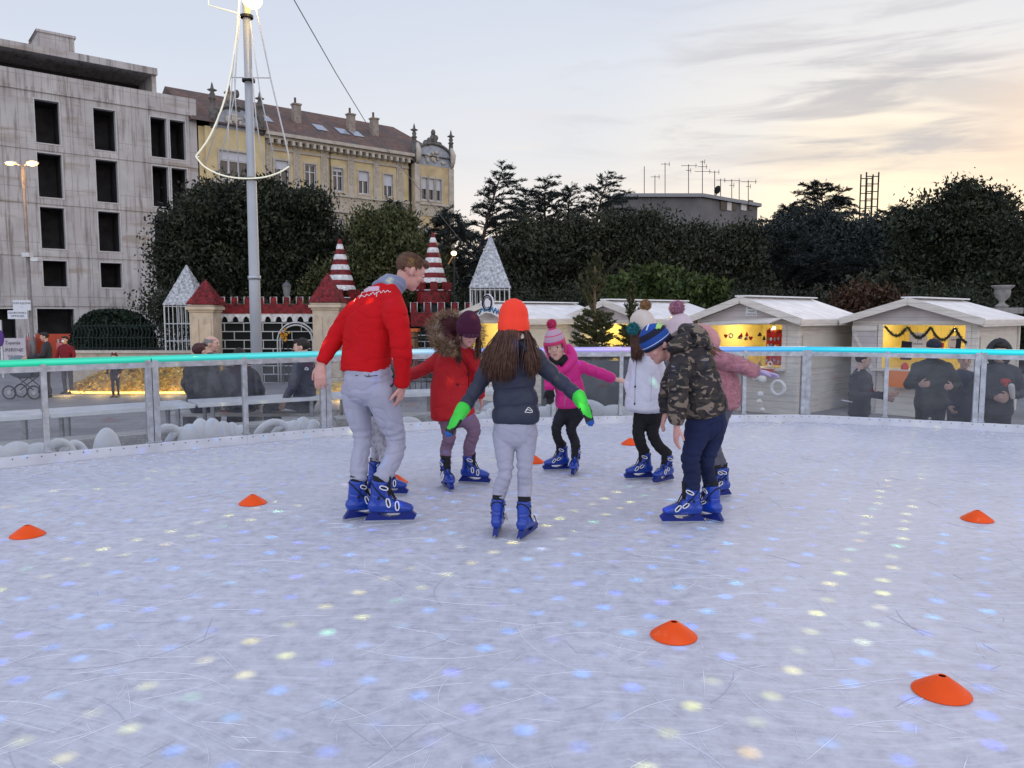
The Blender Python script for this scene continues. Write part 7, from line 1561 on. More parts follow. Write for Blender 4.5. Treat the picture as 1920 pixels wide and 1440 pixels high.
def pink_girl():
    d = 6.8; J = lambda x, y, dd=0: at(x, y, d + dd); S = .76
    fL = foot(1053, 882, -.97, -.24, .82, 0); fR = foot(1079, 887, -.22, -.97, .82, 0)
    mg = mat('magenta_puffer', (.62, .018, .22), .55, var=.08, vs=5, bump=.15, bs=120); blk = mat('black_leggings', (.012, .012, .016), .8, var=.2)
    head = (J(1042, 649, -.10), (-.22, -.95, -.20), (-.20, -.1, 1), 1.02); side = (.97, .15, 0)
    torso = [(J(1070, 762, 0), .136, .105), (J(1069, 740, 0), .132, .105), (J(1066, 715, 0), .120, .10), (J(1062, 692, -.02), .118, .095), (J(1055, 676, -.04), .09, .078), (J(1050, 668, -.05), .055, .055)]
    aL = [(J(1040, 688, -.02), .056), (J(1035, 702, 0), .052), (J(1030, 718, 0), .048), (J(1030, 728, -.05), .044)]
    aR = [(J(1084, 686, 0), .058), (J(1104, 693, .0), .054), (J(1124, 700, 0), .052), (J(1140, 706, 0), .050), (J(1150, 711, 0), .046)]
    lL = [(J(1056, 775, 0), .066), (J(1048, 790, -.02), .056), (J(1043, 806, -.03), .047), (J(1047, 825, 0), .044), (leg_end(fL), .042)]
    lR = [(J(1083, 775, 0), .066), (J(1075, 790, -.02), .056), (J(1070, 806, -.03), .047), (J(1077, 825, 0), .044), (leg_end(fR), .042)]
    t, T, Rm, body, tr, jk = figure('girl in magenta puffer jacket and pink striped bobble hat', GS, gnd(1068, 885), S, head, torso, side, [aL, aR], [lL, lR], (J(1070, 765, 0), .118, .095), [(J(1153, 711, 0), (1, .0, -.22), (0, .45, -1), 1, .84, .12, .10)], mg, blk, skin=SKIN, vs=.0075, bare=.0055, quilt=(.12, .010, 0), sleeve_quilt=(.085, .010), wrinkle=.005, feet=[fL, fR], leg_wr=.005)
    c, f, u, k = head; kp = mat('pink_knit', (.60, .05, .16), .85, bump=.25, bs=150); kg = mat('grey_pink_knit', (.50, .34, .42), .85, bump=.25, bs=150)
    hat_mesh(c, Rm, k, [(.028, .084, .104, 0), (.045, .088, .107, 0), (.058, .087, .106, 1), (.085, .080, .098, 1), (.10, .074, .088, 0), (.108, .070, .084, 1), (.135, .050, .060, 1), (.150, .036, .042, 0), (.162, .022, .026, 0)], 'knit_hat', [kp, kg], t, 36, .03)
    for s in (-1, 1): g = MB(); rtube(g, [T(s * .078, .035, .045), T(s * .082, .02, .0), T(s * .074, .015, -.055)], [(.016, .038), (.016, .036), (.012, .024)], side=Rm @ V3((1, 0, 0))); wpart(g.build('ear_flap', [kp][0], smooth=True), t)
    pompom(T(0, -.015, .190), .045, kp, t, n=900)
    eyes(T, k, Rm, t, HAIR_K)
    g = MB(); g.ell(T(0, .045, .068), (.062 * k, .036 * k, .022 * k), Rm, 18, 10); wpart(g.build('fringe', HAIR_K, smooth=True), t)
    g = MB(); rtube(g, [J(1066, 655, .02), J(1072, 672, -.04), J(1060, 690, -.12), J(1050, 700, -.13)], [.05, .055, .04, .02]); rtube(g, [J(1030, 672, -.02), J(1040, 684, -.12), J(1050, 700, -.13)], [.04, .04, .02]); finish('hood', vox(g, .008, 3), mg, t)
    g = MB(); rtube(g, [J(1036, 672, -.1), J(1046, 682, -.13), J(1058, 672, -.1)], [.035, .04, .035]); finish('scarf', vox(g, .008, 2), mat('black_scarf', (.012, .012, .014), .9), t)
    g = MB(); hand_prims(g, J(1031, 730, -.05), (.05, .1, -1), (0, -1, 0), 1, .82, .3, .05, 1.3); finish('black_glove', vox(g, .006, 2), M['black'], t)
    print_strokes(jk, [[(1058, 764), (1060, 745), (1061, 725), (1058, 706)]], .004, mat('grey_zip', (.35, .20, .28), .5), 'zip')
    print_strokes(jk, [[(1051, 700), (1056, 688), (1064, 680)]], .009, M['black'], 'shoulder_flash')
pink_girl()
def white_girl():
    d = 6.44; J = lambda x, y, dd=0: at(x, y, d + dd); S = .82
    fL = foot(1208, 898, -.97, -.22, .84, 0); fR = foot(1250, 903, -.72, -.69, .84, 0)
    wh = mat('white_puffer_coat', (.66, .66, .74), .6, var=.05, vs=4, bump=.15, bs=90); blk = mat('black_trousers', (.011, .011, .013), .85, var=.2)
    head = (J(1206, 613, 0), (-.90, .35, -.25), (-.15, .1, 1), .93); side = (.72, -.69, 0)
    torso = [(J(1212, 764, 0), .186, .16), (J(1211, 740, 0), .166, .142), (J(1211, 712, 0), .132, .118), (J(1211, 685, 0), .124, .102), (J(1210, 662, 0), .09, .08), (J(1208, 648, 0), .055, .055)]
    aL = [(J(1192, 678, .05), .056), (J(1186, 702, .12), .052), (J(1180, 722, .12), .048), (J(1184, 738, .03), .042)]
    aR = [(J(1232, 678, -.05), .056), (J(1240, 704, -.02), .052), (J(1240, 726, .02), .048), (J(1228, 742, .06), .042)]
    lL = [(J(1204, 775, 0), .074), (J(1200, 792, -.01), .062), (J(1197, 811, -.02), .052), (J(1202, 834, 0), .048), (leg_end(fL), .045)]
    lR = [(J(1228, 775, 0), .074), (J(1226, 792, -.01), .062), (J(1224, 812, -.02), .052), (J(1235, 836, 0), .048), (leg_end(fR), .045)]
    t, T, Rm, body, tr, jk = figure('girl in white coat and black leggings with a cream bobble hat', GS, gnd(1225, 900), S, head, torso, side, [aL, aR], [lL, lR], (J(1215, 766, 0), .125, .11), [(aL[-1][0], (-.2, -.2, -1), (1, 0, 0), 1, .8, .3, .05), (aR[-1][0], (-.4, .2, -1), (1, 0, 0), -1, .8, .3, .05)], wh, blk, vs=.0075, bare=.0065, quilt=(.16, .004, 0), wrinkle=.005, top_name='coat', feet=[fL, fR], leg_wr=.004)
    c, f, u, k = head; cr_ = mat('cream_knit', (.62, .54, .47), .85, bump=.3, bs=140)
    hat_mesh(c, Rm, k, [(-.05, .088, .106, 0), (-.02, .092, .112, 0), (.03, .092, .112, 0), (.034, .089, .108, 0), (.07, .087, .104, 0), (.11, .074, .088, 0), (.14, .050, .060, 0), (.158, .02, .024, 0)], 'knit_hat', cr_, t, 34, .05)
    pompom(T(.02, -.06, .185), .050, mat('tan_fur', (.36, .22, .11), .9, var=.3, vs=40), t)
    pompom(J(1187, 616, -.1), .055, mat('teal_fluff', (.03, .20, .22), .9, var=.3, vs=40), t, 'ear_muff', 900, .008)
    long_hair(T, Rm, k, t, HAIR_B, 170, 110, 250, [J(1187, 668, -.06), J(1192, 674, -.1), J(1200, 672, -.12)], r=.0055, jit=.012, zroot=-.03)
    print_strokes(jk, [[(1194, 672), (1192, 700), (1191, 725), (1190, 760)]], .003, mat('grey_coat_seam', (.36, .36, .44), .7), 'front_seam'); print_strokes(jk, [[(1221, 700), (1221, 725), (1220, 752)]], .002, mat('grey_coat_seam2', (.45, .45, .53), .7), 'back_seam')
    b = bvh_of(jk)
    for x, y in ((1195, 671), (1199, 671), (1191, 725), (1190, 757)):
        h = b.ray_cast(CAM, ray(x, y).normalized())
        if h[0] is not None: g = MB(); g.ell(h[0], .009, None, 10, 8); wpart(g.build('button', M['iron'], smooth=True), jk)
white_girl()
def camo_mat():
    m = mat('camouflage_cloth', (.10, .08, .06), .75, bump=.15, bs=140); nt = m.node_tree; b = bsdf(m); tc = N(nt, 'ShaderNodeTexCoord')
    def blot(sc, loc, lo, st=(1, 1, 1.7)):
        mp = N(nt, 'ShaderNodeMapping'); L(nt, tc.outputs['Object'], mp.inputs[0]); mp.inputs['Location'].default_value = loc; mp.inputs['Scale'].default_value = st
        n = N(nt, 'ShaderNodeTexNoise'); L(nt, mp.outputs[0], n.inputs['Vector']); n.inputs['Scale'].default_value = sc; n.inputs['Detail'].default_value = 1.2; n.inputs['Distortion'].default_value = 1.4
        return ramp(nt, n.outputs['Fac'], [(lo, 0.0), (lo + .02, 1.0)])
    c = mixc(nt, blot(9, (1, 4, 2), .53), (.030, .024, .026), (.046, .038, .028)); c = mixc(nt, blot(10, (7, 2, 5), .56), c, (.016, .015, .018)); c = mixc(nt, blot(11, (3, 9, 1), .575), c, (.20, .155, .12)); L(nt, c, b.inputs['Base Color']); return m
def camo_boy():
    d = 5.14; J = lambda x, y, dd=0: at(x, y, d + dd); S = .84
    fL = foot(1294, 981, -1, -.05, .94, 0); fR = foot(1333, 977, -.66, .74, .90, 0)
    cm = camo_mat(); jn = mat('dark_blue_jeans', (.008, .014, .055), .85, var=.18, vs=5, bump=.25, bs=220)
    head = (J(1234, 646, .02), (-.82, -.22, -.55), (-.50, -.05, .85), 1.0); side = (.30, -.95, .1)
    torso = [(J(1322, 776, 0), .150, .150), (J(1317, 755, 0), .152, .150), (J(1309, 725, 0), .150, .152), (J(1299, 692, 0), .142, .150), (J(1284, 662, 0), .12, .12), (J(1268, 650, 0), .07, .075)]
    aL = [(J(1276, 682, -.13), .076), (J(1272, 712, -.17), .072), (J(1272, 744, -.18), .066), (J(1269, 772, -.17), .062), (J(1269, 794, -.16), .054)]
    aR = [(J(1272, 690, .14), .074), (J(1258, 715, .18), .068), (J(1250, 745, .18), .06), (J(1250, 770, .16), .054)]
    lL = [(J(1310, 800, -.04), .095), (J(1302, 830, -.05), .076), (J(1295, 862, -.05), .064), (J(1298, 888, -.04), .060), (leg_end(fL, .27), .058)]
    lR = [(J(1338, 795, .06), .088), (J(1332, 830, .06), .074), (J(1324, 862, .04), .060), (J(1326, 888, .08), .054), (leg_end(fR, .27), .05)]
    t, T, Rm, body, tr, jk = figure('boy bending forward in camouflage puffer jacket and dark jeans', GS, gnd(1310, 980), S, head, torso, side, [aL, aR], [lL, lR], (J(1324, 782, 0), .128, .125), [(J(1269, 799, -.16), (-.05, .0, -1), (1, .2, 0), 1, .92, .22, .12), (aR[-1][0], (-.3, 0, -1), (1, 0, 0), -1, .9, .2, .05)], cm, jn, skin=SKIN_P, vs=.0075, bare=.0055, quilt=(.135, .014, 0), sleeve_quilt=(.10, .012), wrinkle=.007, leg_name='jeans', feet=[fL, fR], leg_wr=.008)
    c, f, u, k = head; bu = mat('royal_blue_knit', (.012, .065, .30), .8, bump=.25, bs=150); nv = mat('navy_knit', (.010, .012, .03), .85, bump=.25, bs=150); wt = mat('white_knit', (.62, .66, .72), .85, bump=.2); li = mat('lime_knit', (.42, .68, .22), .85, bump=.2)
    hat_mesh(c, Rm, k, [(.0, .085, .104, 1), (.022, .089, .108, 0), (.031, .090, .109, 2), (.035, .090, .109, 0), (.052, .089, .107, 0), (.075, .086, .103, 1), (.085, .084, .101, 1), (.115, .066, .080, 0), (.138, .040, .048, 0), (.15, .012, .016, 0)], 'knit_hat', [bu, nv, wt], t, 0, 0)
    hb = [o for o in kids(t) if o.name.startswith('knit_hat')][0]
    print_strokes(hb, [[(1247, 602), (1241, 608), (1236, 616)], [(1243, 602), (1237, 609), (1234, 616)], [(1238, 604), (1233, 610), (1231, 617)]], .008, li, 'lime_patch'); print_strokes(hb, [[(1224, 601), (1217, 608), (1212, 620)]], .005, wt, 'white_stripe')
    # hair at the nape and temple
    hc = MB(); hc.ell(T(0, -.014, .02), (.0795 * k, .0975 * k, .082 * k), Rm, 40, 30); me = hc.mesh('h', []); V, Nn = co_n(me); W = (V - np.array(c)) @ np.array(Rm) / k; bm = bmesh.new(); bm.from_mesh(me); bm.verts.ensure_lookup_table(); bmesh.ops.delete(bm, geom=[v for v in bm.verts if W[v.index][1] > .025 or W[v.index][2] < -.06 or (abs(W[v.index][0]) > .06 and W[v.index][2] < -.015)], context='VERTS'); bm.to_mesh(me); bm.free(); finish('hair', me, HAIR_K, t)
    eyes(T, k, Rm, t, HAIR_K)
    g = MB(); rtube(g, [J(1262, 652, -.09), J(1290, 640, -.10), J(1318, 640, -.03)], [.048, .068, .045]); rtube(g, [J(1262, 645, .09), J(1290, 630, .10), J(1316, 630, .03)], [.055, .075, .045]); rtube(g, [J(1285, 620, 0), J(1305, 625, 0), J(1325, 648, 0)], [(.10, .05), (.11, .06), (.07, .04)], side=(0, 1, 0)); me = vox(g, .009, 4); V, Nn = co_n(me); put(me, V + Nn * (noise_arr(V, (14, 14, 9)) * .012)[:, None]); finish('hood', me, cm, t)
camo_boy()
def fur_girl():
    d = 5.9; J = lambda x, y, dd=0: at(x, y, d + dd); S = .84
    fL = foot(1340, 934, -.55, -.84, .86, 0); fR = foot(1352, 932, -.90, -.42, .86, 0)
    fur = mat('pink_fur', (.50, .22, .26), .9, var=.14, vs=14, bump=.6, bs=70, sheen=.4); gr = mat('grey_tights', (.10, .10, .13), .85, var=.15)
    head = (J(1278, 622, 0), (-.75, .55, -.35), (-.25, .1, 1), .93); side = (.80, -.60, 0)
    torso = [(J(1346, 756, 0), .155, .135), (J(1348, 735, 0), .160, .14), (J(1342, 705, 0), .148, .125), (J(1326, 675, 0), .135, .105), (J(1304, 655, 0), .10, .085), (J(1292, 648, 0), .06, .06)]
    aR = [(J(1340, 672, -.10), .070), (J(1362, 678, -.14), .064), (J(1385, 684, -.16), .060), (J(1404, 692, -.16), .056), (J(1418, 697, -.16), .048)]
    aL = [(J(1280, 680, .1), .06), (J(1270, 705, .14), .055), (J(1270, 730, .12), .05)]
    lL = [(J(1330, 770, .04), .08), (J(1330, 800, .0), .066), (J(1328, 835, -.02), .052), (leg_end(fL), .042)]
    lR = [(J(1352, 770, -.02), .08), (J(1346, 800, -.04), .066), (J(1338, 832, -.05), .052), (leg_end(fR), .042)]
    lil = mat('lilac_glove', (.46, .38, .56), .85, var=.08)
    t, T, Rm, body, tr, jk = figure('girl in pink fur jacket and pale bobble hat behind the camouflage boy', GS, gnd(1346, 932), S, head, torso, side, [aL, aR], [lL, lR], (J(1345, 760, 0), .125, .11), [(aL[-1][0], (-.2, 0, -1), (1, 0, 0), 1, .8, .3, .05)], fur, gr, vs=.008, bare=.0075, wrinkle=.010, feet=[fL, fR], leg_name='tights', leg_wr=.003)
    c, f, u, k = head
    g = MB(); hand_prims(g, J(1420, 697, -.16), (1, -.1, -.20), (.1, -.3, -1), -1, .92, .10, .22, 1.15); finish('lilac_glove', vox(g, .0055, 2), lil, t)
    V, Nn = co_n(jk.data); idx = np.random.randint(0, len(V), 15000); lv = Leaves(); lv.add(V[idx] + Nn[idx] * .003, .0032, 5, Nn[idx] + np.array([0, 0, -.7]) + np.random.normal(size=(15000, 3)) * .5); wpart(lv.build('fur_pile', fur), jk)
    kn = mat('pale_pink_knit', (.60, .48, .52), .85, bump=.3, bs=140)
    hat_mesh(c, Rm, k, [(-.05, .088, .106, 0), (-.02, .092, .112, 0), (.03, .092, .112, 0), (.034, .089, .108, 0), (.07, .087, .104, 0), (.11, .074, .088, 0), (.14, .050, .060, 0), (.158, .02, .024, 0)], 'knit_hat', kn, t, 30, .06)
    pompom(T(0, -.03, .195), .062, mat('mauve_pink_fur', (.44, .22, .30), .9, var=.25, vs=40), t)
    ends = [J(1300, 648, -.16), J(1330, 668, -.17), J(1348, 666, -.12), J(1352, 662, -.05)]; paths = []
    for i in range(260):
        s = random.random(); a = R(-130 + 150 * s); p0 = T(.082 * math.cos(a), .1 * math.sin(a), random.uniform(-.05, .02)); x = random.random() * 2.999; j = int(x); e = ends[j].lerp(ends[j + 1], x - j) + V3((random.gauss(0, .02), random.gauss(0, .02), random.gauss(0, .012))); paths.append(bez(p0, p0 + V3((.05, -.02, -.02)), e + V3((-.09, 0, .05)), e, 8))
    strands('long_hair', HAIR_L, paths, .006, t)
    g = MB(); rtube(g, [J(1308, 618, .06), J(1330, 625, .05), J(1338, 645, .02), J(1326, 655, .0)], [.05, .055, .05, .04]); me = vox(g, .009, 3); V, Nn = co_n(me); put(me, V + Nn * (noise_arr(V, (16, 16, 16)) * .008)[:, None]); finish('hood', me, mat('peach_pink_fur', (.56, .28, .27), .9, var=.1, bump=.5, bs=70), t)
fur_girl()
def hidden_child():
    d = 6.06; J = lambda x, y, dd=0: at(x, y, d + dd); S = .72
    fL = foot(705, 918, .9, .4, .84, 0); fR = foot(722, 928, .99, -.1, .86, 0); pc = mat('grey_patterned_leggings', (.34, .33, .38), .85, c2=(.24, .23, .26), c2s=30, c2t=(.5, .56)); dk = mat('dark_green_coat', (.03, .05, .045), .8, var=.15)
    head = (J(722, 655, 0), (.7, .6, -.3), (.1, 0, 1), .9); side = (.6, -.8, 0)
    torso = [(J(712, 775, 0), .125, .105), (J(713, 745, 0), .12, .10), (J(716, 715, 0), .118, .095), (J(719, 690, 0), .085, .075), (J(720, 678, 0), .05, .05)]
    aL = [(J(700, 700, .08), .05), (J(698, 725, .1), .046), (J(702, 750, .1), .04)]; aR = [(J(732, 700, -.08), .05), (J(734, 725, -.1), .046), (J(734, 748, -.08), .04)]
    lL = [(J(706, 790, .04), .068), (J(708, 835, .05), .05), (leg_end(fL), .042)]; lR = [(J(718, 790, -.04), .068), (J(719, 838, -.02), .05), (leg_end(fR), .042)]
    t, T, Rm, body, tr, jk = figure('child almost hidden behind the man in red, only leggings and skates showing', GS, gnd(712, 925), S, head, torso, side, [aL, aR], [lL, lR], (J(712, 780, 0), .11, .095), [(aL[-1][0], (.3, 0, -1), (1, 0, 0), 1, .78, .3, .05), (aR[-1][0], (.3, 0, -1), (1, 0, 0), -1, .78, .3, .05)], dk, pc, vs=.009, bare=.008, feet=[fL, fR], leg_name='leggings')
    c, f, u, k = head; hat_mesh(c, Rm, k, [(0, .088, .106, 0), (.03, .092, .112, 0), (.07, .087, .104, 0), (.12, .066, .08, 0), (.15, .02, .024, 0)], 'knit_hat', mat('dark_knit', (.05, .05, .06), .85), t, 30, .05)
hidden_child()

# ------------------------------------------------------------------ spectators
GP = 'spectators outside the barrier'
def spectator(label, group, x, y, z0, yaw, H, top_m, leg_m, hair, pose='stand', arms=None, look=None, hood=None, bald=False, long=False, skirt=False, seat=None, skin=SKIN, fat=1.0):
    """x,y,z0 feet (or seat point when sitting); yaw = facing direction (0 = +x)"""
    S = H / 1.75; Rz = Matrix.Rotation(yaw - math.pi / 2, 3, 'Z'); B = V3((x, y, z0)); P = lambda a, b, c: B + Rz @ (V3((a, b, c)) * S); sit = pose == 'sit'; o = -.88 if sit else 0.0     # local: x right, y forward
    f = Rz @ V3((0, 1, -.1)); 
    if look is not None: f = V3(look)
    head = (P(0, .03, 1.625 + o), f, (0, 0, 1), .98 * max(.88, S)); side = Rz @ V3((1, 0, 0))
    hem = .86 if not sit else .90
    torso = [(P(0, 0, hem + o), .19 * S * fat, .135 * S * fat), (P(0, 0, 1.02 + o), .18 * S * fat, .13 * S * fat), (P(0, 0, 1.2 + o), .19 * S * fat, .135 * S * fat), (P(0, -.01, 1.36 + o), .18 * S * fat, .12 * S), (P(0, -.01, 1.44 + o), .11 * S, .09 * S), (P(0, 0, 1.5 + o), .065 * S, .065 * S)]
    if skirt: torso[0] = (P(0, 0, .72), .2 * S, .16 * S)
    arms = arms or [[(-.27, .04, 1.14), (-.24, .16, .95)], [(.27, .04, 1.14), (.24, .16, .95)]]; A = []; Hs = []
    for s, (el, wr) in zip((-1, 1), arms):
        a = [(P(s * .18, 0, 1.38 + o), .072 * S), (P(*((V3((s * .18, 0, 1.38)) + V3(el)) / 2 + V3((0, 0, o)))), .066 * S), (P(el[0], el[1], el[2] + o), .058 * S), (P(wr[0], wr[1], wr[2] + o), .046 * S)]; A.append(a); dv = a[-1][0] - a[-2][0]; Hs.append((a[-1][0] + dv.normalized() * .02, dv, Rz @ V3((-s, .1, .1)), s, 1.0 * S, .55, .05))
    lg = []
    for s in (-1, 1):
        if sit: lg.append([(P(s * .10, .02, -.0), .09 * S), (P(s * .12, .25, .03), .08 * S), (P(s * .12, .45, .0), .066 * S), (P(s * .12, .46, -.22), .058 * S), (P(s * .12, .44, -.42), .05 * S)])
        else: lg.append([(P(s * .10, 0, .88), .088 * S), (P(s * .10, .01, .5), .066 * S), (P(s * .10, -.01, .10), .05 * S)])
    t, T, Rm, body, tr, jk = figure(label, group, B, S, head, torso, side, A, lg, (P(0, 0, .9 + o), .165 * S, .125 * S), Hs, top_m, leg_m, skin=skin, vs=.013, bare=.009, wrinkle=.012, leg_wr=.01)
    c, f, u, k = head
    for s, l in zip((-1, 1), lg):
        e = l[-1][0]; g = MB(); rtube(g, [e + Rz @ V3((0, -.04, -.05 * S)), e + Rz @ V3((0, .08, -.06 * S)), e + Rz @ V3((0, .18, -.07 * S))], [(.042 * S, .04 * S), (.046 * S, .036 * S), (.036 * S, .022 * S)], side=side); wpart(g.build('shoe', M['black'], smooth=True), t)
    if not bald or hair is HAIR_G:
        hc = MB(); hc.ell(T(0, -.016, .034), (.083 * k, .101 * k, (.088 if not bald else .084) * k), Rm, 36, 26); hc.ell(T(0, .055, .085), (.06 * k, .045 * k, .034 * k), Rm, 20, 14) if not bald else None
        me = vox(hc, .009, 1); V, Nn = co_n(me); W = (V - np.array(c)) @ np.array(Rm) / k; put(me, V + Nn * (noise_arr(V, (40, 40, 40)) * .006)[:, None]); bm = bmesh.new(); bm.from_mesh(me); bm.verts.ensure_lookup_table(); bmesh.ops.delete(bm, geom=[v for v in bm.verts if (W[v.index][1] > .045 and W[v.index][2] < .058) or W[v.index][2] < -.05 or (abs(W[v.index][0]) > .055 and W[v.index][1] > .0 and W[v.index][2] < .02) or (bald and W[v.index][2] > .075)], context='VERTS'); bm.to_mesh(me); bm.free(); finish('hair', me, hair, t)
    if long:
        E = [T(.09, -.02, -.2), T(.07, -.1, -.24), T(0, -.13, -.25), T(-.07, -.1, -.24), T(-.09, -.02, -.2)]; long_hair(T, Rm, k, t, hair, 130, -10, -170, E, r=.010, jit=.015)
    if hood: g = MB(); rtube(g, [T(-.09, .0, -.12), T(-.105, -.02, .03), T(0, -.03, .135), T(.105, -.02, .03), T(.09, .0, -.12)], [.03, .045, .05, .045, .03]); rtube(g, [T(0, -.06, .12), T(0, -.11, .02), T(0, -.09, -.12)], [(.07, .03), (.09, .035), (.09, .04)], side=side); finish('hood', vox(g, .012, 3), hood, t)
    eyes(T, k, Rm, t, hair if hair else HAIR_K)
    return t, T, Rm, jk, A
def spectators():
    blk = mat('black_jacket', (.034, .034, .040), .7, var=.25, bump=.2, bs=60); nav = mat('navy_jacket', (.018, .022, .045), .7, var=.2, bump=.2, bs=60); dk = mat('charcoal_coat', (.040, .038, .040), .8, var=.2, bump=.2, bs=60); blue = mat('dark_blue_trousers', (.03, .035, .06), .85, var=.2); drk = mat('dark_trousers', (.02, .02, .022), .85, var=.2); ol = mat('olive_black_jacket', (.028, .030, .026), .7, var=.2); red = mat('wine_red_coat', (.20, .012, .02), .8, var=.15)
    def sp(px, d): return at(px, 600, d).x
    # right hand group, standing on the square close to the barrier
    spectator('dark haired man in black jacket facing right beyond the cyan rail panel', GP, sp(1618, 10.35), 10.35, GZ + .05, R(-50), 1.66, blk, drk, HAIR_K, arms=[[(-.27, .02, 1.14), (-.22, .26, 1.10)], [(.27, .06, 1.15), (.12, .42, 1.18)]], look=(.9, -.35, -.12))
    t, T, Rm, jk, A = spectator('man in black jacket with a dark knit hat facing the rink', GP, sp(1752, 10.0), 10.0, GZ + .13, R(-100), 1.76, ol, drk, HAIR_K, arms=[[(-.30, .05, 1.15), (-.14, .30, 1.16)], [(.29, .06, 1.15), (.24, .30, 1.18)]], fat=1.06)
    c = T(0, 0, 0); hat_mesh(c, Rm, .98, [(.025, .086, .104, 0), (.06, .090, .11, 0), (.09, .080, .096, 0), (.12, .056, .066, 0), (.135, .014, .016, 0)], 'knit_hat', nav, t, 30, .03, 60)
    spectator('man in dark jacket half hidden behind the one in a knit hat', GP, sp(1812, 10.5), 10.5, GZ, R(-110), 1.70, nav, drk, HAIR_K, arms=[[(-.27, .08, 1.16), (-.16, .25, 1.42)], [(.27, .04, 1.14), (.2, .22, 1.0)]])
    g = MB(); g.box((0, 0, 0), (.075, .011, .15)); o = g.build('phone', mat('phone_black', (.012, .012, .014), .25), bevel=.006); o.location = at(1797, 645, 10.15); o.rotation_euler = (.1, 0, .2); tag(o, 'black phone held up above the cyan rail', 'phone'); k = MB(); k.box((0, -.007, 0), (.066, .002, .138)); k.build('screen', mat('phone_screen', (.02, .02, .03), .08), o)
    t, T, Rm, jk, A = spectator('person with a dark hooded head and red patched jacket at the right edge', GP, sp(1876, 9.7), 9.7, GZ + .1, R(-108), 1.76, blk, drk, HAIR_K, arms=[[(-.28, .05, 1.13), (-.06, .28, 1.10)], [(.28, .06, 1.13), (.10, .30, 1.08)]], hood=dk, fat=1.05)
    b = bvh_of(jk); hit = b.ray_cast(CAM, ray(1886, 717).normalized())
    if hit[0] is not None:
        g = MB(); 
        for dx, dz, r in ((0, 0, .04), (-.035, .015, .03), (.035, .015, .03), (0, -.03, .028), (.0, .03, .022)): g.ell(hit[0] + V3((dx, .01, dz)), (r, .018, r), None, 10, 8)
        wpart(g.build('red_patch', mat('red_patch', (.50, .05, .04), .7), smooth=True), jk)
    g = MB(); rtube(g, [(0, 0, -.07), (0, 0, .0), (0, 0, .075)], [.026, .032, .034]); o = g.build('paper_cup', mat('white_cup', (.66, .62, .58), .5), smooth=True); o.location = A[0][-1][0] + V3((.0, -.06, .06)); o.rotation_euler = (.2, -.3, 0); tag(o, 'white cup held by the hooded person at the right edge', 'cup')
    g = MB(); g.box((0, 0, 0), (.07, .12, .010)); o = g.build('paper_card', PAPER); o.location = at(1588, 752, 10.05); o.rotation_euler = (.1, .1, .5); tag(o, 'white card in the hand of the black jacketed man', 'card')
    # seated behind the white edged table
    seatz = .22
    spectator('seated woman with maroon brown hair in dark coat', GP, sp(370, 10.0), 10.0, seatz, R(70), 1.66, dk, drk, HAIR_R, 'sit', look=(.5, .85, 0), long=False, fat=1.05)
    spectator('seated balding grey man facing right beside the maroon haired woman', GP, sp(392, 10.5), 10.5, seatz + .05, R(10), 1.72, dk, drk, HAIR_G, 'sit', look=(1, -.1, -.05), bald=True)
    spectator('seated woman with dark hair and hunched black coat', GP, sp(446, 10.1), 10.1, seatz - .06, R(100), 1.64, blk, drk, HAIR_K, 'sit', look=(-.5, .8, -.1), fat=1.12)
    t, T, Rm, jk, A = spectator('seated young man in navy jacket shown in profile facing left', GP, sp(568, 10.0), 10.0, seatz + .02, R(170), 1.74, nav, blue, HAIR_K, 'sit', look=(-1, -.15, -.12))
    print_strokes(jk, [[(571, 693), (574, 689), (578, 693), (572, 693)]], .006, M['white'], 'white_triangle')
    # a long bench under them
    a, b_ = at(320, 600, 10.1), at(630, 600, 10.1); g = MB(); t = thing('seat_bench', 'pale bench the dark coated spectators sit on', 'bench', (a.x, 10.1, DZ)); g.bx(a.x, b_.x, 9.9, 10.3, seatz - .13, seatz - .09); wpart(g.build('seat', M['plank']), t)
    for x in (a.x + .2, (a.x + b_.x) / 2, b_.x - .2): g = MB(); g.bx(x - .03, x + .03, 9.95, 10.25, DZ, seatz - .133); wpart(g.build('leg', M['steel_d']), t)
    # walkers on the square
    p = gnd(75, 737, GZ); t, *_ = spectator('man in black jacket leaning over a dark pram at the far left', 'walkers on the square', sp(84, 20.5), 20.5, GZ, R(-150), 1.74, blk, drk, HAIR_K, arms=[[(-.27, .12, 1.14), (-.2, .42, 1.08)], [(.27, .12, 1.14), (.2, .42, 1.08)]])
    spectator('woman in wine red coat with a white face mask by the hoardings', 'walkers on the square', sp(121, 21.5), 21.5, GZ, R(-95), 1.62, red, blue, HAIR_K, long=True)
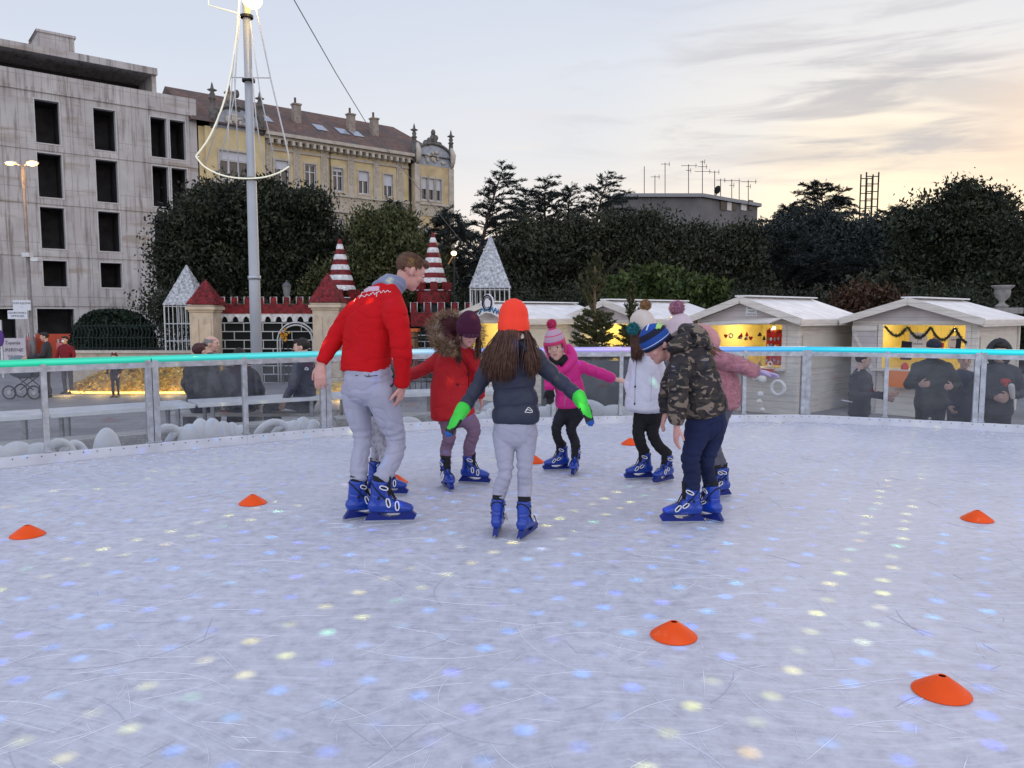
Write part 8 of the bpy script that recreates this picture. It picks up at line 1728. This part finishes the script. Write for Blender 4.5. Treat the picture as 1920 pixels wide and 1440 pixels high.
    g = MB(); q = at(120, 656, 21.36); g.ell(V3((sp(121, 21.5), 21.37, GZ + 1.47)), (.042, .022, .034), None, 12, 8); tag(g.build('face_mask', M['white'], smooth=True), 'white face mask worn by the woman in wine red', 'mask')
    spectator('small girl in dark coat with red ears headband before the gold bed', 'walkers on the square', sp(211, 20.6), 20.6, GZ, R(-85), 1.16, mat('dark_plum_coat', (.035, .018, .022), .8), drk, HAIR_B, long=True, skirt=True)
    q = V3((sp(211, 20.6), 20.6, GZ + 1.16)); g = MB()
    for s in (-1, 1): g.lathe([(.026, 0), (.022, .025), (.006, .045)], q + V3((s * .05, 0, .0)), 10)
    g.tube([q + V3((.09 * math.cos(a), 0, -.08 + .09 * math.sin(a))) for a in np.linspace(0, math.pi, 13)], .012, 6); tag(g.build('headband', red, smooth=True), 'red eared headband on the small girl', 'headband')
    # pram
    x, y = sp(42, 20.3), 20.3; t = thing('pram', 'dark grey pram with a curved hood at the far left', 'pram', (x, y, GZ)); hm = mat('pram_cloth', (.06, .08, .10), .7, var=.2); g = MB(); g.ell((0, 0, .72), (.42, .24, .2), None, 20, 12); g.build('carry_cot', hm, t, True); g = MB(); g.ell((-.16, 0, .86), (.3, .25, .28), None, 20, 12); g.build('pram_hood', mat('pram_hood', (.14, .17, .20), .5, var=.15), t, True)
    g = MB()
    for s in (-1, 1): g.tube([(-.3, .2 * s, .2), (.25, .2 * s, .6), (.55, .2 * s, 1.02)], .014, 6); g.tube([(.35, .2 * s, .2), (-.1, .2 * s, .6)], .014, 6)
    g.tube([(.55, -.2, 1.02), (.55, .2, 1.02)], .016, 6); g.build('frame', M['iron'], t, True)
    for xx, yy in ((-.3, -.24), (-.3, .24), (.35, -.24), (.35, .24)): g = MB(); g.tube([(xx + .17 * math.cos(a), yy, .18 + .17 * math.sin(a)) for a in np.linspace(0, 2 * math.pi, 21)], .02, 8); w = g.build('wheel', M['black'], t, True); k = MB(); k.lathe([(.06, -.02), (.06, .02)], (xx, yy, .18), 12, 0, Matrix.Rotation(math.pi / 2, 3, 'X')); k.build('hub', M['steel'], w)
spectators()
